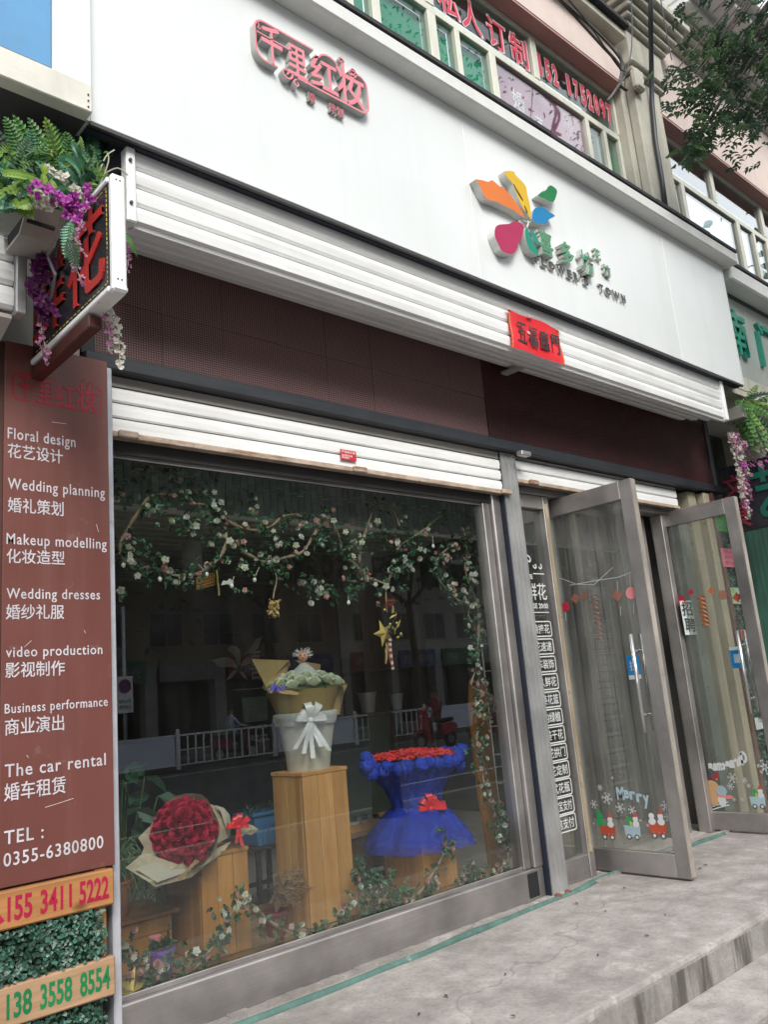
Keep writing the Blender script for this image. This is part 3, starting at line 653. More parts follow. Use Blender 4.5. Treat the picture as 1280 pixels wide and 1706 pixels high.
# (text, left-bottom px, right px, cap height m); baselines are level on the board
rows = [('Floral design', 12, 735, 124, .035, 2.152), ('花艺设计', 12, 762, 104, .060, 2.065), ('Wedding planning', 12, 0, 174, .037, 1.955), ('婚礼策划', 12, 0, 105, .060, 1.865),
 ('Makeup modelling', 10, 0, 177, .037, 1.752), ('化妆造型', 10, 0, 106, .060, 1.662), ('Wedding dresses', 10, 0, 166, .037, 1.553), ('婚纱礼服', 9, 0, 106, .060, 1.460),
 ('video production', 9, 0, 170, .036, 1.345), ('影视制作', 8, 0, 107, .060, 1.255), ('Business performance', 7, 0, 179, .036, 1.135), ('商业演出', 7, 0, 106, .060, 1.045),
 ('The car rental', 7, 0, 176, .040, .935), ('婚车租赁', 6, 0, 109, .060, .845), ('TEL :', 6, 0, 72, .036, .745), ('0355-6380800', 5, 0, 172, .034, .690)]
# measured picture heights: (top y, bottom y) at the left end of each line
RY = [(712, 731), (738, 762), (796, 815), (828, 853), (888, 907), (914, 938), (980, 998), (1007, 1032), (1078, 1096), (1104, 1130), (1173, 1190), (1198, 1226), (1274, 1296), (1306, 1336), (1385, 1408), (1422, 1445)]
RX = [(12, 125), (12, 104), (12, 174), (12, 105), (10, 177), (10, 107), (10, 166), (9, 106), (9, 170), (8, 107), (7, 179), (7, 106), (7, 176), (6, 109), (6, 72), (5, 172)]
for (s, *_), (ya, yb), (xa, xb) in zip(rows, RY, RX):
    a = at(xa, yb, YB); t_ = at(xa, ya, YB); x1 = at(xb, (ya+yb)/2, YB).x
    low = any(c in s for c in 'gpy') and s.isascii()
    h = (t_.z-a.z)*(1.28 if low else 1)
    text(s, m_wtx, bd, (a.x, YB, a.z-((t_.z-a.z)*.27 if low else 0)), (1, 0, 0), (0, 0, 1), w=x1-a.x, h=h, depth=.0012, bold=.008 if s.isascii() else .013, spacing=1.12 if s.isascii() else 1)
# engraved red emblem on the board
ex0, ex1, ez0, ez1 = .962, 1.292, 2.300, 2.405
def efr(pts, w=.005, nm='engraved_line'):
    mb = MB(); band(mb, [(x, YB-.0006, z) for x, z in pts], w, (0, -1, 0), (0, .0012, 0)); return mb.build(nm, m_rtx, bd)
ew = ex1-ex0; er = .025
efr([(ex0+er, ez1)]+arc(ex0+er, ez1-er, er, 90, 180, 5)+arc(ex0+er, ez0+er, er, 180, 270, 5)+[(ex0+.06, ez0)])
efr([(ex0+er, ez1), (ex0+ew*.5, ez1)], .003)
efr([(ex0+ew*.33, ez0), (ex1-er, ez0)]+arc(ex1-er, ez0+er, er, -90, 0, 5)+arc(ex1-er, ez1-er, er, 0, 90, 5), .005)
efr(spiral(ex0+ew*.25, ez0, .016, 1.3, -1), .003); efr(spiral(ex1-ew*.14, ez1, .016, 1.3, 1), .003); efr(spiral(ex1-ew*.22, ez1+.014, .01, 1.1, 1), .003)
for ch, a, w_, hh in (('千', .05, .16, 1.0), ('里', .26, .18, .85), ('红', .46, .23, .85), ('妆', .70, .25, 1.0)):
    text(ch, m_rtx, bd, (ex0+ew*a, YB, ez0), (1, 0, 0), (0, 0, 1), w=ew*w_, h=(ez1-ez0)*hh, depth=.0012, bold=.015)
m_scr = M('pale_scratch', (.6, .5, .48))
for pts in ([(75, 1345), (98, 1338), (122, 1330)], [(160, 873), (164, 886)], [(44, 1258), (47, 1262)], [(40, 1078), (52, 1067)], [(86, 703), (110, 706)], [(140, 1050), (142, 1055)]):
    mb = MB(); band(mb, [at(x, y, YB-.0004) for x, y in pts], .0016, (0, -1, 0), (0, .0006, 0)); mb.build('scratch', m_scr, bd)
m_plank = WOOD('orange_pine_plank', (.34, .14, .045), (.52, .25, .09), 'X', .5)
m_plank2 = WOOD('pale_pine_plank', (.32, .18, .09), (.50, .32, .19), 'X', .6)
m_rpaint = M('crimson_stencil', (.36, .008, .045), rough=.5, var=.2); m_gpaint = M('green_stencil', (.006, .18, .06), rough=.5, var=.2)
m_gmat = M('ivy_backing', (.03, .06, .04), rough=.9, var=.4)
def plank(label, ztl, zbl, mt, num, paint, yps):
    r = root('number_plank', label, 'plank', (1.1, -.12, zbl))
    MB().box(.60, 1.303, -.155, -.122, zbl, ztl).build('board', mt, r, bev=.006)
    return r
pk1 = plank('orange pine plank with a crimson telephone number under the brown board', .650, .535, m_plank, '', m_rpaint, None)
pk2 = plank('pale pine plank with a green telephone number between the two ivy mats', .375, .255, m_plank2, '', m_gpaint, None)
for r, mt, s, z, zh in ((pk1, m_rpaint, '155 3411 5222', .558, .073), (pk2, m_gpaint, '138 3558 8554', .280, .073)):
    a, b_ = (at(12, 1530, -.156).x, at(181, 1480, -.156).x)
    groups = s.split(' '); cw = (b_-a)/13.0; xx = a
    for gi, g_ in enumerate(groups):
        text(g_, mt, r, (xx, -.1552, z), (1, 0, 0), (0, 0, 1), w=cw*len(g_)*1.0, h=zh, depth=.001, bold=.025); xx += cw*(len(g_)+1)
mb = MB(); band(mb, [(.905, -.1562, .575), (.92, -.1562, .590), (.938, -.1562, .562)], .014, (0, -1, 0), (0, .001, 0)); mb.build('handset_mark', m_rpaint, pk1)
m_ivy = [M('ivy_leaf_dark', (.02, .062, .04), rough=.5, var=.4, vs=30), M('ivy_leaf_pale', (.13, .19, .155), rough=.55, var=.4, vs=30), M('ivy_leaf_mint', (.04, .125, .085), rough=.5, var=.3, vs=30)]
def ivy(label, x0, x1, z0, z1, n, Y=-.115, sz=.014, group=None):
    r = root('ivy_mat', label, 'artificial ivy', ((x0+x1)/2, Y, z0), group)
    bx('backing', m_gmat, (x0, x1, Y+.004, Y+.02, z0, z1), r)
    mb = MB()
    for i in range(n):
        p = Vector((random.uniform(x0, x1), Y-random.uniform(0, .035), random.uniform(z0, z1)))
        k = mnoise.noise(p*14); mi = 0 if k < -.12 else (1 if random.random() < .35 else 2)
        s_ = sz*random.uniform(.7, 1.35)
        mb.leaf(p, (random.uniform(-1, 1), random.uniform(-.9, .1), random.uniform(-1, .6)), s_, s_*.95, (random.uniform(-.5, .5), -1, random.uniform(-.2, .8)), m=mi)
    mb.build('leaves', m_ivy, r, kind='stuff'); return r
ivy('artificial ivy mat between the crimson and the green number planks', .60, 1.268, .378, .533, 2300)
ivy('artificial ivy mat below the plank with the green number', .60, 1.275, .0, .254, 3000)
bx('timber_post', WOOD('orange_post', (.40, .18, .06), (.52, .27, .10), 'Z'), (1.250, 1.288, -.118, -.09, .376, .66), None, label='narrow orange timber upright showing beside the ivy under the brown board', cat='timber')
bx('column', m_stone, (.60, 1.24, .0, .5, 0, 3.2), None, kind='structure')
bx('pier_render', M('cream_pier', (.50, .49, .45), rough=.8, var=.1, streak=.5, streakcol=(.40, .22, .10), stretch=(8, 8, .4)), (.60, 1.235, -.06, -.002, 2.3, 3.2), None, kind='structure')
# ------------------------------------------------------------------ projecting LED light box
m_lbw = M('white_lightbox_profile', (.80, .80, .79), rough=.3, var=.03, spots=.4, spotcol=(.4, .36, .3))
m_lbb = M('black_lightbox_face', (.02, .019, .024), rough=.25, var=.3)
m_lred = mesh_mat('red_led_letter', (.50, .022, .016), (.42, .018, .014), 95, (.20, .01, .01))
lb = root('light_box', 'projecting black and white light box with big red characters', 'light box', (1.05, -.1, 2.44))
bx('face', m_lbb, (1.028, 1.074, -.80, -.14, 2.462, 2.822), lb)
bx('profile', m_lbw, (1.0265, 1.0745, -.828, -.80, 2.440, 2.845), lb, bev=.007)
bx('profile', m_lbw, (1.022, 1.080, -.80, -.13, 2.440, 2.461), lb, bev=.004)
bx('profile', m_lbw, (1.022, 1.080, -.80, -.13, 2.823, 2.843), lb, bev=.004)
bx('corner_cap', m_lbw, (1.0245, 1.0765, -.831, -.795, 2.434, 2.462), lb, bev=.008)
for (x, z) in ((1.042, 2.475), (1.055, 2.475), (1.042, 2.822), (1.055, 2.822)):
    MB().tube([(x, -.8295, z), (x, -.827, z)], .003, 6).build('rivet', m_darkhead, lb)
text('花', m_lred, lb, (1.0278, -.475, 2.495), (0, -1, 0), (0, 0, 1), w=.285, h=.29, depth=.006, bold=.035, name='letter')
text('鲜', m_lred, lb, (1.0278, -.15, 2.495), (0, -1, 0), (0, 0, 1), w=.285, h=.29, depth=.006, bold=.03, name='letter')
mb = MB(); pal = 0
m_lgd = M('led_border', (.55, .45, .08), rough=.4, var=.9, vs=25)
for (ya, za, yb, zb_) in ((-.785, 2.475, -.16, 2.475), (-.785, 2.81, -.16, 2.81), (-.785, 2.475, -.785, 2.81)):
    n = 40
    for k in range(0, n, 2):
        y_ = ya+(yb-ya)*k/n; z_ = za+(zb_-za)*k/n; y2 = ya+(yb-ya)*(k+1)/n; z2_ = za+(zb_-za)*(k+1)/n
        mb.box(1.0266, 1.0278, min(y_, y2)-.0015, max(y_, y2)+.0015, min(z_, z2_)-.0015, max(z_, z2_)+.0015)
mb.build('border_lights', m_lgd, lb)
bx('support_arm', M('maroon_arm', (.07, .022, .016), rough=.35, var=.2), (1.028, 1.072, -.64, .0, 2.388, 2.432), lb, bev=.003)
mb = MB(); mb.tube(smooth_path([(1.02, -.50, 2.90), (1.0, -.45, 2.80), (1.012, -.36, 2.74), (1.0, -.30, 2.64), (1.01, -.24, 2.55)]), .004, 6); mb.build('cable', M('grey_cable', (.25, .25, .24)), lb, smooth=True)
# ------------------------------------------------------------------ neighbour on the left
nb = root('left_awning', 'cream fascia with a glossy blue sign panel over the neighbour on the left', 'fascia', (.5, -.55, 3.3))
m_crm = M('cream_weathered_board', (.66, .64, .57), rough=.7, var=.08, vs=5, streak=.45, streakcol=(.40, .36, .29), stretch=(6, 6, .8), bump=.15)
m_bluegl = M('glossy_blue_sign', (.02, .20, .42), rough=.08, var=.25, vs=2, coat=1, rvar=.04)
bx('lower_board', m_crm, (-3, 1.084, -.56, -.50, 3.258, 3.372), nb, bev=.004)
bx('upper_board', m_white, (.945, 1.084, -.548, -.50, 3.3745, 4.3), nb)
bx('blue_panel', m_bluegl, (-3, .942, -.543, -.51, 3.376, 4.3), nb)
bx('panel_trim', m_darkhead, (-3, .942, -.5455, -.5435, 3.374, 3.384), nb)
bx('soffit', M('dark_soffit', (.05, .05, .05), rough=.8), (-3, 1.084, -.50, .0, 3.262, 3.28), nb)
for z in (3.275, 3.30, 3.325):
    MB().tube([(1.068, -.5635, z), (1.068, -.559, z)], .0035, 6).build('screw', m_darkhead, nb)
ls = root('shutter_housing', 'short end of the neighbour\'s white ribbed shutter housing at the left edge', 'shutter housing', (.6, -.35, 2.4))
zz = [2.53, 2.622, 2.712, 2.808]
for k in range(3):
    MB().prism([(-3, -.35, zz[k]), (-3, -.362, zz[k]+.012), (-3, -.366, (zz[k]+zz[k+1])/2), (-3, -.362, zz[k+1]-.020), (-3, -.346, zz[k+1]-.006), (-3, -.335, zz[k+1]), (-3, -.335, zz[k])], (3.885, 0, 0)).build('slat', m_whitep, ls)
bx('end_cap', m_alu, (.886, .921, -.385, -.33, 2.51, 2.835), ls, bev=.004)
MB().prism([(-3, -.345, 2.50), (-3, -.02, 2.40), (-3, -.02, 2.42), (-3, -.345, 2.515)], (3.885, 0, 0)).build('underside', m_beige, ls)
bx('top_cover', m_beige, (-3, .885, -.335, -.02, 2.809, 2.82), ls)
# ------------------------------------------------------------------ planters with ferns and orchids
m_fern = [M('fern_frond_green', (.075, .21, .045), rough=.45, var=.35, trans=.3), M('fern_frond_dark', (.016, .065, .028), rough=.5, var=.3, trans=.2), M('fern_frond_yellow', (.19, .32, .05), rough=.5, var=.3, trans=.35), M('fern_frond_bluegreen', (.07, .22, .12), rough=.4, var=.25, trans=.2)]
def frond(parent, p0, p1, sag, wid, mt, name='frond', n=16, teeth=1.0):
    """fern frond: midrib with paired leaflets"""
    p0 = Vector(p0); p1 = Vector(p1); mb = MB(); mid = (p0+p1)/2+Vector((0, 0, sag)); pts = []
    for i in range(n+1):
        t = i/n; pts.append(p0*(1-t)**2+mid*2*t*(1-t)+p1*t*t)
    mb.tube(pts, [.0022*(1-i/n*.8) for i in range(n+1)], 4)
    vd = (CAM-p0).normalized(); tw = Vector((random.uniform(-.5, .5), random.uniform(-.5, .5), random.uniform(.2, .9)))
    for i in range(1, n+1):
        t = i/n; d = (pts[i]-pts[i-1]).normalized(); nr = (vd*.7+tw*.6).normalized(); sd = d.cross(nr).normalized()
        L = wid*min(1, 4*t*teeth)*(1-t)**.55+.004
        step = (pts[i]-pts[i-1]).length
        for s in (-1, 1):
            dr = (sd*s+d*.45).normalized(); mb.leaf(pts[i-1]+d*step*.5, dr, L, step*.95, nr, fold=.1)
    return mb.build(name, mt, parent)
m_orch = [M('magenta_petal', (.34, .03, .29), rough=.5, var=.25, trans=.3), M('white_petal', (.62, .60, .52), rough=.55, var=.1, trans=.3), M('dark_purple_petal', (.10, .012, .09), rough=.6, var=.3, trans=.2), M('lilac_petal', (.42, .17, .30), rough=.55, var=.3, trans=.3)]
m_stemg = M('green_stem', (.07, .13, .04), rough=.6); m_stemb = M('brown_vine', (.11, .075, .05), rough=.8, var=.3, bump=.4); m_stemp = M('pale_stem', (.35, .33, .26), rough=.7)
def petals(mb, p, r, n=5, nr=None, m=0, cup=.4):
    p = Vector(p); nr = Vector(nr).normalized() if nr is not None else Vector((random.uniform(-1, 1), -1, random.uniform(-.4, .8))).normalized()
    a0 = random.random()*6; u = nr.orthogonal().normalized(); w = nr.cross(u)
    for k in range(n):
        a = a0+2*math.pi*k/n; d = (u*math.cos(a)+w*math.sin(a)+nr*cup).normalized(); mb.leaf(p, d, r, r*.95, nr, m=m, fold=-.15)
def orchid_cluster(parent, c, n, spread, r, m):
    for i in range(n):
        p = Vector(c)+Vector((random.gauss(0, spread), random.gauss(0, spread*.7), random.gauss(0, spread)))
        mb = MB(); petals(mb, p, r*random.uniform(.8, 1.2), 5, m=0); petals(mb, p, r*.5, 3, m=0, cup=1); mb.build('flower', m_orch[m], parent)
def tail(parent, p0, L, m, r=.012, sway=.02, n=None):
    """hanging string of small blossoms"""
    n = n or int(L/.014); mb = MB(); pts = []
    for i in range(n+1):
        t = i/n; pts.append(Vector(p0)+Vector((sway*math.sin(t*5+p0[0]*9), sway*.5*math.cos(t*4), -L*t)))
    sm = MB().tube(pts, .0015, 4)
    st = sm.build('hanging_stem', m_stemp, parent)
    for i in range(1, n+1):
        for q in range(2):
            o = Vector((random.uniform(-1, 1), random.uniform(-1, 1), random.uniform(-.5, .5)))*r*.9
            petals(mb, pts[i]+o, r*random.uniform(.7, 1.1), 4, m=0, cup=.8)
    mb.build('hanging_blossom', m_orch[m], parent, kind='stuff')
m_trough = M('dusty_grey_trough', (.26, .245, .22), rough=.6, var=.2, spots=.5, spotcol=(.10, .09, .08))
pt = root('planter', 'dusty trough of artificial ferns and orchids hanging beside the light box', 'planter', (.93, -.45, 2.68))
# tray: slanted sheet metal trough with a perforated end
MB().prism([(.85, -.60, 2.80), (.85, -.52, 2.72), (.85, -.38, 2.72), (.85, -.34, 2.80), (.85, -.355, 2.80), (.85, -.39, 2.73), (.85, -.51, 2.73), (.85, -.585, 2.80)], (.11, 0, 0)).build('trough', m_trough, pt)
MB().prism([(.961, -.605, 2.805), (.961, -.515, 2.71), (.961, -.375, 2.71), (.961, -.335, 2.805)], (.006, 0, 0)).build('end_plate', m_trough, pt)
for (y, z) in ((-.56, 2.795), (-.42, 2.79), (-.41, 2.75), (-.49, 2.75)):
    MB().tube([(.958, y, z), (.969, y, z)], .008, 8).build('hole', m_dark, pt)
bx('soil', m_dark, (.86, .95, -.56, -.37, 2.75, 2.79), pt)
MB().tube([(.93, -.44, 2.80), (1.0, -.43, 2.66), (1.03, -.3, 2.6)], .006, 6).build('hook', m_galv, pt)
def L3(px, py, Y): return at(px, py, Y)
FR = [((95, 350), (5, 330), -.62, .04, .030, 0), ((100, 345), (22, 300), -.62, .04, .045, 2), ((60, 320), (25, 345), -.70, .02, .05, 2), ((85, 350), (3, 285), -.55, .06, .040, 0), ((60, 330), (30, 345), -.66, .01, .04, 2),
      ((80, 310), (3, 290), -.72, .03, .042, 2), ((75, 320), (30, 347), -.70, .0, .045, 2), ((95, 340), (20, 190), -.5, .05, .045, 0), ((110, 330), (45, 195), -.52, .05, .045, 0), ((120, 330), (85, 205), -.54, .03, .04, 0),
      ((110, 340), (82, 208), -.48, .03, .045, 1), ((120, 320), (70, 180), -.42, .06, .05, 1), ((125, 330), (120, 182), -.35, .05, .05, 1), ((130, 330), (155, 215), -.30, .05, .05, 1), ((150, 330), (150, 240), -.45, .02, .05, 0),
      ((130, 335), (110, 235), -.5, .07, .05, 0), ((150, 320), (118, 240), -.6, .06, .05, 3), ((160, 325), (95, 268), -.66, .04, .07, 3), ((155, 318), (100, 262), -.64, .05, .06, 3), ((165, 335), (140, 262), -.58, .05, .05, 0),
      ((60, 350), (-30, 240), -.5, .05, .05, 0), ((50, 350), (-40, 300), -.62, .04, .05, 1), ((80, 360), (-10, 215), -.45, .05, .05, 1), ((140, 330), (60, 230), -.52, .07, .05, 0), ((100, 350), (60, 270), -.6, .05, .045, 3),
      ((150, 300), (165, 215), -.25, .04, .05, 1), ((120, 300), (20, 210), -.35, .06, .05, 1), ((90, 300), (0, 220), -.4, .05, .05, 1), ((170, 330), (165, 270), -.4, .04, .04, 0), ((130, 345), (160, 280), -.55, .04, .05, 0)]
for i in range(46):
    a = (random.uniform(-10, 150), random.uniform(300, 350)); b2 = (a[0]+random.uniform(-60, 45), random.uniform(185, 300)) if i % 3 else (random.uniform(-20, 60), random.uniform(310, 370))
    FR.append((a, (min(b2[0], 165), b2[1]), random.uniform(-.62, -.3) if i % 3 else random.uniform(-.68, -.6), random.uniform(.02, .07), random.uniform(.035, .055), random.choice([0, 0, 1, 1, 2, 3])))
for (a, b_, Y, sag, wd_, mi) in FR:
    frond(pt, L3(a[0], a[1], -.45), L3(b_[0], b_[1], Y), sag, wd_*1.15, m_fern[mi], n=17)
for (a, b_, Y, mi) in [((115, 385), (125, 455), -.86, 0), ((112, 400), (128, 445), -.88, 1), ((118, 370), (108, 430), -.86, 3)]:
    frond(pt, at(*a, Y), at(*b_, Y), .01, .03, m_fern[mi], n=12)
mb = MB()
for i in range(420):
    p = at(random.uniform(-20, 175), random.uniform(255, 345), random.uniform(-.62, -.3)); mb.leaf(p, (random.uniform(-1, 1), random.uniform(-1, .2), random.uniform(-.5, 1)), random.uniform(.02, .045), .018, None, m=random.choice([0, 1, 1, 2]))
mb.build('undergrowth', m_fern[:3], pt, kind='stuff')
m_lime = M('lime_leaf', (.25, .38, .03), rough=.4, trans=.4)
for (x, y) in [(72, 300), (88, 310), (83, 312), (74, 285), (60, 330)]:
    mb = MB(); mb.leaf(at(x, y+8, -.68), (random.uniform(-.3, .3), -.2, 1), .04, .026, (0, -1, .2)); mb.build('lime_leaf', m_lime, pt)
for (x, y, n, s_, m) in [(120, 345, 9, .020, 0), (128, 352, 6, .018, 0), (60, 318, 3, .012, 0), (80, 318, 4, .016, 3), (95, 322, 4, .014, 0), (105, 335, 3, .012, 0), (145, 325, 4, .016, 0), (65, 335, 5, .018, 1), (80, 330, 5, .018, 1), (88, 282, 3, .012, 1), (100, 295, 3, .012, 1), (123, 315, 4, .016, 1), (75, 340, 3, .015, 1)]:
    orchid_cluster(pt, at(x, y, -.70 if m != 1 else -.66), n, s_, .019, m)
for (x, y) in [(72, 425), (66, 445), (74, 465), (76, 500), (62, 485), (80, 440), (72, 520)]:
    orchid_cluster(pt, at(x, y, -.42), 8, .017, .021, 2)
tail(pt, at(128, 360, -.86), .22, 3, .010); tail(pt, at(133, 365, -.86), .12, 3, .009); tail(pt, at(73, 505, -.40), .20, 3, .010, .01)
tail(pt, at(70, 540, -.38), .14, 3, .009, .01)
tail(pt, at(208, 378, -.60), .17, 3, .009, .008); tail(pt, at(190, 482, -.68), .27, 1, .013, .012); tail(pt, at(178, 505, -.66), .15, 3, .011, .012); tail(pt, at(182, 490, -.64), .20, 1, .012, .01)
mb = MB(); mb.leaf(at(205, 385, -.62), at(233, 430, -.66)-at(205, 385, -.62), .11, .018, (-.3, -1, .3)); mb.build('long_leaf', m_fern[0], pt)
for pts in ([(160, 300), (175, 262), (190, 250)], [(172, 290), (195, 280), (213, 292)], [(165, 310), (180, 270), (178, 255)]):
    mb = MB(); mb.tube(smooth_path([at(x, y, -.5) for x, y in pts]), .003, 4); mb.build('bare_twig', m_stemp, pt)
# ------------------------------------------------------------------ doors
st = root('door_frame', 'brushed steel frame with the narrow decal covered side light left of the open door', 'door frame', (4.2, .1, 0))
bx('jamb', m_steelv, (4.305, 4.362, .055, .15, .0, 2.30), st, bev=.004)
bx('jamb', m_steelv, (3.962, 3.99, .055, .15, .0, 2.30), st, bev=.003)
bx('jamb', m_steelv, (5.775, 5.84, .055, .15, .0, 2.30), st, bev=.004)
bx('gold_edge_strip', M('champagne_strip', (.62, .50, .33), rough=.3, metal=.6, var=.15), (4.308, 4.336, .048, .0545, .14, 2.25), st)
bx('header', m_steel, (3.962, 5.93, .04, .16, 2.302, 2.44), st, bev=.004)
bx('side_light_top', m_steel, (3.992, 4.303, .06, .14, 2.215, 2.30), st, bev=.003)
bx('side_light_bottom', m_steel, (3.992, 4.303, .06, .14, .0, .13), st, bev=.003)
bx('pane', m_glass, (3.992, 4.303, .094, .102, .131, 2.214), st)
m_dec = M('white_vinyl_decal', (.60, .61, .61), rough=.5, var=.04)
dc = root('service_decal', 'column of white outlined vinyl labels on the side light glass', 'decal', (4.1, .093, .3))
tags = ['新娘捧花', '鲜花速递', '婚车装饰', '永久鲜花', '精美花篮', '室内绿植', '精美干花', '鲜花拱门', '鲜花定制', '各式花瓶', '支付宝支付', '微信支付']
for k, tg in enumerate(tags):
    px, py0, py1 = 915+k*4.18, 1036+k*28.9, 1059+k*29.15
    a = at(px+45/11*0, (py0+py1)/2, .0925); zc = a.z; hh = .0475
    x1 = 4.272; x0 = x1-.30; za = zc-hh*.95; zb2 = zc+hh*.95; rr = .014
    pts = [(x1-rr, zb2)]+arc(x1-rr, zb2-rr, rr, 90, 0, 3)+arc(x1-rr, za+rr, rr, 0, -90, 3)+[(x0+rr, za)]+arc(x0+rr, za+rr, rr, 270, 180, 3)+arc(x0+rr, zb2-rr, rr, 180, 90, 3)+[(x1-rr, zb2)]
    mb = MB(); band(mb, [(x, .0925, z) for x, z in pts], .0075, (0, -1, 0), (0, .0008, 0)); mb.build('outline', m_dec, dc)
    text(tg, m_dec, dc, (x1-.018-.222, .0932, za+.016), (1, 0, 0), (0, 0, 1), w=.222, h=zb2-za-.032, depth=.0008, bold=.008)
oh = root('opening_hours_decal', 'white decal with a bird ornament and the closing hour above the label column', 'decal', (4.1, .093, 1.7))
text('有鲜花', m_dec, oh, (3.985, .0932, 1.635), (1, 0, 0), (0, 0, 1), w=.285, h=.105, depth=.0008, bold=.012)
text('WELCOME', m_dec, oh, (3.96, .0932, 1.765), (1, 0, 0), (0, 0, 1), w=.19, h=.030, depth=.0008, bold=.02)
text('CLOSE 20:00', m_dec, oh, (4.035, .0932, 1.582), (1, 0, 0), (0, 0, 1), w=.235, h=.032, depth=.0008, bold=.02)
mb = MB(); band(mb, [(4.16, .0925, 1.80), (4.27, .0925, 1.80)], .007, (0, -1, 0), (0, .0008, 0)); band(mb, [(4.09, .0925, 1.558), (4.27, .0925, 1.558)], .006, (0, -1, 0), (0, .0008, 0)); mb.build('rule', m_dec, oh)
mb = MB()
for (cx, cz, r0, tn, s_, a0) in ((4.08, 1.865, .035, 1.1, 1, 0), (4.13, 1.885, .028, .9, -1, 2), (4.19, 1.85, .02, 1, 1, 3), (4.235, 1.845, .022, .8, -1, 1)):
    band(mb, [(x, .0925, z) for x, z in spiral(cx, cz, r0, tn, s_, a0)], .010, (0, -1, 0), (0, .0008, 0))
mb.build('bird_ornament', m_dec, oh)
def door(name, label, X, y0, y1, zt, handle_y, side=-1):
    """glass leaf standing open, in the plane X, from hinge y0 to free edge y1 (< y0)"""
    r = root(name, label, 'door', (X, y0, 0)); a, b_ = X-.022, X+.022
    bx('stile', m_steelv, (a, b_, y1, y1+.085, .012, zt), r, bev=.003)
    bx('stile', m_steelv, (a, b_, y0-.045, y0, .012, zt), r, bev=.003)
    bx('top_rail', m_steel, (a+.001, b_-.001, y1+.086, y0-.046, zt-.115, zt-.001), r, bev=.003)
    bx('bottom_rail', m_steel, (a+.001, b_-.001, y1+.086, y0-.046, .013, .135), r, bev=.003)
    bx('edge_cap', M('worn_edge_champagne', (.50, .44, .38), rough=.45, metal=.5, var=.3, spots=.6, spotcol=(.2, .15, .12)), (a-.001, b_+.001, y1-.004, y1-.0005, .02, zt-.004), r)
    bx('pane', m_gdoor, (X-.004, X+.004, y1+.084, y0-.044, .134, zt-.114), r)
    for s in (-1, 1):
        xh = X+s*.052
        h = MB().tube([(xh, handle_y, .80), (xh, handle_y, 1.37)], .0125, 12).build('handle', m_steelbr, r, smooth=True)
        for z in (.90, 1.27): MB().tube([(X+s*.004, handle_y, z), (xh, handle_y, z)], .010, 10).build('handle_bracket', m_steelbr, h, smooth=True)
    return r
d1 = door('glass_door', 'steel framed glass door standing open with the Merry lettering on it', 4.47, .17, -.50, 2.30, -.365)
d2 = door('glass_door', 'second steel framed glass door farther right with the mirrored Christmas lettering', 5.85, .18, -.50, 2.32, -.365)
def dq(px, py, X=4.47): return atx(px, py, X-.0052)
UX, UZ = (0, -1, 0), (0, 0, 1)
def plate(parent, name, mt, pts, X=4.47, d=.0008, label=None):
    MB().prism([(X-.0050-d, q.y, q.z) for q in pts], (d, 0, 0)).build(name, mt, parent, label=label)
m_blue = M('blue_sticker', (.01, .22, .55), rough=.4); m_or = M('orange_red_vinyl', (.42, .07, .035), rough=.5); m_pb = M('pale_blue_vinyl', (.34, .45, .50), rough=.5); m_gn = M('green_vinyl', (.03, .28, .09), rough=.5)
m_tire = M('dark_grey_vinyl', (.07, .08, .09), rough=.5); m_pkv = M('pink_vinyl', (.65, .22, .22), rough=.5); m_yl = M('yellow_vinyl', (.55, .45, .05)); m_tan = M('tan_vinyl', (.55, .33, .16)); m_dor = M('orange_vinyl', (.40, .13, .05))
pu = root('pull_sticker', 'blue pull sticker on the glass beside the handle of the first door', 'sticker', (4.46, -.3, 1.1))
c = dq(1056, 1110); 
plate(pu, 'sheet', m_blue, [Vector((0, c.y+.040, c.z-.05)), Vector((0, c.y-.042, c.z-.05)), Vector((0, c.y-.042, c.z+.065)), Vector((0, c.y+.040, c.z+.065))])
plate(pu, 'footer', m_dec, [Vector((0, c.y+.040, c.z-.076)), Vector((0, c.y-.042, c.z-.076)), Vector((0, c.y-.042, c.z-.051)), Vector((0, c.y+.040, c.z-.051))])
text('拉', m_dec, pu, (4.4640, c.y+.024, c.z-.025), UX, UZ, w=.05, h=.06, depth=.0006, bold=.015)
me_ = root('merry_decal', 'pale blue Merry lettering stuck on the first glass door', 'decal', (4.46, 0, .5))
a = dq(1031, 1335); b_ = dq(1084, 1330)
cols = 'Merry'; y0_ = a.y; step = (a.y-b_.y)/5
for k, ch in enumerate(cols):
    text(ch, m_pb, me_, (4.4646, y0_-step*k*1.0+.004, a.z+(.008, .018, .012, .0, -.035)[k]), UX, UZ, w=step*.92 if ch != 'M' else step*1.15, h=(.075, .05, .048, .048, .075)[k], depth=.0008, bold=.035)
tr = root('train_decal', 'row of toy wagons with snowmen stuck on the first glass door', 'decal', (4.46, 0, .3))
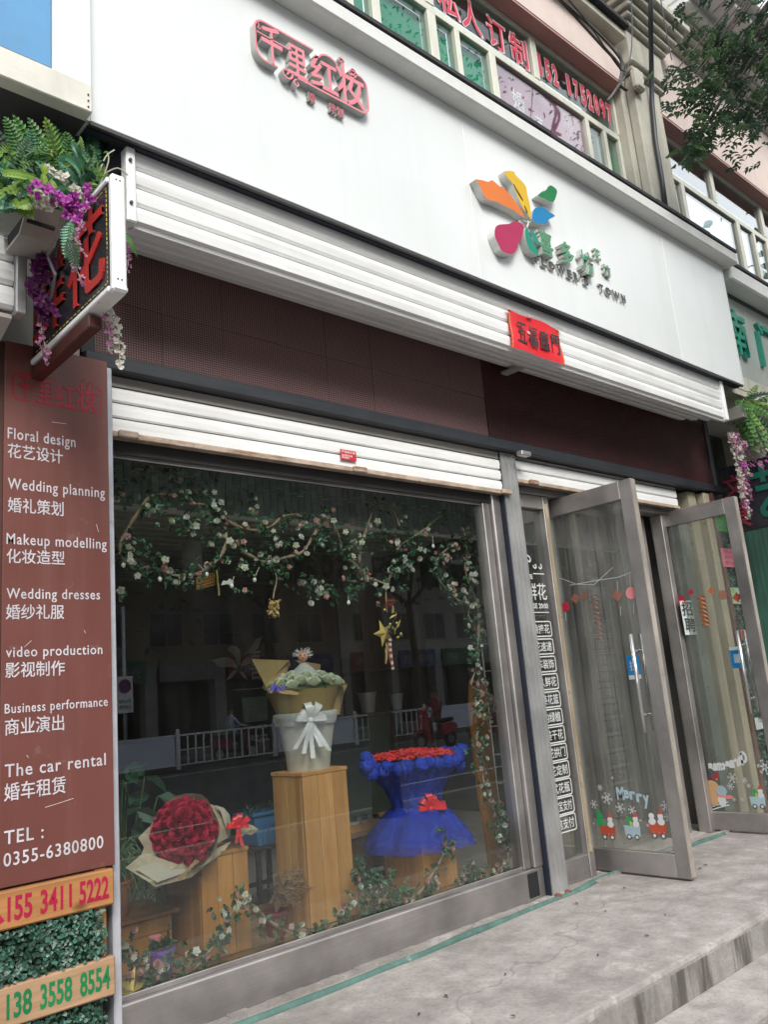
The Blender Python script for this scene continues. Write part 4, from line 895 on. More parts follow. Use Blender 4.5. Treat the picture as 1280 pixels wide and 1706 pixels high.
def wagon(par, px, py, col, w, X=4.47, extras='snow'):
    c = atx(px, py, X-.0052); h = w*.62
    def q(dy, dz): return Vector((0, c.y-dy, c.z+dz))
    plate(par, 'wagon', col, [q(-w*.55, h), q(-w*.48, 0), q(w*.48, 0), q(w*.55, h)], X)
    for s in (-1, 1):
        for rr, mt, dd in ((w*.17, m_tire, .0016), (w*.09, m_dec, .0024)):
            plate(par, 'wheel', mt, [q(s*w*.26+rr*math.cos(t*.52), -w*.02+rr*math.sin(t*.52)) for t in range(12)], X, dd)
    for (dy, r) in ((-.28, .17), (.05, .2), (.33, .15)):
        plate(par, 'dot', m_dec, [q(w*dy+w*.025*math.cos(t), h*.25+w*.025*math.sin(t)) for t in range(6)], X, .0014)
    if extras == 'tree': 
        plate(par, 'fir', m_gn, [q(-w*.75, h*1.02), q(-w*.15, h*1.05), q(-w*.30, h*1.7), q(-w*.2, h*1.8), q(-w*.62, h*2.7), q(-w*.66, h*1.9)], X, .0012)
        heads = [(.25, 1)]
    elif extras == 'two': heads = [(-.3, 0), (.25, 1)]
    else:
        plate(par, 'gift', m_gn, [q(-w*.3, h), q(w*.05, h), q(w*.05, h*1.7), q(-w*.25, h*1.85)], X, .0012); plate(par, 'gift', m_yl, [q(-w*.1, h), q(w*.02, h), q(w*.04, h*1.3), q(-w*.1, h*1.4)], X, .0016); heads = [(.3, 1)]
    for dy, hat in heads:
        plate(par, 'snowman', m_dec, [q(w*dy+w*.22*math.cos(t*.6), h*1.15+w*.18*math.sin(t*.6)) for t in range(10)], X, .0016)
        plate(par, 'snowman', m_dec, [q(w*dy+w*.17*math.cos(t*.6), h*1.6+w*.17*math.sin(t*.6)) for t in range(10)], X, .0020)
        if hat: plate(par, 'hat', m_or, [q(w*dy-w*.16, h*1.78), q(w*dy+w*.16, h*1.82), q(w*dy+w*.02, h*2.3)], X, .0024)
wagon(tr, 1015, 1394, m_or, .10, extras='tree'); wagon(tr, 1056, 1394, m_pb, .10, extras='gift'); wagon(tr, 1099, 1392, m_or, .105, extras='two')
def flake(par, p, r, X, mt=None):
    mb = MB()
    for k in range(3):
        a = math.pi*k/3+.2; dy, dz = math.cos(a)*r, math.sin(a)*r
        band(mb, [(X-.0058, p.y-dy, p.z-dz), (X-.0058, p.y+dy, p.z+dz)], r*.22, (-1, 0, 0), (.0008, 0, 0))
        for s in (-1, 1):
            for e in (-.5, .5):
                q = (p.y+s*dy*.6, p.z+s*dz*.6); a2 = a+e
                band(mb, [(X-.0058, q[0], q[1]), (X-.0058, q[0]+s*math.cos(a2)*r*.4, q[1]+s*math.sin(a2)*r*.4)], r*.15, (-1, 0, 0), (.0008, 0, 0))
    mb.build('snowflake', mt or m_dec, par)
fk = root('snowflake_decals', 'scattered white snowflakes stuck low on the first glass door', 'decal', (4.46, 0, .4))
for (px, py, r) in ((1012, 1330, .035), (1034, 1346, .03), (1054, 1350, .025), (1110, 1343, .03), (1115, 1362, .025), (990, 1340, .025), (1000, 1312, .018), (1114, 1325, .008), (1021, 1296, .009), (1080, 1375, .009), (990, 1372, .007), (1068, 1367, .008)):
    flake(fk, dq(px, py), r, 4.47)
def ring(par, name, mt, px, py, r, X, n=14, diamond=False, d=.0008):
    c = atx(px, py, X-.0052)
    plate(par, name, mt, [Vector((0, c.y+r*math.cos(t*2*math.pi/(4 if diamond else n)), c.z+r*math.sin(t*2*math.pi/(4 if diamond else n)))) for t in range(4 if diamond else n)], X, d)
ny = root('new_year_decals', 'string of red circles, diamonds and a firecracker stuck on the first glass door', 'decal', (4.46, 0, 1.6))
m_or2 = M('translucent_orange_vinyl', (.34, .14, .10), rough=.6, alpha=.6); m_rdv = M('red_vinyl', (.45, .02, .05), rough=.5); m_brv = M('brown_vinyl', (.26, .13, .09), rough=.6, alpha=.55)
ring(ny, 'circle', m_rdv, 943, 1011, .030, 4.47); ring(ny, 'diamond', m_or2, 959, 997, .036, 4.47, diamond=True); ring(ny, 'diamond', m_brv, 974, 992, .033, 4.47, diamond=True); ring(ny, 'diamond', m_or2, 1029, 992, .040, 4.47, diamond=True)
ring(ny, 'circle', m_pkv, 1052, 988, .036, 4.47)
for k in range(9):
    for s in (-1, 1):
        c = dq(991+k*1.3, 997+k*8.5); mb = MB(); mb.leaf((4.4642, c.y, c.z+.02), (0, s*.9, -.7), .034, .022, (-1, 0, 0)); mb.build('firecracker', m_brv, ny)
mb = MB()
for pts in ([(925, 960), (960, 973), (990, 974), (1022, 945)], [(950, 975), (1000, 966), (1030, 962), (1058, 951)]): band(mb, [dq(x, y) for x, y in pts], .003, (-1, 0, 0), (.0006, 0, 0))
for (x, y0__, y1__) in ((1029, 968, 984), (1050, 955, 980), (943, 1020, 1035), (1034, 1010, 1026), (1056, 1003, 1022)): band(mb, [dq(x, y0__), dq(x+1, y1__)], .002, (-1, 0, 0), (.0006, 0, 0))
mb.build('string', m_dec, ny)
# second door decals
def dq2(px, py): return atx(px, py, 5.85-.0052)
ch_ = root('christmas_decal', 'white mirrored Christmas lettering on the second glass door', 'decal', (5.84, 0, .6))
a = dq2(1248, 1275); b_ = dq2(1183, 1288); n = 9; st_ = (b_.y-a.y)/n; widths = 1
for k, ch in enumerate('Christmas'):
    text(ch, m_dec, ch_, (5.8447, a.y+st_*k-.0, a.z-.01-.05*math.sin(k/8*1.6)+.02), (0, 1, 0), (0, 0, 1), w=abs(st_)*1.05*(1.5 if k == 0 else 1), h=.085 if k in (0, 1) else .055, depth=-.0008, bold=.06)
sl = root('sleigh_decal', 'reindeer and white bear riding a sleigh stuck on the second glass door', 'decal', (5.84, 0, .4))
def blob(par, nm, mt, px, py, ry, rz, d, X=5.85, tilt=0):
    c = atx(px, py, X-.0052); plate(par, nm, mt, [Vector((0, c.y+ry*math.cos(t*.45)*math.cos(tilt), c.z+rz*math.sin(t*.45))) for t in range(14)], X, d)
blob(sl, 'reindeer', m_tan, 1187, 1312, .055, .05, .0010); blob(sl, 'reindeer', m_tan, 1190, 1330, .04, .05, .0012)
for dx in (-9, 8):
    c = dq2(1187+dx, 1300); mb = MB(); band(mb, [(5.8440, c.y, c.z), (5.8440, c.y+dx*-.0006, c.z+.03)], .012, (-1, 0, 0), (.0008, 0, 0)); mb.build('antler', m_tan, sl)
c = dq2(1191, 1296); plate(sl, 'hat', m_rdv, [Vector((0, c.y+.03, c.z-.012)), Vector((0, c.y-.03, c.z-.0)), Vector((0, c.y-.03, c.z+.045))], 5.85, .0016)
blob(sl, 'bear', m_pb, 1203, 1318, .038, .038, .0016); blob(sl, 'bear', m_dec, 1204, 1333, .030, .045, .0014); blob(sl, 'scarf', m_pkv, 1203, 1326, .03, .010, .0022); blob(sl, 'scarf', m_pkv, 1215, 1328, .035, .012, .002)
mb = MB(); band(mb, [dq2(x, y)-Vector((.001, 0, 0)) for x, y in [(1174, 1338), (1168, 1336), (1166, 1343), (1172, 1350), (1184, 1350), (1200, 1345), (1216, 1341)]], .008, (-1, 0, 0), (.0008, 0, 0))
band(mb, [dq2(x, y)-Vector((.001, 0, 0)) for x, y in [(1183, 1345), (1214, 1336)]], .006, (-1, 0, 0), (.0008, 0, 0)); mb.build('sleigh', m_dec, sl)
w2 = root('train_decal', 'pale wagon with a green gift stuck on the second glass door', 'decal', (5.84, -.4, .35)); wagon(w2, 1265, 1343, m_pb, .10, X=5.85, extras='gift')
fk2 = root('snowflake_decals', 'white snowflakes stuck low on the second glass door', 'decal', (5.84, 0, .5))
for (px, py, r) in ((1221, 1296, .035), (1218, 1310, .025), (1241, 1300, .022), (1275, 1278, .05), (1248, 1309, .014), (1224, 1332, .012), (1237, 1332, .012)): flake(fk2, dq2(px, py), r, 5.85)
pp = root('notice_paper', 'white handwritten help wanted notice taped behind the second door', 'notice', (5.87, .0, 1.5))
def wallp(px, py): return at(px, py, .018)
A = [wallp(*p) for p in ((1133, 1001), (1152, 1000), (1163, 1057), (1143, 1058))]
m_pap = M('white_paper', (.60, .66, .64), rough=.7)
MB().prism([A[3], A[2], A[1], A[0]], (0, .001, 0)).build('sheet', m_pap, pp)
text('招', m_bk, pp, A[0]*.5+A[1]*.5+Vector((-.075, -.003, -.115)), (1, 0, 0), (0, 0, 1), w=.15, h=.105, depth=.001, bold=.02)
text('聘', m_bk, pp, A[2]*.5+A[3]*.5+Vector((-.075, -.003, .02)), (1, 0, 0), (0, 0, 1), w=.15, h=.105, depth=.001, bold=.02)
ny2 = root('new_year_decals', 'red dots and an orange firecracker string stuck on the second glass door', 'decal', (5.84, 0, 1.5))
ring(ny2, 'circle', m_rdv, 1123, 1017, .032, 5.85); ring(ny2, 'circle', m_rdv, 1135, 1000, .038, 5.85); ring(ny2, 'diamond', m_rdv, 1152, 986, .025, 5.85, diamond=True); ring(ny2, 'diamond', m_dor, 1186, 984, .03, 5.85, diamond=True)
ring(ny2, 'circle', m_or2, 1205, 991, .035, 5.85); ring(ny2, 'diamond', m_or, 1229, 995, .036, 5.85, diamond=True)
for k in range(7):
    for s in (-1, 1):
        c = dq2(1170+k*1.2, 998+k*7.2); mb = MB(); mb.leaf((5.8442, c.y, c.z+.02), (0, s*.9, -.7), .042, .026, (-1, 0, 0)); mb.build('firecracker', m_dor, ny2)
pb = root('blue_sticker', 'blue payment sticker on the glass of the second door', 'sticker', (5.84, -.3, 1.2))
c = dq2(1230, 1096); plate(pb, 'sheet', m_blue, [Vector((0, c.y+.05, c.z-.07)), Vector((0, c.y-.045, c.z-.07)), Vector((0, c.y-.045, c.z+.055)), Vector((0, c.y+.05, c.z+.055))], 5.85)
plate(pb, 'header', m_dec, [Vector((0, c.y+.05, c.z+.056)), Vector((0, c.y-.045, c.z+.056)), Vector((0, c.y-.045, c.z+.078)), Vector((0, c.y+.05, c.z+.078))], 5.85)
plate(pb, 'window', m_pb, [Vector((0, c.y+.028, c.z-.035)), Vector((0, c.y-.025, c.z-.035)), Vector((0, c.y-.025, c.z+.028)), Vector((0, c.y+.028, c.z+.028))], 5.85, .0016)
bx('inner_post', m_steelv, (5.50, 5.60, .20, .27, 0, 2.30), st, bev=.004); bx('inner_post', m_steelv, (5.655, 5.72, .17, .23, 0, 2.30), st, bev=.004)
# inner doorway: plastic strip curtain and a wire rack seen through the glass
m_strip = GLASS('pvc_strip', tint=(.80, .80, .76), f0=.04, dirt=.34, dirtcol=(.36, .36, .34), diff=.05)
cu = root('strip_curtain', 'clear plastic strip curtain hanging in the doorway', 'curtain', (5.0, .25, 2.2))
for k in range(12):
    x = 4.40+k*.090; yo = .24+.012*(k % 2)+random.uniform(-.006, .006)
    mb = MB(); pr_ = [(x, yo, 0), (x+.03, yo-.008, 0), (x+.065, yo-.010, 0), (x+.098, yo+.0, 0)]
    for z in (.06, .8, 1.5, 2.28):
        for q in pr_: mb.v.append((q[0]+.008*math.sin(z*2+k), q[1], z))
    for j in range(3):
        for i in range(3): n0 = j*4+i; mb.f.append((n0, n0+1, n0+5, n0+4)); mb.m.append(0)
    mb.build('strip', m_strip, cu)
rk = root('wire_rack', 'pale wire rack standing inside the doorway', 'rack', (5.0, .9, 0))
m_wire = M('white_wire', (.5, .48, .45), rough=.4)
for (x, y) in ((4.75, .75), (5.35, .75), (4.75, 1.1), (5.35, 1.1)): MB().tube([(x, y, 0), (x, y, 1.7)], .008, 6).build('post', m_wire, rk)
for z in (.25, .45, .65, .85, 1.05, 1.25, 1.45, 1.62):
    mb = MB()
    for y in (.75, 1.1): mb.tube([(4.75, y, z), (5.35, y, z)], .004, 5)
    for y in (.75,): mb.tube([(4.75, y, z+.04), (5.35, y, z+.04)], .003, 5)
    for k in range(9): mb.tube([(4.75+k*.075, .75, z), (4.75+k*.075, 1.1, z)], .002, 4)
    mb.build('shelf', m_wire, rk)
mb = MB()
for k in range(12): mb.box(4.8+.045*k, 4.83+.045*k, .8, 1.05, .26+.2*(k % 6), .36+.2*(k % 6))
mb.build('stock', M('brown_card_stock', (.16, .12, .08), var=.4), rk)
# ------------------------------------------------------------------ right of the doors
bx('glass_jamb_panel', M('grey_green_panel', (.22, .25, .22), rough=.3, var=.15), (5.95, 6.10, .02, .08, 0, 2.33), None, label='smooth grey green panel behind the second glass door', cat='panel')
m_peel = M('peeling_cream_paint', (.36, .325, .235), rough=.85, var=.12, vs=3, spots=.9, spotcol=(.11, .09, .065), bump=.4, streak=.3)
bx('post', m_peel, (6.115, 6.235, -.02, .1, 0, 2.5), None, label='cream painted post with rust spots behind the second glass door', cat='post', bev=.006)
bx('post', M('shaded_gap_blue', (.05, .06, .085), rough=.7), (6.24, 6.285, .02, .08, 0, 2.5), None, label='narrow slate blue strip coloured as the shaded gap between the two cream posts', cat='post')  # dark blue strip stands for the shaded gap, not a post
bx('post', m_peel, (6.29, 6.385, -.06, .08, 0, 2.5), None, label='cream post with badly peeling paint beside the brown timber', cat='post', bev=.006)
bx('timber', WOOD('red_brown_timber', (.12, .05, .03), (.20, .09, .055), 'Z', .7), (6.388, 6.435, -.075, .05, 0, 2.5), None, label='red brown timber edge of the green leaf wall', cat='timber')
gw = ivy('tall artificial leaf wall with small posters right of the doors', 6.44, 6.80, 0, 2.42, 5200, Y=-.02, sz=.022)
def poster(nm, label, mt, px0, py0, px1, py1, Y, cat='poster'):
    a = at(px0, py1, Y); b_ = at(px1, py0, Y); r = root(nm, label, cat, a)
    MB().box(a.x, b_.x, Y-.003, Y, min(a.z, b_.z), max(a.z, b_.z)).build('sheet', mt, r); return r, a, b_
m_pkp = M('pink_poster', (.62, .16, .22), rough=.6, var=.1); m_gnp = M('green_white_poster', (.30, .50, .26), rough=.6, var=.4, vs=14)
p1, a, b_ = poster('poster', 'pink paper poster with faint lines on the green leaf wall', m_pkp, 1206, 917, 1238, 944, -.075)
for k in range(3): text('请勿吸烟', M('deep_pink_text', (.40, .05, .08)), p1, (a.x+.04, -.0785, min(a.z, b_.z)+.02+k*.045), (1, 0, 0), (0, 0, 1), w=.26, h=.03, depth=.0006)
p2, a, b_ = poster('poster', 'green and white poster below the pink one on the leaf wall', m_gnp, 1222, 980, 1252, 1006, -.075)
bx('patch', m_pap, (a.x+.10, a.x+.2, -.082, -.079, min(a.z, b_.z)+.02, max(a.z, b_.z)-.02), p2)
p3, a, b_ = poster('poster', 'small red and pink poster low on the leaf wall behind the door handle', m_or, 1236, 1048, 1256, 1066, -.075)
p4, a, b_ = poster('poster', 'white handwritten paper low on the leaf wall at the right edge', m_pap, 1261, 1190, 1290, 1216, -.075)
text('停车', m_bk, p4, (a.x+.05, -.079, min(a.z, b_.z)+.05), (1, 0, 0), (0, 0, 1), w=.16, h=.08, depth=.0006, bold=.02)
p5, a, b_ = poster('poster', 'bright green leafy poster at the top of the leaf wall', M('bright_leaf_poster', (.05, .38, .08), rough=.6, var=.6, vs=30), 1196, 852, 1222, 884, -.075)
bx('poster', m_or, (7.02, 7.14, -.14, -.137, 1.12, 1.32), None, label='narrow red poster past the free edge of the second door', cat='poster')
m_dkg = M('dark_green_drape', (.008, .055, .035), rough=.7, var=.3)
dr_ = root('drape', 'dark green door curtain of the neighbouring shop', 'curtain', (7.2, 0, 0))
mb = MB(); n = 40
for i in range(n+1):
    x = 6.82+i*.02; y = -.03+.03*math.sin(i*1.3)
    mb.v += [(x, y, 0), (x, y, 2.45)]
for i in range(n): mb.f.append((2*i, 2*i+2, 2*i+3, 2*i+1)); mb.m.append(0)
mb.build('cloth', m_dkg, dr_, smooth=True)
bx('shop_wall', m_stone, (7.62, 7.75, -.02, .3, 0, 3.3), None, kind='structure')
bx('shop_wall', M('dim_interior', (.03, .03, .028)), (6.82, 14, .35, .5, 0, 3.3), None, kind='structure')
ns = root('roller_shutter', 'brownish ribbed shutter of the neighbouring shop beyond the green curtain', 'roller shutter', (9, .0, 2.2))
for k in range(5): MB().prism(*slat_profile(6.9, 14, .05, 2.06+k*.085, 2.06+k*.085+.082)).build('slat', m_beige, ns)
# green and red hanging sign (perpendicular) and its planter
hs = root('light_box', 'dark projecting sign with red and green characters beside the right end of the display band', 'light box', (6.55, -.4, 2.4))
bx('face', m_lbb, (6.58, 6.64, -.70, -.08, 2.17, 2.72), hs, bev=.006)
m_crd = M('crimson_led', (.22, .018, .05), rough=.5); m_gld = M('green_led', (.005, .11, .075), rough=.5)
text('具', m_crd, hs, (6.579, -.10, 2.20), (0, -1, 0), (0, 0, 1), w=.18, h=.20, depth=.01, bold=.03, name='letter'); text('文', m_crd, hs, (6.579, -.10, 2.46), (0, -1, 0), (0, 0, 1), w=.18, h=.18, depth=.01, bold=.03, name='letter')
text('艺', m_gld, hs, (6.579, -.32, 2.24), (0, -1, 0), (0, 0, 1), w=.34, h=.42, depth=.01, bold=.03, name='letter')
pr2 = root('planter', 'planter of ferns and trailing pink blossom under the right end of the white sign', 'planter', (6.5, -.4, 3.1))
bx('trough', m_trough, (6.36, 6.70, -.46, -.28, 3.02, 3.12), pr2, bev=.004)
for i in range(44):
    c = Vector((random.uniform(6.36, 6.62), random.uniform(-.46, -.30), 3.12)); e = c+Vector((random.uniform(-.10, .26), random.uniform(-.22, .05), random.uniform(-.42, .16)))
    frond(pr2, c, e, random.uniform(.02, .10), random.uniform(.03, .055), m_fern[random.choice([0, 0, 1, 2])], n=10)
for i in range(9): orchid_cluster(pr2, (random.uniform(6.30, 6.7), -.44+random.uniform(-.05, .05), random.uniform(2.66, 2.90)), 6, .04, .024, random.choice([3, 3, 0, 1]))
for (x, L, m) in ((6.30, .62, 3), (6.33, .70, 1), (6.31, .50, 3), (6.38, .5, 3), (6.44, .35, 1), (6.36, .66, 3), (6.28, .55, 1), (6.42, .55, 3)): tail(pr2, (x, -.36, 2.92), L, m, .018, .015)
# neighbour sign
sn = root('fascia_sign', 'glossy grey neighbour sign with raised green characters at the right edge', 'shop sign', (7, -.35, 3.4))
m_gst = M('glossy_grey_panel', (.40, .42, .40), rough=.12, var=.1, vs=3, coat=.6)
for k in range(5): MB().box(6.376+k*1.5, 6.376+k*1.5+1.496, -.36, -.30, 3.44, 4.22).build('panel', m_gst, sn)
bx('lower_trim', m_stone, (6.376, 14, -.40, -.0, 3.30, 3.438), sn, bev=.01)
bx('upper_trim', m_darkhead, (6.376, 14, -.37, -.0, 4.19, 4.221), sn)
m_jade = M('jade_letter', (.01, .22, .15), rough=.35, coat=.4)
for k, ch in enumerate('南门文具'): text(ch, m_jade, sn, (6.54+k*.60, -.36, 3.64), (1, 0, 0), (0, 0, 1), w=.36, h=.42, depth=.035, bold=.035, name='letter')
bx('soffit_board', m_stone, (6.376, 14, -.4, .3, 3.25, 3.298), None, kind='structure')
# ------------------------------------------------------------------ upper floor
m_cgreen = M('jade_green_curtain', (.004, .34, .18), rough=.7, var=.12, vs=2); m_cgrey = M('grey_ribbed_curtain', (.13, .15, .17), rough=.7, var=.3, vs=30)
m_inside = M('upper_room_dark', (.03, .033, .03), rough=.9)
def window_bay(name, label, x0, x1, panes, mull_lo, mull_up, glass):
    r = root(name, label, 'window', ((x0+x1)/2, 0, 4.4)); ZT, Z0, Z1 = 5.60, 4.42, 6.04
    bx('frame', m_cream, (x0, x1, -.02, .05, Z1-.045, Z1), r, bev=.004); bx('frame', m_cream, (x0, x1, -.02, .05, Z0, Z0+.05), r, bev=.004)
    bx('transom', m_cream, (x0, x1, -.024, .05, ZT-.03, ZT+.03), r, bev=.004)
    for x, w_ in mull_lo: bx('mullion', m_cream, (x-w_/2, x+w_/2, -.028, .05, Z0+.051, ZT-.031), r, bev=.003)
    for x, w_ in mull_up: bx('mullion', m_cream, (x-w_/2, x+w_/2, -.028, .05, ZT+.031, Z1-.046), r, bev=.003)
    for (a, b_, lo, kind) in panes:
        z0, z1_ = (Z0+.05, ZT-.03) if lo else (ZT+.03, Z1-.045); yb = .035 if kind != 'dark' else .4
        bx('pane', glass if kind != 'poster' else m_glass, (a, b_, .0, .004, z0, z1_), r)
        if kind == 'green': bx('blind', m_cgreen, (a, b_, .05, .06, z0, z1_), r, label='jade green blind behind the glass')
        elif kind == 'grey': bx('curtain', m_cgrey, (a, b_, .05, .06, z0, z1_), r, label='grey curtain behind the glass')
    return r
ZT = 5.60
L_panes = [(1.2, 2.9, 1, 'grey'), (2.95, 3.10, 1, 'green'), (3.18, 3.62, 1, 'green'), (3.70, 3.88, 1, 'green'), (3.94, 4.25, 1, 'green'), (4.32, 5.44, 1, 'poster'), (5.49, 5.70, 1, 'dark'), (5.75, 5.93, 1, 'green'),
           (1.2, 3.62, 0, 'dark'), (3.70, 4.80, 0, 'dark'), (4.87, 5.95, 0, 'dark')]
wl = window_bay('upper_window', 'cream framed upper window with jade blinds, red phone lettering and a purple photo poster', 1.0, 5.97, L_panes,
  [(2.925, .05), (3.14, .07), (3.66, .08), (3.91, .05), (4.285, .07), (5.465, .05), (5.725, .045), (5.95, .04)], [(3.66, .08), (4.835, .07), (5.96, .03)], m_gup)
pn = [(6.70, 6.98, 1, 'dark'), (7.06, 8.12, 1, 'dark'), (8.2, 8.5, 1, 'dark'), (8.56, 8.84, 1, 'dark'), (6.70, 7.68, 0, 'dark'), (7.75, 8.83, 0, 'dark'), (8.9, 10.1, 0, 'dark'), (8.9, 10.1, 1, 'dark'), (10.2, 12, 1, 'dark'), (10.2, 12, 0, 'dark')]
wr = window_bay('upper_window', 'cream framed upper window at the right whose panes mirror the bright sky', 6.62, 12.0, pn, [(6.66, .06), (7.02, .07), (8.16, .08), (8.53, .05), (8.87, .06), (10.15, .08)], [(6.66, .06), (7.715, .07), (8.865, .07), (10.15, .08)], m_gupr)
m_purp = M('purple_photo_poster', (.19, .09, .12), rough=.5, var=.5, vs=1.6)
def poster_mat():
    m, nt, b = _mat('wedding_photo_poster'); v = _vec(nt); n = _noise(nt, v, 2.2, 6, .6); n2 = _noise(nt, v, 5, 8, .7)
    c = _ramp(nt, n, [(.30, (.13, .025, .07)), (.48, (.30, .08, .17)), (.62, (.44, .20, .30)), (.75, (.62, .42, .50))])
    c = _mixc(nt, _ramp(nt, n2, [(.55, _g(0)), (.68, _g(.7))]), c, (.52, .14, .22)); nt.links.new(c, b.inputs['Base Color']); b.inputs['Roughness'].default_value = .4; return m
bx('photo_poster', poster_mat(), (4.33, 5.43, .012, .016, 4.475, 5.565), wl, label='purple pink photo poster filling the pane')
m_wsc = M('white_script', (.75, .72, .75), alpha=.85)
for (ch, x, z, h_) in (('婚', 4.52, 5.26, .17), ('纱', 4.56, 5.06, .17), ('艺', 4.78, 5.20, .12), ('术', 4.90, 5.10, .12), ('未', 4.92, 5.0, .13), ('写', 5.16, 5.12, .10), ('真', 5.18, 5.0, .10), ('心', 4.42, 4.96, .12)):
    text(ch, m_wsc, wl, (x, .0118, z), (1, 0, 0), (0, 0, 1), w=h_*.8, h=h_, depth=.001, bold=.02, name='lettering')
m_rv = M('crimson_window_vinyl', (.58, .03, .07), rough=.5); m_rvo = M('pale_vinyl_outline', (.62, .45, .45), rough=.5)
for k, (ch, xa) in enumerate((('私', 3.78), ('人', 4.02), ('订', 4.30), ('制', 4.56))):
    for bo, mt, yy_ in ((.07, m_rvo, -.0045), (.028, m_rv, -.0058)):
        g_ = .01 if bo > .05 else 0
        text(ch, mt, wl, (xa-g_, yy_+.0008, 5.68-g_), (1, 0, 0), (0, 0, 1), w=.20+2*g_, h=.25+2*g_, depth=.0012, bold=bo)
x = 4.90
for ch in '152 1752097':
    if ch != ' ':
        for bo, mt, yy_, g_ in ((.09, m_rvo, -.0045, .006), (.035, m_rv, -.0058, 0)):
            text(ch, mt, wl, (x-g_, yy_+.0008, 5.72-g_), (1, 0, 0), (0, 0, 1), w=(.065 if ch != '1' else .04)+2*g_, h=.20+2*g_, depth=.0012, bold=bo)
    x += .096
MW = dict(kind='structure')
bx('upper_room_back', m_inside, (-8, 14, 1.6, 1.7, 4.2, 7), None, **MW)
bx('upper_floor_slab', m_inside, (-8, 14, .31, 1.6, 4.2, 4.3), None, **MW)
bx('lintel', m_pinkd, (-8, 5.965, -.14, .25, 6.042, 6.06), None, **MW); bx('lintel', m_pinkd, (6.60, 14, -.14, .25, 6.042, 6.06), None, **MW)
bx('pink_fascia', m_pink, (-8, 5.965, -.145, .25, 6.062, 6.42), None, **MW); bx('pink_fascia', m_pink, (6.60, 14, -.145, .25, 6.062, 6.96), None, **MW)
bx('gutter_moulding', m_stone, (-8, 5.93, -.25, .25, 6.421, 6.50), None, bev=.01, **MW); bx('gutter_moulding', m_tar, (-8, 5.93, -.30, .25, 6.501, 6.545), None, bev=.006, **MW)
bx('upper_wall', m_pink, (-8, 5.965, -.05, .25, 6.546, 9), None, **MW)
# pilaster with stepped capital
pi_ = root('pilaster', 'grey cream rendered pilaster with a stepped capital between the two upper windows', 'pilaster', (6.2, -.1, 4.4)); 
bx('shaft', m_stone, (5.98, 6.59, -.10, .3, 4.42, 6.42), pi_, bev=.008); bx('shaft_face', m_stone, (6.05, 6.50, -.19, -.101, 4.42, 6.18), pi_, bev=.012)
bx('corbel', m_stone, (5.985, 6.12, -.26, -.192, 5.98, 6.18), pi_, bev=.02)
z = 6.19
for k, (g_, h_) in enumerate(((.02, .05), (.05, .04), (.03, .30), (.07, .05), (.11, .05), (.15, .06), (.20, .06), (.25, .08))):
    bx('capital_moulding', m_stone, (6.03-g_, 6.55+g_, -.20-g_, .29, z, z+h_-.003), pi_, bev=.010); z += h_
# right cornice and eaves
z = 6.965
for k, (g_, h_) in enumerate(((.05, .05), (.09, .05), (.14, .07), (.20, .05), (.30, .09), (.52, .10), (.62, .12))):
    bx('cornice_moulding', m_ledge if k > 3 else m_stone, (6.86, 10.2, -.15-g_, .29, z, z+h_-.003), None, bev=.012, **MW); z += h_
bx('roof_parapet', m_stone, (6.0, 10.0, -.1, .6, 7.5, 7.9), None, **MW)
bx('corbel_block', m_stone, (9.7, 10.1, -.45, .29, 6.62, 7.48), None, bev=.02, **MW)
# black conduit and thin wires
cd = root('conduit', 'thick black cable running down the corner of the pilaster to the ledge', 'cable', (6.6, -.2, 4.4))
mb = MB(); mb.tube([at(1111, 356, -.22), at(1104, 300, -.22), at(1093, 235, -.22), at(1087, 170, -.22), at(1086, 100, -.30), at(1085, 40, -.45), at(1085, -60, -.60)], .022, 8); mb.build('run', m_black, cd, smooth=True)
for pts in ([(1052, -20), (1054, 60), (1050, 100), (1042, 125)], [(1100, -10), (1112, 60), (1120, 100)], [(940, -10), (985, 45), (1030, 110), (1045, 120)]):
    mb = MB(); mb.tube(smooth_path([at(x, y, -.5) for x, y in pts]), .005, 5); mb.build('wire', m_black, None, org=at(*pts[0], -.5), label={1052: 'thin dark wire looping down beside the pilaster capital', 1100: 'thin dark wire hanging in front of the pink fascia at the right', 940: 'thin dark wire following the gutter moulding'}[pts[0][0]], cat='wire')
m_bundle = M('dirty_cable_bundle', (.10, .095, .085), rough=.9, var=.4, bump=.5)
mb = MB(); mb.tube(smooth_path([at(x, y, -.31) for x, y in [(915, -20), (960, 28), (1000, 72), (1030, 105), (1037, 125), (1028, 150), (1013, 168)]]), .013, 7); mb.tube(smooth_path([at(x+3, y-3, -.33) for x, y in [(905, -20), (955, 22), (1002, 66), (1034, 105), (1039, 128), (1024, 152), (1010, 172)]]), .010, 6); mb.tube(smooth_path([at(x, y, -.33) for x, y in [(1030, 85), (1038, 110), (1034, 140), (1045, 150)]]), .014, 7)
mb.build('cable_bundle', m_bundle, None, org=at(1030, 105, -.31), label='dirty cable bundle crossing the moulding above the upper window', cat='cable', smooth=True)
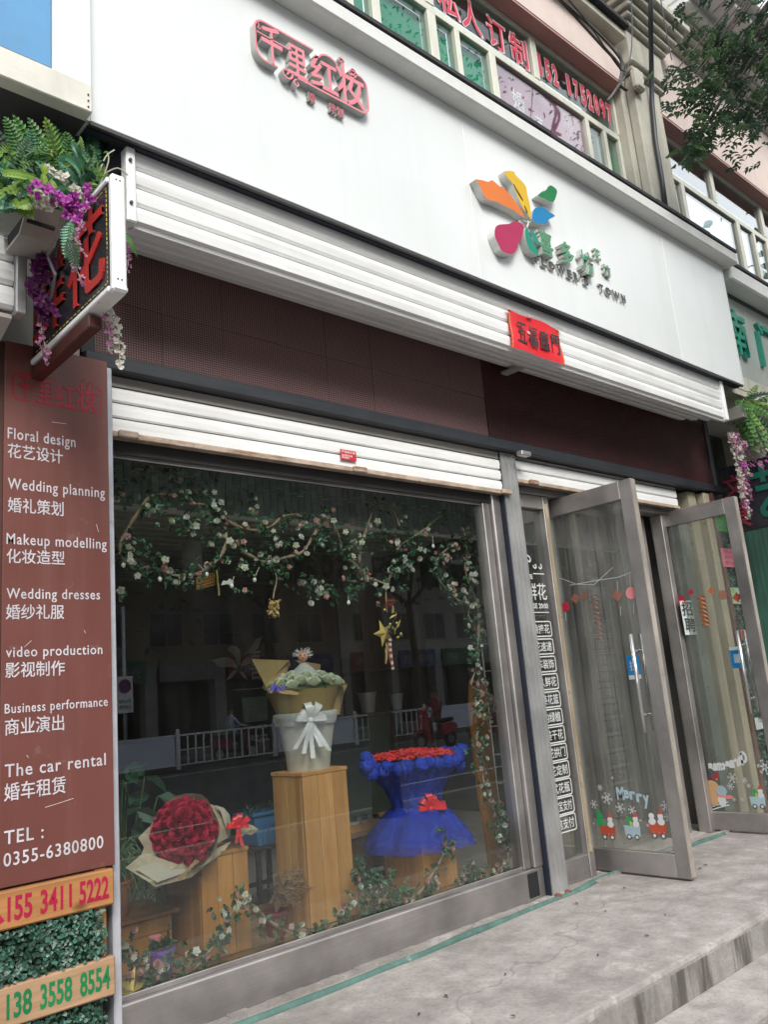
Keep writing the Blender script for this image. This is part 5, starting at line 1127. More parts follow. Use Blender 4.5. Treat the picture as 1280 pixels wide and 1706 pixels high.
# ------------------------------------------------------------------ street trees
m_bark = M('grey_brown_bark', (.085, .070, .058), rough=.9, var=.35, vs=6, bump=.8, bs=30, streak=.5, streakcol=(.03, .025, .02), stretch=(20, 20, 2))
m_crn = [M('street_leaf', (.075, .135, .075), rough=.45, var=.5, vs=9, trans=.28), M('street_leaf_pale', (.10, .18, .075), rough=.45, var=.4, vs=9, trans=.35), M('street_leaf_dark', (.05, .095, .06), rough=.5, var=.4, trans=.2)]
def limbs(mb, p, d, L, r, depth, tips):
    q = Vector(p); pts = [q.copy()]; rs = [r]; dd = Vector(d).normalized()
    for k in range(4):
        dd = (dd+Vector((random.gauss(0, .14), random.gauss(0, .14), .06))).normalized(); q = q+dd*L/4; pts.append(q.copy()); rs.append(r*(1-.11*(k+1)))
    mb.tube(pts, rs, 7 if depth > 1 else 5)
    if depth == 0: tips.append(q); return
    for k in range(3 if depth > 1 else 4):
        a = Vector((random.gauss(0, 1), random.gauss(0, 1), random.uniform(.0, .9))).normalized(); limbs(mb, pts[-1-(k % 2)], dd*.75+a*.75, L*.68, rs[-1]*.72, depth-1, tips)
    tips.append(q)
def in_shot(p, mg=12):
    q = proj(p); return q is not None and -mg < q[0] < 1280+mg and -mg < q[1] < 1706+mg
def crown_leaves(mb, tips, n, spread, sz, keep=None):
    for i in range(n):
        t = random.choice(tips); p = t+Vector((random.gauss(0, spread), random.gauss(0, spread), random.gauss(0, spread*.8)))
        if keep and not keep(p): continue
        mb.leaf(p, (random.uniform(-1, 1), random.uniform(-1, 1), random.uniform(-.9, .4)), sz*random.uniform(.7, 1.4), sz*.5, None, m=0 if mnoise.noise(p*1.3) > -.1 else (1 if random.random() < .4 else 2))
def tree(label, x, y, h, seed, n=9000, spread=.55, sz=.13, group=None, keep=None, r0=.16, extra=None, z0=-.33):
    random.seed(seed); r = root('street_tree', label, 'tree', (x, y, z0), group); mb = MB(); tips = []
    pts = [Vector((x+.04*math.sin(k), y+.03*math.cos(k*2), z0+k*h*.40/5)) for k in range(6)]
    mb.tube(pts, [r0*1.25, r0*1.03, r0*.95, r0*.9, r0*.86, r0*.84], 12)
    for k in range(4): limbs(mb, pts[-1], (math.cos(k*1.6+seed), math.sin(k*1.6+seed), 1.0), h*.28, r0*.55, 2, tips)
    mb.build('trunk', m_bark, r, smooth=True)
    mb = MB(); crown_leaves(mb, tips, n, spread, sz, keep)
    mb.build('crown', m_crn, r, kind='stuff'); return r
notin = lambda p: not in_shot(p)
t1 = tree('near street tree whose drooping branch hangs into the top right of the view', 7.2, -5.0, 9.5, 3, n=15000, spread=.5, sz=.06, keep=notin)
# the drooping branch of the near tree
br = MB(); lf = MB(); random.seed(21)
base = atd(1500, -180, 7.4)
def fol(px, py, dist, n, spread, k=0):
    c = atd(px, py, dist)
    mid = (base+c)/2+Vector((0, 0, .25)); pts = smooth_path([base, mid, c], 6); br.tube(pts, [.02-.016*i/(len(pts)-1) for i in range(len(pts))], 5)
    for i in range(n):
        p = c+Vector((random.gauss(0, spread), random.gauss(0, spread), random.gauss(0, spread*.85)))
        # a pinnate spray: short stalk with 5 to 9 leaflets
        d = Vector((random.uniform(-1, 1), random.uniform(-1, 1), random.uniform(-.9, .15))).normalized(); L = random.uniform(.07, .14); sd = d.cross(Vector((random.uniform(-.4, .4), random.uniform(-.4, .4), 1))).normalized()
        m_ = random.choice([0, 0, 1, 2])
        for j in range(4):
            q = p+d*L*(j+1)/4
            for s in (-1, 1): lf.leaf(q, sd*s+d*.5, .050*random.uniform(.8, 1.2), .026, (random.uniform(-.4, .4), random.uniform(-.4, .4), 1), m=m_)
        lf.leaf(p+d*L, d, .045, .02, None, m=m_)
for (px, py, dist, n, sp) in [(1245, 60, 6.2, 60, .20), (1275, 120, 6.3, 70, .20), (1262, 20, 6.2, 55, .18), (1225, 95, 6.0, 42, .14), (1195, 55, 6.0, 30, .12), (1235, 170, 6.1, 60, .15), (1270, 190, 6.2, 50, .15), (1200, 140, 5.9, 30, .11), (1150, 130, 5.8, 26, .09), (1120, 125, 5.7, 12, .06),
    (1165, 170, 5.8, 26, .09), (1130, 165, 5.7, 12, .06), (1165, 205, 5.8, 26, .075), (1160, 235, 5.8, 24, .06), (1150, 258, 5.8, 14, .045), (1250, 200, 6.1, 22, .09), (1210, 190, 5.9, 20, .08), (1190, 20, 6.1, 14, .10), (1178, 90, 6.0, 14, .09), (1185, 215, 5.8, 14, .05), (1300, 60, 6.3, 50, .2), (1300, 150, 6.3, 50, .2)]:
    fol(px, py, dist, int(n*.52), sp)
br.build('branch', m_bark, t1, smooth=True); lf.build('hanging_leaves', m_crn, t1, kind='stuff')
gtr = 'street trees along the far side of the road'
for k, (x, y) in enumerate(((3.0, -20.6), (9.2, -21.0), (16.4, -20.8), (23.5, -21.0), (31.0, -20.8), (40, -21), (-5, -21))):
    tree(('leafy street tree reflected behind the far guard rail, %s' % ['left of the round parking sign', 'close to the round parking sign', 'behind the first riders', 'right of the first riders', 'far along the road', 'farthest along the road', 'out at the near left'][k]), x, y, 12.5+.8*math.sin(k*2), 40+k, n=8500, spread=1.15, sz=.34, group=gtr)
for k, (x, y) in enumerate(((14.5, -5.05), (22, -5.0), (-10, -5.05))):
    tree('street tree on the near pavement, %s' % ['second one along', 'third one along', 'behind the photographer on the left'][k], x, y, 8.5, 60+k, n=4500, spread=.75, sz=.26, keep=notin)
# ------------------------------------------------------------------ guard rail across the road
m_gr = M('white_grey_rail_paint', (.72, .74, .80), rough=.45, var=.08); m_grp = M('lilac_grey_panel', (.62, .66, .80), rough=.5, var=.06); m_rub = M('black_rubber_foot', (.02, .02, .02), rough=.8)
RY_, RZ = -18.3, -.45
for k in range(-1, 10):
    x = 8.3+3.2*k; solid = (k % 2 == 0)
    r = root('guard_rail', 'white road guard rail section %s, %s' % ('with solid lilac panel' if solid else 'with open vertical bars', ['second left of the parking sign', 'at the parking sign', 'just right of the parking sign', 'behind the cream bouquet reflection', 'left of the red scooter', 'behind the red scooter', 'first beyond the scooters', 'second beyond the scooters', 'third beyond the scooters', 'fourth beyond the scooters', 'last of the row'][k+1]), 'guard rail', (x, RY_, RZ), 'guard rail sections in the middle of the road')
    p_ = MB().box(x-.05, x+.05, RY_-.05, RY_+.05, RZ+.05, RZ+1.07).build('post', m_gr, r, bev=.01); MB().ball((x, RY_, RZ+1.09), .055).build('post_cap', m_gr, p_, smooth=True)
    MB().lathe([(.0, .07), (.08, .07), (.11, .05), (.24, .02), (.25, 0), (0, 0)], (x, RY_, RZ), 12).build('foot', m_rub, r)
    bx('top_bar', m_gr, (x+.055, x+3.145, RY_-.025, RY_+.025, RZ+.95, RZ+1.0), r); bx('bottom_bar', m_gr, (x+.055, x+3.145, RY_-.02, RY_+.02, RZ+.17, RZ+.20), r)
    if solid: bx('panel', m_grp, (x+.10, x+3.10, RY_-.008, RY_+.008, RZ+.20, RZ+.95), r)
    else:
        for j in range(11): bx('bar', m_gr, (x+.30+j*.25-.02, x+.30+j*.25+.02, RY_-.012, RY_+.012, RZ+.20, RZ+.95), r)
# parking sign on its pole
ps = root('traffic_sign', 'round no parking sign with a text plate on a grey pole', 'traffic sign', (10.4, -19.2, -.45))
MB().tube([(10.4, -19.2, -.45), (10.4, -19.2, 4.2)], .055, 10).build('pole', m_galv, ps, smooth=True)
bx('plate', m_gr, (10.12, 10.60, -19.13, -19.10, 1.25, 2.25), ps)
def disc(par, nm, mt, c, r_, y, n=24): MB().prism([(c[0]+r_*math.cos(t*2*math.pi/n), y, c[1]+r_*math.sin(t*2*math.pi/n)) for t in range(n)], (0, -.006, 0)).build(nm, mt, par)
disc(ps, 'red_ring', M('sign_red', (.45, .03, .03)), (10.36, 1.98), .19, -19.085); disc(ps, 'blue_disc', M('sign_blue', (.03, .06, .25)), (10.36, 1.98), .15, -19.078)
MB().prism([(10.25, -19.07, 2.10), (10.23, -19.07, 2.08), (10.47, -19.07, 1.86), (10.49, -19.07, 1.88)], (0, -.004, 0)).build('slash', MATS['sign_red'], ps)
text('禁止停车', m_bk, ps, (10.54, -19.098, 1.52), (-1, 0, 0), (0, 0, 1), w=.36, h=.10, depth=.003); text('违者罚款', m_bk, ps, (10.54, -19.098, 1.36), (-1, 0, 0), (0, 0, 1), w=.36, h=.10, depth=.003)
# ------------------------------------------------------------------ buildings across the road
m_bw = [M('far_wall_grey', (.24, .24, .225), rough=.9, var=.15, vs=.8), M('far_wall_tan', (.30, .25, .20), rough=.9, var=.12, vs=.8), M('far_wall_white', (.46, .45, .42), rough=.9, var=.12, vs=.8)]
m_fg = M('far_window_dark', (.02, .025, .03), rough=.15); m_shd = M('far_shop_dark', (.015, .015, .016), rough=.5); m_pil = M('far_pillar', (.33, .33, .32), rough=.8, var=.15)
sgn = [M('far_sign_red', (.22, .02, .02)), M('far_sign_blue', (.02, .06, .22)), M('far_sign_green', (.02, .14, .09)), M('far_sign_grey', (.22, .22, .22))]
bdesc = ['grey walled', 'tan walled', 'pale walled', 'grey walled taller', 'tan walled lower', 'white walled far']
names = ['丽人服饰', '光明眼镜', '便民超市', '中国电信', '烟酒茶行', '五金建材']
for k in range(-1, 6):
    x0 = -14+k*13.0+13; x1 = x0+12.9; h = (13.0, 14.2, 12.6, 15.5, 13.4, 14.6, 13.0)[k+1]; yb = -27.5
    b = root('shop_building', 'row building across the road, %s, %s along the street' % (bdesc[k % 6], ['first', 'second', 'third', 'fourth', 'fifth', 'sixth', 'seventh'][k+1]), 'building', ((x0+x1)/2, yb, -.33), 'shop buildings across the road')
    w = bx('wall', m_bw[k % 3], (x0, x1, yb-8, yb, 2.95, h), b); bx('parapet', m_bw[(k+1) % 3], (x0-.04, x1+.04, yb-8.1, yb+.15, h+.003, h+.35), b)
    bx('shop_front', m_shd, (x0, x1, yb-7.8, yb-1.2, -.33, 2.94), b)
    for j in range(5):
        xx = x0+j*(12.4/4); bx('pillar', m_pil, (xx, xx+.5, yb-.5, yb+.02, -.33, 2.94), b)
    for j in range(4):
        xx = x0+.6+j*3.1; s_ = bx('sign_board', sgn[(j+k*2) % 4], (xx, xx+2.5, yb+.003, yb+.12, 2.35, 3.2), b)
        text(names[(j+k) % 6], m_pil, s_, (xx+2.3, yb+.121, 2.55), (-1, 0, 0), (0, 0, 1), w=2.1, h=.42, depth=.02, bold=.02)
        bx('door', m_fg, (xx+.3, xx+2.2, yb-1.199, yb-1.15, -.33, 2.2), b)
    z = 3.7
    while z+1.6 < h:
        for j in range(5):
            xx = x0+.9+j*2.4; f_ = bx('window', m_pil, (xx, xx+1.5, yb+.003, yb+.03, z, z+1.4), b); bx('glass', m_fg, (xx+.06, xx+.72, yb+.0303, yb+.035, z+.06, z+1.34), f_); bx('glass', m_fg, (xx+.78, xx+1.44, yb+.0303, yb+.035, z+.06, z+1.34), f_)
        z += 2.7
# our own building's far ends, so the row continues
for (a, b_) in ((-60, -8.01), (14.01, 60)):
    bx('row_building', m_bw[1], (a, b_, -.1, 8, 0, 7.6), None, kind='structure')
# ------------------------------------------------------------------ riders on the street, seen in the glass
m_skin = M('skin', (.42, .24, .17), rough=.6, var=.08); m_hair = M('black_hair', (.015, .012, .012), rough=.5)
def skinned(name, chains, mats, parent, facemat=None, sub=1):
    """continuous body from joint chains [(pos, radius), ...]; every later chain starts on an existing joint index"""
    me = bpy.data.meshes.new(name); vs = []; es = []; rs = []
    for ch in chains:
        prev = None
        for it in ch:
            if isinstance(it, int): prev = it; continue
            vs.append(it[0]); rs.append(it[1]); i = len(vs)-1
            if prev is not None: es.append((prev, i))
            prev = i
    me.from_pydata(vs, es, []); o = bpy.data.objects.new(name, me); C.objects.link(o)
    md = o.modifiers.new('k', 'SKIN'); 
    for i, r_ in enumerate(rs): me.skin_vertices[0].data[i].radius = (r_, r_) if not isinstance(r_, tuple) else r_
    me.skin_vertices[0].data[0].use_root = True
    ms = o.modifiers.new('s', 'SUBSURF'); ms.levels = sub; ms.render_levels = sub
    dg = bpy.context.evaluated_depsgraph_get(); m2 = bpy.data.meshes.new_from_object(o.evaluated_get(dg)); bpy.data.objects.remove(o)
    for m_ in mats: m2.materials.append(m_)
    if facemat:
        for p in m2.polygons: p.material_index = facemat(p.center)
    m2.polygons.foreach_set('use_smooth', [True]*len(m2.polygons))
    ob = bpy.data.objects.new(name, m2); _place(ob, parent); return ob
def rider(label, x, y, z0, heading, top, legs, cap=None, hair=True):
    """seated rider, local frame: +X forward, origin on the ground under the seat"""
    r = root('person', label, 'person', (0, 0, 0)); mt = M(label[:18]+' top', top, rough=.8, var=.1); ml = M(label[:18]+' legs', legs, rough=.8)
    def fm(c):
        if c.z > 1.38 or (c.x > .42 and c.z > .80 and c.z < 1.1): return 0
        if c.z < .84 or (c.z < .95 and c.x > .12): return 2 if c.z > .20 else 3
        return 1
    ch = [[((0, 0, .80), (.15, .13)), ((-.02, 0, .98), (.14, .12)), ((.0, 0, 1.18), (.17, .12)), ((.02, 0, 1.32), (.12, .09)), ((.035, 0, 1.41), .052), ((.05, 0, 1.47), .075), ((.055, 0, 1.57), .098), ((.05, 0, 1.65), .07)]]
    for s in (-1, 1):
        ch.append([2, ((.02, s*.19, 1.27), .062), ((.16, s*.25, 1.06), .046), ((.40, s*.24, 1.00), .034), ((.47, s*.24, .99), .036)])
        ch.append([0, ((.10, s*.11, .78), .088), ((.40, s*.13, .76), .066), ((.36, s*.12, .45), .048), ((.33, s*.12, .26), .036), ((.37, s*.12, .20), .036), ((.47, s*.12, .185), .03)])
    skinned('body', ch, [m_skin, mt, ml, m_rub], r, fm)
    if cap: 
        mb = MB(); mb.lathe([(.112, 0), (.115, .04), (.09, .085), (.04, .11), (0, .112)], (.05, 0, 1.60), 14); mb.box(.12, .24, -.07, .07, 1.605, 1.617); mb.build('cap', M(label[:12]+' cap', cap, rough=.7), r, smooth=False)
    if hair: MB().lathe([(.10, -.06), (.112, 0), (.105, .05), (.07, .10), (0, .115)], (.035, 0, 1.585), 14).build('hair', m_hair, r, smooth=True)
    for s in (-1, 1): MB().ball((.138, s*.033, 1.575), .010).build('eye', m_rub, r)
    MB().ball((.155, 0, 1.545), .016, sc=(1, .7, 1.2)).build('nose', m_skin, r); MB().box(.142, .148, -.022, .022, 1.508, 1.514).build('mouth', m_pkr, r)
    r.location = (x, y, z0); r.rotation_euler = (0, 0, heading); return r
def scooter(label, x, y, z0, heading, col):
    r = root('scooter', label, 'scooter', (0, 0, 0)); mc = M(label[:16]+' paint', col, rough=.25, var=.05, coat=.5)
    for wx in (-.50, .68):
        wl_ = MB().lathe([(.14, -.045), (.21, -.05), (.235, -.02), (.235, .02), (.21, .05), (.14, .045), (.14, -.045)], (wx, 0, .235), 22, axis=(0, 1, 0)).build('wheel', m_rub, r, smooth=True); MB().lathe([(0, -.03), (.14, -.03), (.14, .03), (0, .03)], (wx, 0, .235), 16, axis=(0, 1, 0)).build('rim', m_galv, wl_)
    def side(pts, w, nm, m=mc, bev=.02): return MB().prism([(a, -w, b) for a, b in pts], (0, 2*w, 0)).build(nm, m, r, bev=bev)
    side([(-.72, .62), (-.75, .50), (-.55, .38), (-.20, .30), (-.12, .40), (-.10, .66), (-.45, .70)], .13, 'rear_body'); side([(-.15, .24), (.38, .24), (.40, .31), (-.13, .33)], .15, 'footboard', m_rub)
    side([(.36, .26), (.44, .26), (.55, .60), (.50, .98), (.42, .98), (.44, .62)], .17, 'leg_shield'); side([(.46, .50), (.85, .48), (.90, .42), (.72, .52), (.55, .60)], .07, 'front_mudguard')
    side([(-.62, .70), (-.05, .68), (.0, .73), (-.10, .79), (-.60, .80)], .13, 'seat', m_rub, .03); side([(.40, .95), (.56, .95), (.58, 1.05), (.46, 1.10)], .10, 'headset')
    MB().tube([(.46, -.30, 1.02), (.50, 0, 1.05), (.46, .30, 1.02)], .014, 8).build('handlebar', m_rub, r); MB().tube([(.52, 0, .95), (.68, 0, .26)], .03, 8).build('fork', m_galv, r)
    MB().ball((.585, 0, .90), .06, sc=(.5, 1, .8)).build('headlight', M('lamp_lens', (.6, .6, .55), rough=.1), r)
    for s in (-1, 1):
        m_ = MB().tube([(.46, s*.20, 1.05), (.45, s*.27, 1.20)], .006, 5).build('mirror_stem', m_rub, r); MB().ball((.45, s*.28, 1.24), .045, sc=(.25, 1, .8)).build('mirror', m_rub, m_)
    r.location = (x, y, z0); r.rotation_euler = (0, 0, heading); return r
PI = math.pi
scooter('red scooter riding in front of the guard rail, reflected in the glass', 17.1, -13.8, -.45, PI, (.50, .06, .10)); rider('person in a dark red jacket riding the red scooter', 17.15, -13.8, -.45, PI, (.20, .015, .03), (.06, .06, .07))
scooter('dark maroon scooter just behind the red one', 18.9, -13.4, -.45, PI, (.16, .03, .04)); rider('person in a beige top and white cap riding behind the red scooter', 18.95, -13.4, -.45, PI, (.35, .30, .24), (.03, .03, .035), cap=(.7, .7, .7), hair=False)
scooter('dark red scooter on the far lane beyond the guard rail', 14.3, -20.0, -.45, 0, (.22, .03, .05)); rider('person in a pale blue shirt riding beyond the guard rail', 14.25, -20.0, -.45, 0, (.42, .50, .62), (.10, .10, .13))
# ------------------------------------------------------------------ display behind the glass
random.seed(99)
m_vine = M('garland_vine_bark', (.26, .19, .13), rough=.8, var=.3, bump=.4)
m_deck = WOOD('display_deck_wood', (.22, .14, .075), (.34, .23, .13), 'X', .5)
m_ped = WOOD('honey_pine', (.48, .22, .065), (.70, .40, .15), 'Z', .45)
m_ped2 = WOOD('amber_pine', (.42, .18, .045), (.62, .32, .10), 'Z', .45)
m_dkw = WOOD('dark_walnut', (.07, .04, .025), (.13, .075, .045), 'Z', .5)
dk = root('display_deck', 'low wooden display deck just behind the shop window glass', 'platform', (2.5, .1, 0))
for k in range(5): bx('plank', m_deck, (1.385, 3.75, .105+k*.158, .105+k*.158+.155, .06, .140+random.uniform(-.001, .001)), dk, bev=.002)
def pedestal(label, x0, x1, y0, y1, z0, z1, mt):
    r = root('pedestal', label, 'pedestal', ((x0+x1)/2, (y0+y1)/2, z0), 'wooden display pedestals'); n = 3; w_ = (x1-x0)/n
    for k in range(n): bx('board', mt, (x0+k*w_+.001, x0+(k+1)*w_-.001, y0-random.uniform(0, .0015), y0+.018, z0, z1-.0185), r, bev=.002)
    n = 2; w_ = (y1-y0-.02)/n
    for k in range(n): bx('board', mt, (x0+.0003, x0+.018, y0+.0185+k*w_, y0+.0185+(k+1)*w_-.001, z0, z1-.0185), r, bev=.0012); bx('board', mt, (x1-.018, x1-.0003, y0+.0185+k*w_, y0+.0185+(k+1)*w_-.001, z0, z1-.0185), r, bev=.0012)
    bx('board', mt, (x0+.019, x1-.019, y1-.018, y1, z0, z1-.0185), r); bx('top', mt, (x0-.004, x1+.004, y0-.004, y1+.003, z1-.018, z1), r, bev=.002); return r
pedestal('low pine pedestal carrying the red rose bouquet', 1.862, 2.092, .25, .62, .142, .555, m_ped2)
pedestal('tall pine pedestal carrying the cream bouquet', 2.41, 2.68, .25, .50, .142, .822, m_ped)
pedestal('short pine pedestal under the blue tulle bouquet', 3.14, 3.39, .25, .55, .142, .372, m_ped2)
m_kraft = M('kraft_paper', (.36, .24, .11), rough=.7, var=.12, vs=4, trans=.15); m_news = M('beige_newsprint', (.52, .44, .31), rough=.75, var=.15, vs=30, trans=.15)
m_cream2 = M('cream_tissue', (.66, .62, .52), rough=.75, var=.06, trans=.3); m_olive = M('olive_gold_paper', (.34, .25, .105), rough=.55, var=.1, trans=.15); m_whp = M('white_gauze', (.62, .62, .60), rough=.8, var=.08, trans=.4)
m_rose = M('crimson_rose_petal', (.54, .025, .075), rough=.6, var=.35, vs=30, trans=.15); m_wrose = M('ivory_rose_petal', (.66, .66, .52), rough=.6, var=.15, vs=20, trans=.3); m_prose = M('blush_rose_petal', (.68, .40, .36), rough=.6, var=.25, vs=40, trans=.3); m_whr = M('white_blossom', (.72, .72, .64), rough=.6, var=.1, vs=30, trans=.3)
def rose_mesh(name, mt, r=.028, layers=((3, .28, .9), (4, .5, .78), (5, .75, .55), (6, 1.0, .25))):
    mb = MB()
    for li, (n, rr, up) in enumerate(layers):
        a0 = li*.9
        for k in range(n):
            a = a0+2*math.pi*k/n; w_ = 2*math.pi/n*.72; V = []
            for (t, ro) in ((0, .10), (.5, rr*.85), (.85, rr*.98), (1.0, rr*1.10)):
                z = r*(t*(.55+up*.75)-.25*(1-t))*(1.0 if t < 1 else .97)
                for s in (-1, -.4, .4, 1):
                    aa = a+s*w_*(.55+.5*t)*(1-.25*t*t); dr = 1-.10*abs(s)
                    V.append((r*ro*math.cos(aa)*dr, r*ro*math.sin(aa)*dr, z-(abs(s)**2)*r*.10*t))
            F = []
            for i in range(3):
                for j in range(3): q = i*4+j; F.append((q, q+1, q+5, q+4))
            mb.add(V, F)
    o = mb.build(name, mt, None, smooth=True); me = o.data; bpy.data.objects.remove(o); return me
def open_mesh(mt):
    mb = MB()
    for (n, r_, cup, z) in ((5, .017, .25, 0), (5, .012, .8, .002), (3, .006, 2, .003)):
        a0 = random.random()*6
        for k in range(n): a = a0+2*math.pi*k/n; mb.leaf((0, 0, z), (math.cos(a), math.sin(a), cup), r_, r_*.95, (0, 0, 1), fold=-.15)
    o = mb.build('rose', mt, None); me = o.data; bpy.data.objects.remove(o); return me
ROSE = rose_mesh('rose', m_rose, .030); SR = [rose_mesh('rose', m, .0135, ((3, .35, .8), (4, .7, .55), (5, 1.0, .2))) for m in (m_whr, m_prose, m_wrose)]; SR += [open_mesh(m) for m in (m_whr, m_prose, m_wrose)]; WR = rose_mesh('rose', M('greenish_white_rose', (.74, .78, .62), rough=.6, var=.12, vs=20, trans=.3), .026)
def orient(p, d, s=1, tw=None):
    q = Vector((0, 0, 1)).rotation_difference(Vector(d).normalized()); return Matrix.Translation(p) @ q.to_matrix().to_4x4() @ Matrix.Rotation(tw if tw is not None else random.random()*6, 4, 'Z') @ Matrix.Scale(s, 4)
def cone_paper(mb, c, axis, r0, r1, L, a0, a1, n=14, wob=.06, edge=.0, m=0, ref=None, corner=.0):
    """sheet wrapped round an axis from radius r0 to r1 over length L, between angles a0..a1"""
    ax = Vector(axis).normalized(); u = (Vector(ref)-ax*Vector(ref).dot(ax)).normalized() if ref is not None else ax.orthogonal().normalized(); w_ = ax.cross(u); k = len(mb.v); rows_ = 5; ph = random.random()*6
    for i in range(rows_+1):
        t = i/rows_
        for j in range(n+1):
            s = j/n; a = a0+(a1-a0)*s; rr = (r0+(r1-r0)*t**1.2)*(1+wob*t*math.sin(a*3+ph)+wob*.5*t*math.sin(a*7+ph)); l_ = L*t*(1+corner*t*abs(math.cos(a*2+ph)))
            mb.v.append(tuple(Vector(c)+(u*math.cos(a)+w_*math.sin(a))*rr+ax*l_))
    for i in range(rows_):
        for j in range(n): q = k+i*(n+1)+j; mb.f.append((q, q+1, q+n+2, q+n+1)); mb.m.append(m)
def bow(parent, c, nrm, up, s, mt, tails=2, loops=4, tl=1.0):
    nrm = Vector(nrm).normalized(); up = Vector(up).normalized(); sd = up.cross(nrm).normalized()
    for k in range(loops):
        a = (-1 if k % 2 else 1)*R(8+34*(k//2)+random.uniform(-9, 9)); s0_ = s; s = s0_*random.uniform(.75, 1.12); side = 1 if k % 2 else -1; d = (sd*side*math.cos(a)+up*math.sin(abs(a))*(1 if k < 2 else .9)).normalized(); pts = []
        for i in range(11):
            t = i/10; pts.append(Vector(c)+d*s*math.sin(math.pi*t)*1.0+nrm*s*(.32*math.sin(2*math.pi*t)+.12)+up*.0)
        mb = MB(); ribbon(mb, pts, s*.42, up.cross(d).cross(up).cross(d) if False else d.cross(nrm)*0+up*.0+nrm*1.0 if False else d.cross(nrm), 0)
        mb = MB(); q = d.cross(nrm).normalized(); kk = 0
        for p in pts:
            hw = s*(.08+.15*math.sin(math.pi*min(1, kk/10)) ); kk += 1; mb.v += [tuple(p-q*hw), tuple(p+q*hw)]
        for i in range(10): mb.f.append((2*i, 2*i+1, 2*i+3, 2*i+2)); mb.m.append(0)
        mb.build('ribbon_loop', mt, parent, smooth=True); s = s0_
    for k in range(tails):
        o = (k-(tails-1)/2); pts = [Vector(c)+sd*o*s*.5*t+Vector((0, 0, -1))*s*tl*1.5*t*(.75+.3*((k*7) % 3)/2)+nrm*s*(.22+.12*math.sin(t*5+k)) for t in (0, .2, .4, .6, .8, 1)]
        mb = MB()
        for p in pts: mb.v += [tuple(p-sd*s*.13), tuple(p+sd*s*.13)]
        for i in range(5): mb.f.append((2*i, 2*i+1, 2*i+3, 2*i+2)); mb.m.append(0)
        mb.build('ribbon_tail', mt, parent, smooth=True)
    MB().ball(Vector(c)+nrm*s*.2, s*.20, sc=(1, 1, .9)).build('knot', mt, parent, smooth=True)
# red rose bouquet lying on the low pedestal
rb = root('rose_bouquet', 'bouquet of crimson roses in beige newsprint lying on the low pedestal', 'bouquet', (1.85, .36, .56))
hc = Vector((1.80, .26, .655)); axb = Vector((-.72, -.60, .26)).normalized(); u = axb.orthogonal().normalized(); v_ = axb.cross(u)
cand = []
for i in range(42):
    t = (i+.5)/42; th = math.acos(1-t*.95); ph = i*2.39996; cand.append((th, ph))
for th, ph in cand:
    d = (axb*math.cos(th)+(u*math.cos(ph)+v_*math.sin(ph))*math.sin(th)); inst(ROSE, 'rose', rb, orient(hc+d*.112, d, random.uniform(.9, 1.15)))
MB().ball(hc, .105).build('foam', M('dark_red_foam', (.08, .004, .006)), rb, smooth=True)
mb = MB(); tailp = hc-axb*.24
cone_paper(mb, tailp, axb, .03, .155, .25, 0, 6.3, n=26, wob=.05); mb.build('wrap', m_news, rb, smooth=True)
for (dy, pts) in ((0, [(205, 1447), (262, 1478), (300, 1452), (385, 1408), (345, 1400), (292, 1440), (240, 1420), (225, 1432)]),):
    pass
def sheet(par, name, mt, quads, Ys, thick=.0012, label=None):
    """paper flap: outline picked on the photo at given depths"""
    P = [at(x, y, Y) for (x, y), Y in zip(quads, Ys)]; mb = MB(); c = sum(P, Vector())/len(P); k = len(P); cb = c+Vector((0, -.012, .0))
    mb.v = [tuple(p) for p in P]+[tuple(cb)]+[tuple(p+Vector((0, thick*2, 0))) for p in P]+[tuple(cb+Vector((0, thick*2, 0)))]
    for i in range(k): j = (i+1) % k; mb.f += [(i, j, k), (k+1+j, k+1+i, 2*k+1), (j, i, k+1+i, k+1+j)]; mb.m += [0, 0, 0]
    return mb.build(name, mt, par, label=label)
sheet(rb, 'paper_flap', m_news, [(209, 1446), (240, 1420), (270, 1432), (330, 1440), (385, 1402), (372, 1420), (318, 1462), (258, 1478), (248, 1470)], [.12, .2, .26, .22, .28, .25, .2, .12, .1])
sheet(rb, 'paper_flap', m_news, [(230, 1396), (248, 1378), (275, 1372), (300, 1350), (290, 1440), (262, 1432), (235, 1425), (240, 1412)], [.30, .36, .38, .4, .34, .28, .26, .28])
sheet(rb, 'paper_flap', m_cream2, [(226, 1448), (262, 1434), (300, 1446), (318, 1450), (262, 1470)], [.105, .18, .2, .19, .11])
sheet(rb, 'paper_flap', m_news, [(340, 1341), (352, 1340), (376, 1350), (384, 1372), (384, 1392), (372, 1400), (358, 1408), (347, 1402), (350, 1370)], [.22, .25, .30, .30, .27, .24, .2, .16, .16])
sheet(rb, 'paper_flap', m_cream2, [(358, 1341), (373, 1346), (383, 1358), (385, 1382), (380, 1390), (374, 1372), (368, 1352)], [.235, .26, .28, .26, .25, .24, .23])
sheet(rb, 'paper_flap', m_kraft, [(298, 1465), (318, 1440), (352, 1420), (330, 1425), (300, 1468), (294, 1462)], [.11, .15, .2, .17, .1, .1])
sheet(rb, 'paper_tail', m_news, [(398, 1372), (412, 1372), (423, 1376), (431, 1382), (418, 1392), (408, 1388), (400, 1396)], [.28, .28, .30, .30, .29, .27, .27])
m_rrib = M('scarlet_satin', (.66, .02, .03), rough=.3, var=.15)
bow(rb, at(397, 1378, .22), (-.45, -.9, .1), (0, 0, 1), .052, m_rrib, 2, 6, 1.1)
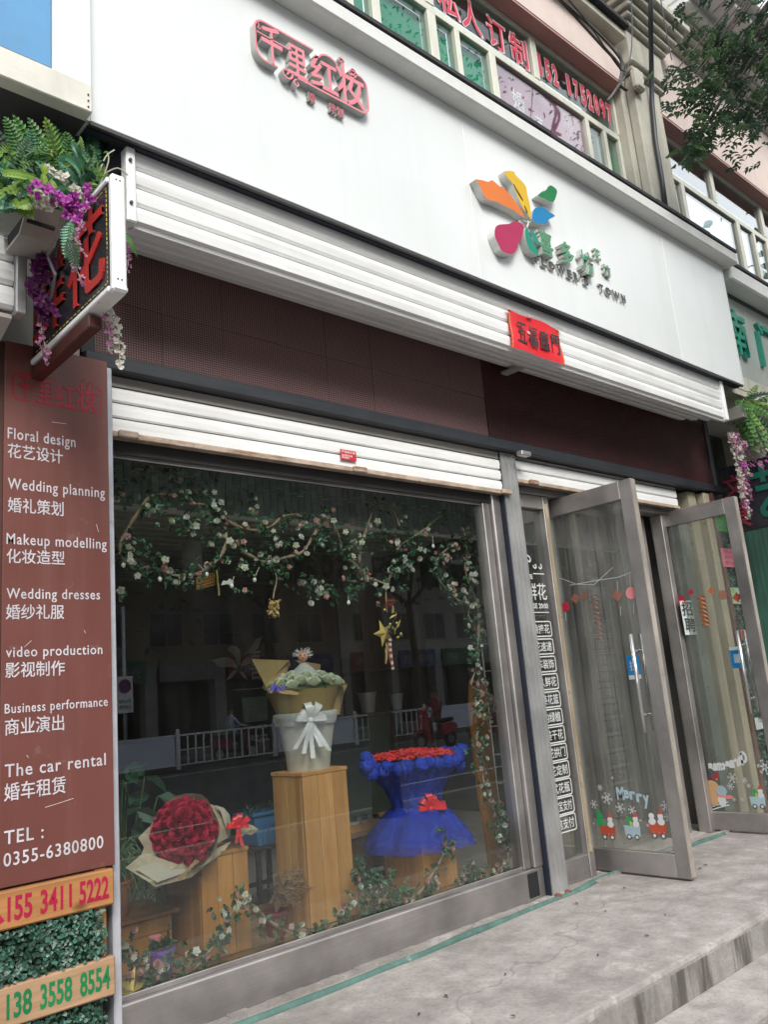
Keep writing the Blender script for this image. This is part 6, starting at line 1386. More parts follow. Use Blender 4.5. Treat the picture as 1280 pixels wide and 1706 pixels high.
# cream bouquet with a doll on the tall pedestal
cb_ = root('cream_bouquet', 'tall bouquet of white roses in kraft and white paper topped by a small doll', 'bouquet', (2.545, .375, .822))
bc = Vector((2.545, .375, .822)); Zv = Vector((0, 0, 1)); 
mb = MB(); cone_paper(mb, bc, Zv, .105, .145, .255, 0, 6.28, n=28, wob=.05); mb.build('lower_wrap', m_cream2, cb_, smooth=True)
MB().lathe([(.147, .215), (.158, .25), (.158, .27), (.148, .275), (.140, .245)], bc, 30, wob=lambda a, i: .02*math.sin(a*6)).build('gauze_band', m_whp, cb_, smooth=True)
mb = MB(); cone_paper(mb, bc+Zv*.26, Zv, .140, .19, .125, 0, 6.28, n=28, wob=.035); mb.build('middle_wrap', m_olive, cb_, smooth=True)
mb = MB(); cone_paper(mb, bc+Zv*.365, Zv, .14, .205, .03, 0, 6.28, n=40, wob=.08); mb.build('collar', M('pale_green_paper', (.36, .42, .22), rough=.6, trans=.3), cb_, smooth=True)
for (Q, Ys, mt) in (([(419, 1098), (482, 1100), (478, 1108), (452, 1140), (466, 1154), (447, 1155), (436, 1130)], [.42, .5, .5, .46, .40, .38, .40], m_olive),
    ([(434, 1106), (455, 1108), (478, 1106), (484, 1150), (470, 1152), (450, 1155), (440, 1128)], [.45, .5, .52, .40, .36, .36, .42], m_kraft),
    ([(492, 1100), (530, 1106), (534, 1107), (533, 1128), (520, 1120)], [.55, .56, .55, .5, .5], m_kraft), ([(455, 1106), (482, 1099), (484, 1108), (470, 1130)], [.55, .58, .58, .5], m_olive),
    ([(484, 1150), (500, 1154), (496, 1158), (472, 1156), (446, 1150)], [.21, .19, .18, .2, .25], m_kraft), ([(568, 1136), (579, 1142), (573, 1156), (566, 1190), (545, 1195), (548, 1158)], [.33, .35, .33, .28, .24, .24], m_olive),
    ([(545, 1130), (575, 1134), (574, 1148), (550, 1142)], [.40, .42, .38, .36], m_kraft)):
    sheet(cb_, 'paper_flap', mt, Q, Ys)
for i in range(34):
    t = (i+.5)/34; rr = .185*math.sqrt(t); a = i*2.4; d = Vector((rr*math.cos(a)*2.5, rr*math.sin(a)*2.5, 1)); inst(WR, 'rose', cb_, orient(bc+Vector((rr*math.cos(a), rr*math.sin(a), .395+.05*(1-t))), d, random.uniform(1.1, 1.45)))
mb = MB()
for i in range(60):
    a = random.random()*6.28; rr = random.uniform(.08, .18); mb.leaf(bc+Vector((rr*math.cos(a), rr*math.sin(a), .385+random.uniform(-.02, .04))), (math.cos(a), math.sin(a), random.uniform(0, 1.2)), random.uniform(.03, .06), .022, None, m=random.choice([0, 1]))
mb.build('greenery', [m_fern[0], m_fern[3]], cb_, kind='stuff')
for k in range(9):
    mb = MB(); petals(mb, at(458+random.uniform(-10, 14), 1147+random.uniform(-4, 4), .22), .014, 5); mb.build('blue_floret', M('violet_blue_floret', (.10, .08, .42)) if k == 0 else MATS['violet_blue_floret'], cb_)
m_silv = M('silver_satin', (.55, .55, .55), rough=.35, var=.12, vs=20, streak=.3, streakcol=(.35, .35, .35), stretch=(60, 60, 3))
bow(cb_, bc+Vector((-.075, -.135, .235)), (-.45, -.9, 0), (0, 0, 1), .082, m_silv, 5, 8, 1.35)
dl = root('doll', 'small doll with frizzy white hair in a pale tulle dress on the cream bouquet', 'doll', (2.53, .34, 1.28))
dc_ = Vector((2.535, .35, 1.262)); m_tul = M('pale_tulle', (.62, .66, .64), rough=.8, var=.08, alpha=.7, trans=.3)
mb = MB(); mb.lathe([(.010, .075), (.024, .066), (.05, .04), (.075, .01), (.092, -.03), (.088, -.04)], dc_, 40, wob=lambda a, i: .05*math.sin(a*9+i)); mb.build('dress', m_tul, dl, smooth=True)
MB().tube([dc_+Vector((0, 0, .06)), dc_+Vector((0, 0, .09))], .010, 8).build('neck', m_skin, dl); hd = dc_+Vector((-.004, -.004, .108)); m_doll = M('doll_face', (.55, .27, .19), rough=.5)
MB().ball(hd, .027, sc=(1, 1, 1.05)).build('head', m_doll, dl, smooth=True)
fd = Vector((-.62, -.78, .05)); sdv = Vector((.78, -.62, 0))
for s in (-1, 1): MB().ball(hd+fd*.025+sdv*s*.009+Vector((0, 0, .003)), .0035).build('eye', m_bk, dl)
MB().ball(hd+fd*.026+Vector((0, 0, -.010)), .004, sc=(1.4, 1.4, .6)).build('mouth', m_rrib, dl)
mb = MB()
for i in range(130):
    d = Vector((random.gauss(0, 1), random.gauss(0, 1), random.uniform(-.1, 1.2))).normalized()
    if d.dot(fd) > .55 and d.z < .6: continue
    mb.tube([hd+d*.024, hd+d*.045+Vector((random.gauss(0, .007), random.gauss(0, .007), random.gauss(0, .005)))], [.0016, .0008], 3)
mb.build('hair', M('frizzy_white_hair', (.6, .6, .56), rough=.8), dl)
# blue tulle bouquet
bb = root('blue_bouquet', 'big bouquet of red blossom wrapped in royal blue tulle with a red bow', 'bouquet', (3.30, .42, .374))
m_btul = M('royal_blue_tulle', (.022, .055, .42), rough=.75, var=.35, vs=10, trans=.2, streak=.5, streakcol=(.12, .18, .66), stretch=(30, 30, 5), bump=.7, bs=90, spec=.05)
m_btul2 = M('royal_blue_tulle_sheer', (.018, .045, .42), rough=.9, var=.3, vs=10, alpha=.5, spec=.05, streak=.6, streakcol=(.10, .16, .62), stretch=(40, 40, 3))
qc = Vector((3.27, .40, .0))
def tulle_puff(c, r_):
    mb = MB(); nn = 26; mm = 14; ph = random.random()*9; c = Vector(c)
    for i in range(mm+1):
        for j in range(nn):
            a = 2*math.pi*j/nn; b_ = math.pi*i/mm; d = Vector((math.sin(b_)*math.cos(a), math.sin(b_)*math.sin(a), math.cos(b_)))
            rr = r_*(1+.10*math.sin(a*9+ph)*math.sin(b_)+.55*abs(mnoise.noise(d*3.2+Vector((ph, 0, 0)))))
            mb.v.append(tuple(c+d*rr))
    for i in range(mm):
        for j in range(nn): a = i*nn+j; b_ = i*nn+(j+1) % nn; mb.f.append((a, b_, b_+nn, a+nn)); mb.m.append(0)
    mb.build('tulle_ruffle', m_btul, bb, smooth=True)
mb = MB(); mb.lathe([(.126, .545), (.142, .59), (.165, .65), (.205, .70), (.24, .745), (.255, .775), (.23, .795), (.17, .785)], qc, 56, wob=lambda a, i: .05*math.sin(a*7+i*.3)+.035*math.sin(a*17)+.015*math.sin(a*29)); mb.build('cup', m_btul, bb, smooth=True)
for k in range(3):
    mb = MB(); mb.lathe([(.122, .55-.002*k), (.145+.008*k, .52), (.175+.016*k, .475), (.205+.026*k, .435-.012*k), (.222+.035*k, .40-.03*k)], qc, 72, wob=lambda a, i, k=k: .07*math.sin(a*(7+k)+k*2+i*.5)+.035*math.sin(a*19+i)+.02*math.sin(a*31)); mb.build('skirt', [m_btul, m_btul2, m_btul2][k], bb, smooth=True)
mb = MB()
for i in range(26):
    a = i*2*math.pi/26+random.uniform(-.05, .05); c = qc+Vector((.25*math.cos(a), .25*math.sin(a), .770+random.uniform(-.015, .02))); 
    mb = MB(); tulle_puff(c, random.uniform(.026, .042))
for (px, py, r_) in ((612, 1275, .05), (620, 1290, .045), (640, 1285, .045), (610, 1262, .04), (762, 1262, .06), (770, 1250, .05), (765, 1275, .05)):
    tulle_puff(at(px, py, .36), r_*.7)
m_bred = M('bright_red_floret', (.62, .03, .03), rough=.6, var=.3, vs=30, trans=.2)
mb = MB()
for i in range(620):
    a = random.random()*6.28; rr = .235*math.sqrt(random.random()); petals(mb, qc+Vector((rr*math.cos(a), rr*math.sin(a), .800+.03*(1-rr/.235)+random.uniform(0, .012))), .02, 4, nr=(random.uniform(-.6, .6), random.uniform(-.9, .3), 1))
mb.build('red_blossom', m_bred, bb, kind='stuff')
bow(bb, qc+Vector((-.02, -.125, .535)), (-.4, -.92, 0), (0, 0, 1), .085, m_rrib, 2, 6, 1.35)
# ------------------------------------------------------------------ artificial rose garlands on brown vines
G1 = [M('garland_leaf_olive', (.04, .10, .04), rough=.45, var=.4, trans=.25), M('garland_leaf_deep', (.02, .06, .03), rough=.5, var=.4, trans=.2), M('garland_leaf', (.038, .125, .06), rough=.45, var=.4, vs=12, trans=.25), M('garland_leaf_pale', (.085, .20, .11), rough=.45, var=.3, trans=.25)]
def garland(label, paths, Y, vine_r, leaves, flowers, pinks=.25, spread=.03, extra=(), dense=None, org=None, zfun=None):
    r = root('rose_garland', label, 'garland', org or at(*paths[0][0], Y)); allp = []
    for k, P in enumerate(paths):
        pts = smooth_path([at(x, y, Y+.012*math.sin(i*1.7+k)) for i, (x, y) in enumerate(P)], 5); allp += pts
        mb = MB(); n = len(pts); mb.tube(pts, [vine_r*(.9+.25*math.sin(i*.9)) for i in range(n)], 7); mb.build('vine', m_vine, r, smooth=True)
    cl = []
    for (x, y, s_, n) in extra: cl.append((at(x, y, Y-.02), s_, n))
    mb = MB()
    def lf_(p, s_=.03):
        c = p+Vector((random.gauss(0, s_), random.gauss(0, s_*.5), random.gauss(0, s_)))
        d = Vector((random.uniform(-1, 1), random.uniform(-1, .3), random.uniform(-1, .6))).normalized(); sdv = d.orthogonal().normalized(); m_ = random.choice([0, 1, 2, 2, 3])
        mb.leaf(c, d, .028*random.uniform(.7, 1.4), .019, None, m=m_)
        for s in (-1, 1): mb.leaf(c, (d+sdv*s*1.1), .023, .016, None, m=m_)
    for i in range(int(leaves*.55)): lf_(random.choice(allp), spread)
    for c, s_, n in cl:
        for i in range(int(n*.75)): lf_(c, s_)
    for i in range(leaves//7): # thin wires
        p = random.choice(allp); q = p+Vector((random.gauss(0, .05), random.uniform(-.04, .02), random.gauss(-.02, .05))); mb.tube([p, (p+q)/2+Vector((0, 0, .01)), q], .0009, 3, m=3)
    mb.build('leaf_sprays', G1, r, kind='stuff')
    for i in range(int(flowers*1.45)):
        if cl and random.random() < .6: c, s_, n = random.choice(cl); p = c+Vector((random.gauss(0, s_*.9), -abs(random.gauss(0, .012)), random.gauss(0, s_*.9)))
        else: p = random.choice(allp)+Vector((random.gauss(0, spread*.9), -abs(random.gauss(0, .02)), random.gauss(0, spread*.9)))
        k = (1 if random.random() < pinks else random.choice([0, 0, 2]))+(3 if random.random() < .45 else 0); inst(SR[k], 'rose', r, orient(p, (random.uniform(-.9, .5), -1, random.uniform(-.5, .6)), random.uniform(.65, 1.25)))
    return r
def q1(*L): return [(180+x/3.556, 720+y/3.556) for x, y in L]
def q2(*L): return [(500+x/3.556, 720+y/3.556) for x, y in L]
def q4(*L): return [(500+x/3.556, 1060+y/3.556) for x, y in L]
def q5(*L): return [(180+x/3.556, 1380+y/3.556) for x, y in L]
def q6(*L): return [(500+x/3.2, 1330+y/3.2) for x, y in L]
def ex1_(*L): return [(180+x/3.556, 720+y/3.556, s, n) for x, y, s, n in L]
garland('arching garland of white and blush roses across the upper left of the window', [
  q1((70, 660), (110, 580), (160, 500), (230, 400), (300, 370), (400, 375), (500, 420), (620, 440), (680, 520), (760, 560)),
  q1((150, 215), (350, 235), (440, 290), (520, 350), (600, 420), (650, 480), (760, 555), (860, 580), (960, 560), (1040, 500), (1110, 490), (1180, 520)),
  q1((690, 560), (700, 640), (670, 730), (600, 800), (520, 840), (400, 850), (310, 815)), q1((70, 660), (80, 740), (150, 790), (240, 800))], .16, .0085, 280, 62, .10, .028,
  extra=ex1_((250, 450, .03, 22), (110, 700, .03, 26), (230, 690, .03, 18), (260, 810, .03, 12), (440, 560, .03, 14), (470, 570, .03, 12), (560, 470, .04, 26), (450, 320, .035, 20), (660, 520, .02, 10), (640, 650, .03, 14), (650, 780, .02, 10), (480, 870, .025, 12), (400, 890, .02, 6), (80, 340, .03, 14), (860, 450, .035, 20), (70, 950, .015, 5), (590, 350, .03, 12), (800, 800, .02, 8), (810, 950, .015, 4)))
garland('arching garland of white and blush roses across the upper right of the window', [
  q1((760, 640), (790, 700), (860, 740), (940, 770), (1040, 745), (1150, 710), (1220, 610), (1280, 500))+q2((110, 540), (160, 480), (200, 560), (240, 640), (250, 720), (320, 780), (400, 860), (480, 890), (520, 900), (540, 840), (590, 810)),
  q2((350, 780), (360, 680), (400, 560), (440, 450), (500, 430), (560, 480), (590, 560)), q2((570, 700), (640, 640), (720, 590), (790, 530), (860, 480))], .17, .0085, 280, 66, .12, .028,
  extra=[(500+x/3.556, 720+y/3.556, s, n) for x, y, s, n in ((20, 560, .03, 18), (180, 610, .03, 16), (130, 680, .02, 8), (290, 690, .03, 18), (340, 640, .03, 14), (480, 570, .03, 14), (510, 640, .03, 12), (640, 640, .035, 26), (620, 780, .03, 22), (660, 720, .03, 14), (600, 920, .02, 10), (360, 860, .03, 18), (300, 920, .03, 18), (200, 960, .03, 16), (100, 980, .03, 14), (30, 900, .03, 16), (450, 960, .02, 8), (730, 700, .02, 6), (90, 900, .025, 10), (540, 790, .02, 14), (-110, 830, .03, 18), (-130, 640, .03, 16), (-90, 560, .02, 8))])
garland('rose garland trailing down the right edge of the window', [
  q2((890, 680), (830, 730), (805, 790), (815, 860), (860, 920), (930, 990), (1000, 1030), (1000, 1090), (1040, 1170), (1060, 1240)),
  q2((970, 560), (990, 700), (980, 800), (1000, 900), (1040, 980), (1060, 1080), (1060, 1200))+q4((1050, 100), (1040, 200), (1020, 300), (1130, 350), (1150, 430), (1100, 500), (1050, 580), (1060, 700), (1080, 800), (1100, 920), (1140, 1010), (1170, 1080), (1200, 1150), (1230, 1250))], .20, .0065, 420, 90, .4, .026,
  extra=[(500+x/3.556, 720+y/3.556, s, n) for x, y, s, n in ((860, 740, .02, 8), (900, 660, .02, 10), (900, 920, .02, 8), (970, 970, .02, 8), (1020, 860, .02, 8))]+[(500+x/3.556, 1060+y/3.556, s, n) for x, y, s, n in ((1030, 130, .03, 22), (1090, 260, .03, 18), (1040, 420, .03, 18), (1080, 640, .02, 12), (1100, 900, .02, 8), (1200, 1050, .03, 18), (1180, 1150, .035, 26), (1220, 1220, .03, 22))])
garland('low rose garland winding along the sill under the red rose bouquet', [
  q5((70, 670), (120, 710), (160, 800), (200, 900), (300, 920), (430, 880), (540, 800), (620, 700), (680, 590), (720, 520), (790, 460), (860, 460), (930, 530), (1020, 590), (1100, 630), (1180, 640), (1280, 640))], .115, .0085, 150, 30, .4, .026,
  extra=[(180+x/3.556, 1380+y/3.556, s, n) for x, y, s, n in ((230, 850, .03, 26), (440, 800, .03, 18), (350, 810, .02, 8), (570, 760, .02, 12), (680, 650, .02, 18), (800, 400, .025, 14), (670, 480, .02, 10), (780, 470, .02, 4), (1240, 630, .02, 12), (140, 780, .02, 14))])
garland('low rose garland winding along the sill between the tall and the short pedestal', [
  q6((0, 740), (100, 730), (200, 660), (260, 600), (300, 540), (320, 460), (310, 400)), q6((560, 560), (600, 530), (640, 500), (690, 430), (730, 370), (760, 310), (800, 240)), q6((850, 450), (950, 450), (1050, 400), (1110, 330), (1140, 250))], .13, .0075, 170, 46, .45, .03,
  extra=[(500+x/3.2, 1330+y/3.2, s, n) for x, y, s, n in ((220, 620, .02, 14), (100, 730, .02, 10), (310, 380, .03, 26), (370, 480, .04, 46), (440, 540, .05, 70), (380, 590, .04, 40), (500, 490, .04, 34), (560, 520, .03, 14), (700, 450, .025, 18), (770, 270, .025, 14), (900, 400, .04, 46), (950, 440, .04, 34), (860, 440, .02, 14), (1100, 370, .03, 18), (1060, 380, .02, 8), (1080, 200, .03, 18))])
# ------------------------------------------------------------------ hung ornaments
ho = root('hanging_ornament', 'bundle of dried golden flower heads hanging head down on a brown stem', 'ornament', at(455, 1005, .16)); Yh = .16
m_straw = M('dried_gold', (.48, .34, .12), rough=.7, var=.4, vs=40)
mb = MB(); mb.tube(smooth_path([at(x, y, Yh) for x, y in ((450, 925), (456, 945), (461, 965), (457, 985), (455, 998))]), .004, 6); mb.build('stem', m_vine, ho, smooth=True)
mb = MB()
for i in range(90):
    p = at(454+random.gauss(0, 3.6), 1008+random.uniform(-9, 12), Yh+random.gauss(0, .015)); mb.leaf(p, (random.uniform(-1, 1), random.uniform(-1, 0), random.uniform(-1.4, .2)), .024, .014, None)
for i in range(60): mb.ball(at(457+random.gauss(0, 3.2), 1023+random.uniform(-3, 6), Yh+random.gauss(0, .01)), .0035, 5)
mb.build('flower_heads', m_straw, ho)
so_ = root('hanging_ornament', 'golden star with pine sprigs, red bow and striped cord hanging right of centre', 'ornament', at(645, 1040, .17)); Ys = .17
m_gstar = M('gold_star', (.55, .40, .12), rough=.35, metal=.5, var=.2)
def star3(parent, c, r, tilt, depth=.02, mt=None):
    c = Vector(c); ux = Vector((math.cos(tilt), 0, math.sin(tilt))); uz = Vector((-math.sin(tilt), 0, math.cos(tilt))); P = []
    for k in range(10):
        rr = r if k % 2 == 0 else r*.42; a = math.pi/2+k*math.pi/5; P.append(c+ux*rr*math.cos(a)+uz*rr*math.sin(a))
    mb = MB(); mb.v = [tuple(p) for p in P]+[tuple(c+Vector((0, -depth, 0))), tuple(c+Vector((0, depth, 0)))]
    for k in range(10): j = (k+1) % 10; mb.f += [(k, j, 10), (j, k, 11)]; mb.m += [0, 0]
    mb.build('star', mt or m_gstar, parent)
star3(so_, at(640, 1055, Ys), .075, .35)
mb = MB(); mb.tube([at(643, 985, Ys), at(645, 1020, Ys)], .003, 5); mb.build('cord', m_straw, so_)
mb = MB()
for i in range(40): mb.leaf(at(649+random.gauss(0, 4), 1006+random.gauss(0, 3), Ys-.01), (random.uniform(-1, 1), -.5, random.uniform(-.4, .8)), .03, .010, None)
mb.build('red_bow', M('dull_red_bow', (.25, .03, .02), rough=.7), so_)
for k in range(14): mb = MB(); mb.leaf(at(652+random.gauss(0, 6), 1040+random.gauss(0, 12), Ys-.03), (random.uniform(-1, 1), -.4, random.uniform(-1, 1)), .05, .015, None); mb.build('sprig', [m_straw, m_fern[1]][k % 2], so_)
for (x, y) in ((641, 1016), (650, 1040), (661, 1038), (668, 1056), (663, 1062), (655, 1046)): MB().ball(at(x, y, Ys-.04), .008).build('bauble', m_gstar, so_, smooth=True)
for k in range(9): mb = MB(); mb.leaf(at(640+random.uniform(0, 8), 1072+random.uniform(-4, 8), Ys), (random.uniform(-.2, .2), 0, -1), .085, .012, (0, -1, 0)); mb.build('tassel_strand', m_straw, so_)
def cord(parent, pts, r_=.006):
    """twisted red and white cord"""
    pts = smooth_path(pts, 6); mb = MB()
    for i in range(len(pts)-1): mb.tube([pts[i], pts[i+1]], r_, 6, m=i % 2, cap=False)
    mb.build('striped_cord', [M('cord_red', (.40, .02, .06)) if 'cord_red' not in MATS else MATS['cord_red'], m_whr], parent)
cord(so_, [at(650, 1062, Ys-.035), at(651, 1085, Ys-.035), at(655, 1115, Ys-.035)], .008)
sl_ = root('star_ornament', 'golden star with red and white cord lying at the window lower left corner', 'ornament', at(215, 1650, .12))
star3(sl_, at(216, 1650, .10), .085, -.3, .028); cord(sl_, [at(x, y, .115) for x, y in ((226, 1635), (236, 1645), (250, 1649), (266, 1648))], .006)
# white bulbs on wires
m_bulb = M('frosted_bulb', (.75, .77, .74), rough=.25)
for k, (x, y, x2, y2) in enumerate(((266, 965, 266, 948), (344, 957, 330, 940), (386, 976, 390, 960), (424, 966, 432, 945), (447, 937, 448, 925), (581, 1004, 580, 990), (244, 925, 246, 910), (205, 942, 205, 925), (722, 910, 721, 893))):
    p = at(x, y, .15); r = root('bulb', 'small frosted bulb on a wire, %s' % ['under the left arch', 'below the ivory roses left of the basket', 'beside the white bird clip', 'left of the dried flowers', 'above the dried flower bundle', 'above the star left', 'in the left arch', 'at the left edge', 'in the right corner'][k], 'light bulb', p, 'frosted bulbs in the garlands')
    MB().ball(p, .0095, sc=(1, 1, 1.25)).build('globe', m_bulb, r, smooth=True); MB().tube([p+Vector((0, 0, .01)), at(x2, y2, .155)], .0022, 5).build('wire', m_stemp, r)
bk = root('basket', 'small orange wicker basket piece caught in the garland', 'basket', at(344, 970, .3))
mb = MB(); o_ = at(328, 982, .3); ux_ = (at(357, 974, .3)-o_).normalized(); w_ = (at(357, 974, .3)-o_).length; hz = .055
for k in range(10): p = o_+ux_*w_*k/9; mb.tube([p, p+Vector((0, 0, hz))], .0022, 4)
for k in range(5): mb.tube([o_+Vector((0, 0, hz*k/4)), o_+ux_*w_+Vector((0, 0, hz*k/4))], .0024, 4)
mb.build('weave', M('orange_wicker', (.45, .22, .04), rough=.6), bk); MB().tube([at(361, 950, .29), at(363, 972, .29), at(365, 992, .29)], .005, 6).build('hook', m_straw, bk)
cl_ = root('bird_clip', 'white paper bird clipped to the garland', 'ornament', at(379, 971, .15)); mb = MB()
mb.prism([at(x, y, .15) for x, y in ((369, 975), (372, 967), (378, 968), (383, 964), (389, 968), (388, 973), (382, 974), (378, 973))], (0, .004, 0)); mb.build('bird', m_whr, cl_)
# ------------------------------------------------------------------ plants and odds inside the window
def pot(parent, c, r0, r1, h, mt, rim=.006): MB().lathe([(0, 0), (r0, 0), (r1, h), (r1+rim, h), (r1+rim, h+.012), (r1-.004, h+.012), (r1-.006, h-.02), (0, h-.02)], c, 24).build('pot', mt, parent, smooth=False)
def dirt_(parent, c, r_, h): MB().lathe([(0, h), (r_, h-.002)], c, 16).build('soil', m_brk, parent)
pc = at(270, 1615, .20); pc = Vector((pc.x, .20, .142)); pv = root('potted_plant', 'small leafy plant in a purple plastic pot on the sill', 'potted plant', pc)
pot(pv, pc, .033, .048, .105, M('purple_plastic', (.17, .06, .38), rough=.4, var=.08)); mb = MB()
for i in range(170): a = random.random()*6.3; rr = random.uniform(0, .045); mb.leaf(pc+Vector((rr*math.cos(a), rr*math.sin(a), .105+random.uniform(0, .035))), (math.cos(a), math.sin(a), random.uniform(.2, 1.5)), random.uniform(.012, .03), .010, None, m=random.choice([0, 1]))
for (dx, h_) in ((.03, .10), (.022, .075)):
    mb.tube([pc+Vector((dx, 0, .1)), pc+Vector((dx+.004, 0, .1+h_))], .0012, 4)
    for j in range(10): mb.leaf(pc+Vector((dx+.004*j/10, 0, .1+h_*j/10)), (random.uniform(-1, 1), -.4, .4), .016, .010, None)
mb.build('foliage', [m_fern[1], G1[2]], pv)
MB().lathe([(0, .0), (.022, .0), (.026, .02), (0, .025)], pc+Vector((-.012, .03, .14)), 12).build('pink_saucer', m_pkv, pv)
bxp = root('wooden_crate', 'low wooden box under the spider plant at the left end of the window', 'crate', (1.62, .45, .142))
for k in range(3): bx('plank', m_ped2, (1.44, 1.80, .40, .415, .142+k*.062, .142+k*.062+.060), bxp, bev=.002)
bx('lid', m_ped2, (1.42, 1.83, .385, .72, .330, .345), bxp, bev=.002); bx('side', m_ped2, (1.785, 1.80, .417, .70, .142, .329), bxp)
sp = root('potted_plant', 'spider plant with long arching leaves in a terracotta pot on the wooden box', 'potted plant', (1.60, .50, .347))
tc0 = Vector((1.60, .50, .347)); pot(sp, tc0, .050, .072, .13, M('terracotta', (.36, .12, .05), rough=.75, var=.2, vs=6)); m_spl = M('spider_leaf', (.10, .19, .08), rough=.5, var=.5, vs=30, trans=.2)
for i in range(60):
    a = random.uniform(0, 6.28); L = random.uniform(.14, .34); h_ = random.uniform(.05, .22); mb = MB(); pts = [tc0+Vector((math.cos(a)*L*t*.7, math.sin(a)*L*t*.45, .12+h_*4*t*(1-t)*.9-L*.55*t*t+.05*t)) for t in (0, .15, .3, .45, .6, .75, .9, 1)]
    ribbon(mb, pts, [.010*(1-t*.7) for t in (0, .15, .3, .45, .6, .75, .9, 1)], (random.uniform(-.3, .3), -1, .4)); mb.build('blade', m_spl, sp)
bl = root('foliage_plant', 'dark broad leaved plant behind the red roses at the left end', 'potted plant', (1.75, .9, .02)); mb = MB(); lcc = Vector((1.78, .85, .02))
pot(bl, lcc, .08, .11, .2, m_darkhead)
for i in range(46):
    a = random.random()*6.28; h_ = random.uniform(.35, .95); rr = random.uniform(.03, .25); tip = lcc+Vector((rr*math.cos(a), rr*math.sin(a)*.7, h_)); mb.tube([lcc+Vector((0, 0, .2)), (lcc+tip)/2+Vector((0, 0, .08)), tip], .004, 4, m=1); mb.leaf(tip, (math.cos(a), math.sin(a)*.6-.4, random.uniform(-.6, .3)), random.uniform(.10, .17), .07, None, m=0)
mb.build('foliage', [G1[2], m_stemg], bl, kind='stuff')
# blue crate on a dark stool
sto = root('stool', 'dark metal stool carrying the blue plastic crate', 'stool', (2.68, 1.0, .0))
for (x, y) in ((2.58, .92), (2.78, .92), (2.58, 1.12), (2.78, 1.12)): bx('leg', m_black, (x-.012, x+.012, y-.012, y+.012, .004, .40), sto)
bx('seat', m_black, (2.55, 2.81, .89, 1.15, .401, .415), sto, bev=.004)
for y in (.92, 1.12): bx('stretcher', m_black, (2.592, 2.768, y-.008, y+.008, .18, .20), sto)
cr_ = root('plastic_crate', 'sky blue plastic crate with ribbed sides on the dark stool', 'crate', (2.68, 1.0, .416)); m_cblue = M('sky_blue_plastic', (.05, .17, .34), rough=.45, var=.08)
MB().prism([(2.575, .90, .42), (2.785, .90, .42), (2.81, .90, .58), (2.55, .90, .58)], (0, .012, 0)).build('side', m_cblue, cr_); MB().prism([(2.575, 1.10, .42), (2.785, 1.10, .42), (2.81, 1.10, .58), (2.55, 1.10, .58)], (0, .012, 0)).build('side', m_cblue, cr_)
for x0, x1 in ((2.575, 2.55), (2.773, 2.798)): MB().prism([(x0, .913, .42), (x0+.012, .913, .42), (x1+.012, .913, .58), (x1, .913, .58)], (0, .186, 0)).build('side', m_cblue, cr_)
bx('floor', m_cblue, (2.588, 2.772, .913, 1.099, .42, .428), cr_); bx('rim', m_cblue, (2.54, 2.82, .885, .8985, .572, .592), cr_, bev=.003)
for k in range(9): bx('rib', m_cblue, (2.60+k*.021, 2.607+k*.021, .893, .899, .43, .53), cr_)
mb = MB()
for i in range(60): mb.leaf((random.uniform(2.58, 2.78), random.uniform(.93, 1.08), random.uniform(.54, .60)), (random.uniform(-1, 1), random.uniform(-1, 1), 1), .04, .012, None)
mb.build('seedlings', G1[2], cr_)
tb = root('side_table', 'dark wooden table behind the tall pedestal with a tray of succulents on it', 'table', (3.2, .95, 0))
for k in range(4): bx('plank', m_deck, (2.90, 3.75, .72+k*.12, .72+k*.12+.117, .385, .41), tb, bev=.002)
for (x, y) in ((2.94, .76), (3.71, .76), (2.94, 1.16), (3.71, 1.16)): bx('leg', m_dkw, (x-.025, x+.025, y-.025, y+.025, .004, .384), tb)
for k in range(3): bx('drawer_front', m_dkw, (2.97+k*.245, 2.97+k*.245+.24, .742, .755, .20, .383), tb, bev=.003)
ty = root('succulent_tray', 'shallow wooden tray of small succulents in white pots', 'tray', (3.1, .85, .41)); bx('tray_side', m_ped, (2.93, 3.35, .735, .745, .411, .45), ty); bx('tray_side', m_ped, (2.93, 3.35, .905, .915, .411, .45), ty); bx('tray_end', m_ped, (2.93, 2.94, .746, .904, .411, .45), ty); bx('tray_end', m_ped, (3.34, 3.35, .746, .904, .411, .45), ty)
for j in range(2):
    for k in range(5):
        c = Vector((2.98+k*.08, .785+j*.075, .413)); po = MB().lathe([(0, 0), (.022, 0), (.032, .05), (.028, .05), (0, .045)], c, 14).build('small_pot', m_whr, ty); mb = MB()
        for i in range(16): a = i*2.4; mb.leaf(c+Vector((0, 0, .048)), (math.cos(a), math.sin(a), .4+.06*i), .03, .014, (0, 0, 1))
        mb.build('succulent', G1[3 if k % 2 else 2], po)
wb_ = root('leaning_board', 'orange plywood board leaning inside the right edge of the window', 'board', (3.9, .35, .05)); a_ = [(785, 1132), (800, 1136), (812, 1150), (816, 1200), (822, 1260), (832, 1340), (842, 1400), (848, 1440), (818, 1452), (812, 1400), (800, 1330), (790, 1240), (784, 1180)]
MB().prism([at(x, y, .42) for x, y in a_], (0, .018, 0)).build('board', WOOD('orange_plywood', (.42, .17, .03), (.55, .26, .06), 'Z', .5), wb_)
bx('inner_jamb', M('sage_grey_jamb', (.17, .21, .18), rough=.5, var=.1), (3.76, 3.80, .12, .16, .0, 2.19), None, label='slim sage grey upright inside the right edge of the shop window', cat='post')
pw = root('pampas_basket', 'dried feathery grasses spilling from a dark red pot between the pedestals', 'dried grass', (2.26, .30, .142)); pcx = Vector((2.27, .32, .142)); pot(pw, pcx, .04, .055, .09, M('dark_red_pot', (.14, .02, .02), rough=.5))
m_dry = M('pinkish_dried_grass', (.27, .18, .12), rough=.9, var=.3)
mb = MB()
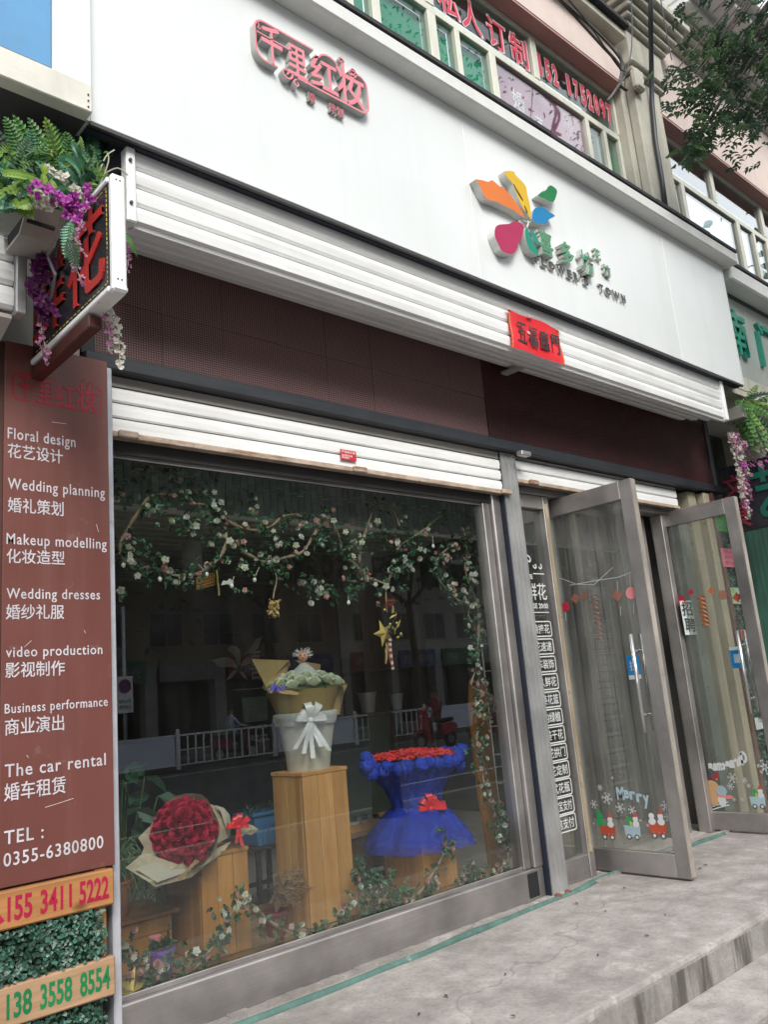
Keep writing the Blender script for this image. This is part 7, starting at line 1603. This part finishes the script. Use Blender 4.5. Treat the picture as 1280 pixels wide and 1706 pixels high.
for i in range(46):
    a = random.uniform(-2.6, .6); e = pcx+Vector((math.cos(a)*random.uniform(.03, .13)+.03, -random.uniform(.0, .08), random.uniform(.10, .27))); m0_ = (pcx+e)/2+Vector((0, 0, .10)); pts = smooth_path([pcx+Vector((0, 0, .09)), m0_, e], 4); mb.tube(pts, .0012, 3)
    for j in range(3, 9):
        for s in (-1, 1): d = Vector((random.uniform(-1, 1), random.uniform(-1, .4), random.uniform(-.4, 1))).normalized(); mb.leaf(pts[j], d, .028, .0035, None)
mb.build('plumes', m_dry, pw)
pcn = root('pine_cone', 'small pine cone on the sill beside the low garland', 'pine cone', at(465, 1566, .17)); cc = at(465, 1566, .17); mb = MB()
for i in range(60): t = i/60; a = i*2.4; rr = .018*math.sin(math.pi*(.12+.85*t)); mb.leaf(cc+Vector((-.02+.045*t, 0, 0)), (.5, math.cos(a), math.sin(a)), rr+.004, .010, None)
mb.build('scales', M('cone_brown', (.20, .13, .07), rough=.7, var=.5, vs=60), pcn)
# lamps, back wall emblem, shelf with pots, posters
m_lampw = M('white_lamp_drum', (.50, .52, .50), rough=.5, var=.05)
for (px, py, Y, hh, rr, lb_) in ((320, 950, 1.4, .17, .062, 'white cylindrical ceiling lamp inside the left half of the window'), (608, 958, 1.6, .17, .06, 'white cylindrical ceiling lamp behind the right garland')):
    c = at(px, py, Y); r = root('ceiling_lamp', lb_, 'ceiling lamp', c, 'cylindrical lamps in the shop'); MB().lathe([(0, hh), (rr, hh), (rr, 0), (rr-.006, 0), (rr-.006, hh-.03), (0, hh-.03)], c, 28).build('shade', m_lampw, r, smooth=False); MB().tube([c+Vector((0, 0, hh)), Vector((c.x, c.y, 2.497))], .006, 6).build('rod', m_lampw, r)
m_gleaf = M('pale_grey_leaf', (.28, .29, .27), rough=.5)
em = root('wall_emblem', 'pale grey leaf emblem mounted deep inside the dark shop', 'wall sign', at(395, 1120, 2.4)); Ye = 2.4
def zz_(x, y): return at(180+x/4.267, 1040+y/4.267, Ye)
for pts in ([(735, 255), (790, 240), (850, 232), (890, 250), (915, 290), (920, 312), (880, 300), (830, 305), (780, 298), (765, 275)], [(855, 165), (880, 150), (910, 155), (935, 180), (943, 240), (940, 290), (925, 285), (905, 230), (880, 200), (862, 190)],
            [(970, 210), (1000, 185), (1030, 140), (1050, 105), (1100, 88), (1085, 120), (1065, 170), (1040, 195), (1000, 205)], [(945, 300), (960, 260), (985, 235), (1020, 225), (1062, 228), (1040, 255), (1060, 265), (1020, 275), (980, 290)],
            [(920, 325), (880, 335), (860, 370), (840, 400), (875, 385), (905, 350)], [(935, 335), (960, 340), (985, 375), (990, 395), (965, 380)]):
    MB().prism([zz_(*p) for p in smooth_path([Vector((a, b_, 0)) for a, b_ in pts+pts[:1]], 2)[:-1]] if False else [zz_(a, b_) for a, b_ in pts], (0, .01, 0)).build('leaf', m_gleaf, em)
text('喜', m_gleaf, em, zz_(1010, 400), (1, 0, 0), (0, 0, 1), w=.10, h=.24, depth=.01, bold=.01); bx('rule', m_gleaf, (zz_(890, 475).x, zz_(1080, 475).x, Ye, Ye+.006, zz_(900, 472).z, zz_(900, 472).z+.008), em)
bx('mount', m_dark, (zz_(700, 0).x, zz_(1150, 0).x, Ye+.012, Ye+.03, zz_(900, 500).z, zz_(1000, 60).z), em)
gp = root('notice_board', 'small pale green notice with faint lines beside the grey leaf emblem', 'notice', at(400, 1180, 2.4)); a = zz_(965, 700); b_ = zz_(1130, 510); bx('sheet', M('sage_notice', (.16, .22, .20), rough=.6), (a.x, b_.x, Ye, Ye+.01, min(a.z, b_.z), max(a.z, b_.z)), gp)
for k, s in enumerate(('温馨提示', '请勿随意触摸', '小心轻放', '谢谢合作')): text(s, m_gleaf, gp, (a.x+.05, Ye-.001, max(a.z, b_.z)-.09-k*.075), (1, 0, 0), (0, 0, 1), w=(b_.x-a.x)*.7, h=.04, depth=.002)
sf = root('shelf_unit', 'dark shelf unit with flower pots deep in the shop at the right', 'shelf', (4.3, 2.2, 0))
bx('cabinet', M('dark_green_cabinet', (.05, .075, .06), rough=.4), (4.0, 4.75, 2.2, 2.6, .004, .98), sf); bx('shelf', m_dkw, (3.95, 5.2, 2.15, 2.6, .985, 1.01), sf); bx('shelf', m_dkw, (3.95, 5.2, 2.3, 2.6, 1.35, 1.37), sf); bx('back_panel', m_dkw, (3.95, 5.2, 2.61, 2.64, .0, 2.4), sf); bx('side_panel', m_dkw, (5.205, 5.23, 2.15, 2.64, .0, 2.4), sf)
for (x, r0, h_, col, lb_) in ((4.30, .06, .13, (.42, .12, .14), 'pink flower pot on the dark shelf'), (4.62, .075, .15, (.5, .5, .48), 'larger white flower pot on the dark shelf'), (4.95, .06, .12, (.4, .4, .38), 'smaller white flower pot at the end of the dark shelf'), (3.98, .04, .08, (.45, .40, .30), 'tiny cream pot at the left end of the dark shelf')):
    c = Vector((x, 2.30, 1.011)); r = root('flower_pot', lb_, 'flower pot', c); pot(r, c, r0*.7, r0, h_, M(lb_[:20], col, rough=.4))
bd_ = root('brown_door', 'brown interior door standing at the back right of the shop', 'door', (5.2, 1.6, 0)); bx('leaf', WOOD('walnut_door', (.11, .045, .02), (.17, .08, .035), 'Z'), (4.70, 5.40, 3.0, 3.04, .004, 2.05), bd_); bx('frame', m_dkw, (4.62, 4.695, 2.98, 3.06, .004, 2.12), bd_)
mo = root('poster', 'dark blue wall poster with white characters deep in the shop', 'poster', at(550, 1070, 3.0)); a = at(515, 1085, 3.0); b_ = at(585, 1050, 3.0); bx('sheet', M('navy_poster', (.01, .02, .07), rough=.5), (a.x, b_.x, 3.0, 3.02, min(a.z, b_.z), max(a.z, b_.z)), mo); text('服务', m_gleaf, mo, (a.x+.18, 2.999, min(a.z, b_.z)+.03), (1, 0, 0), (0, 0, 1), w=.2, h=.12, depth=.002)
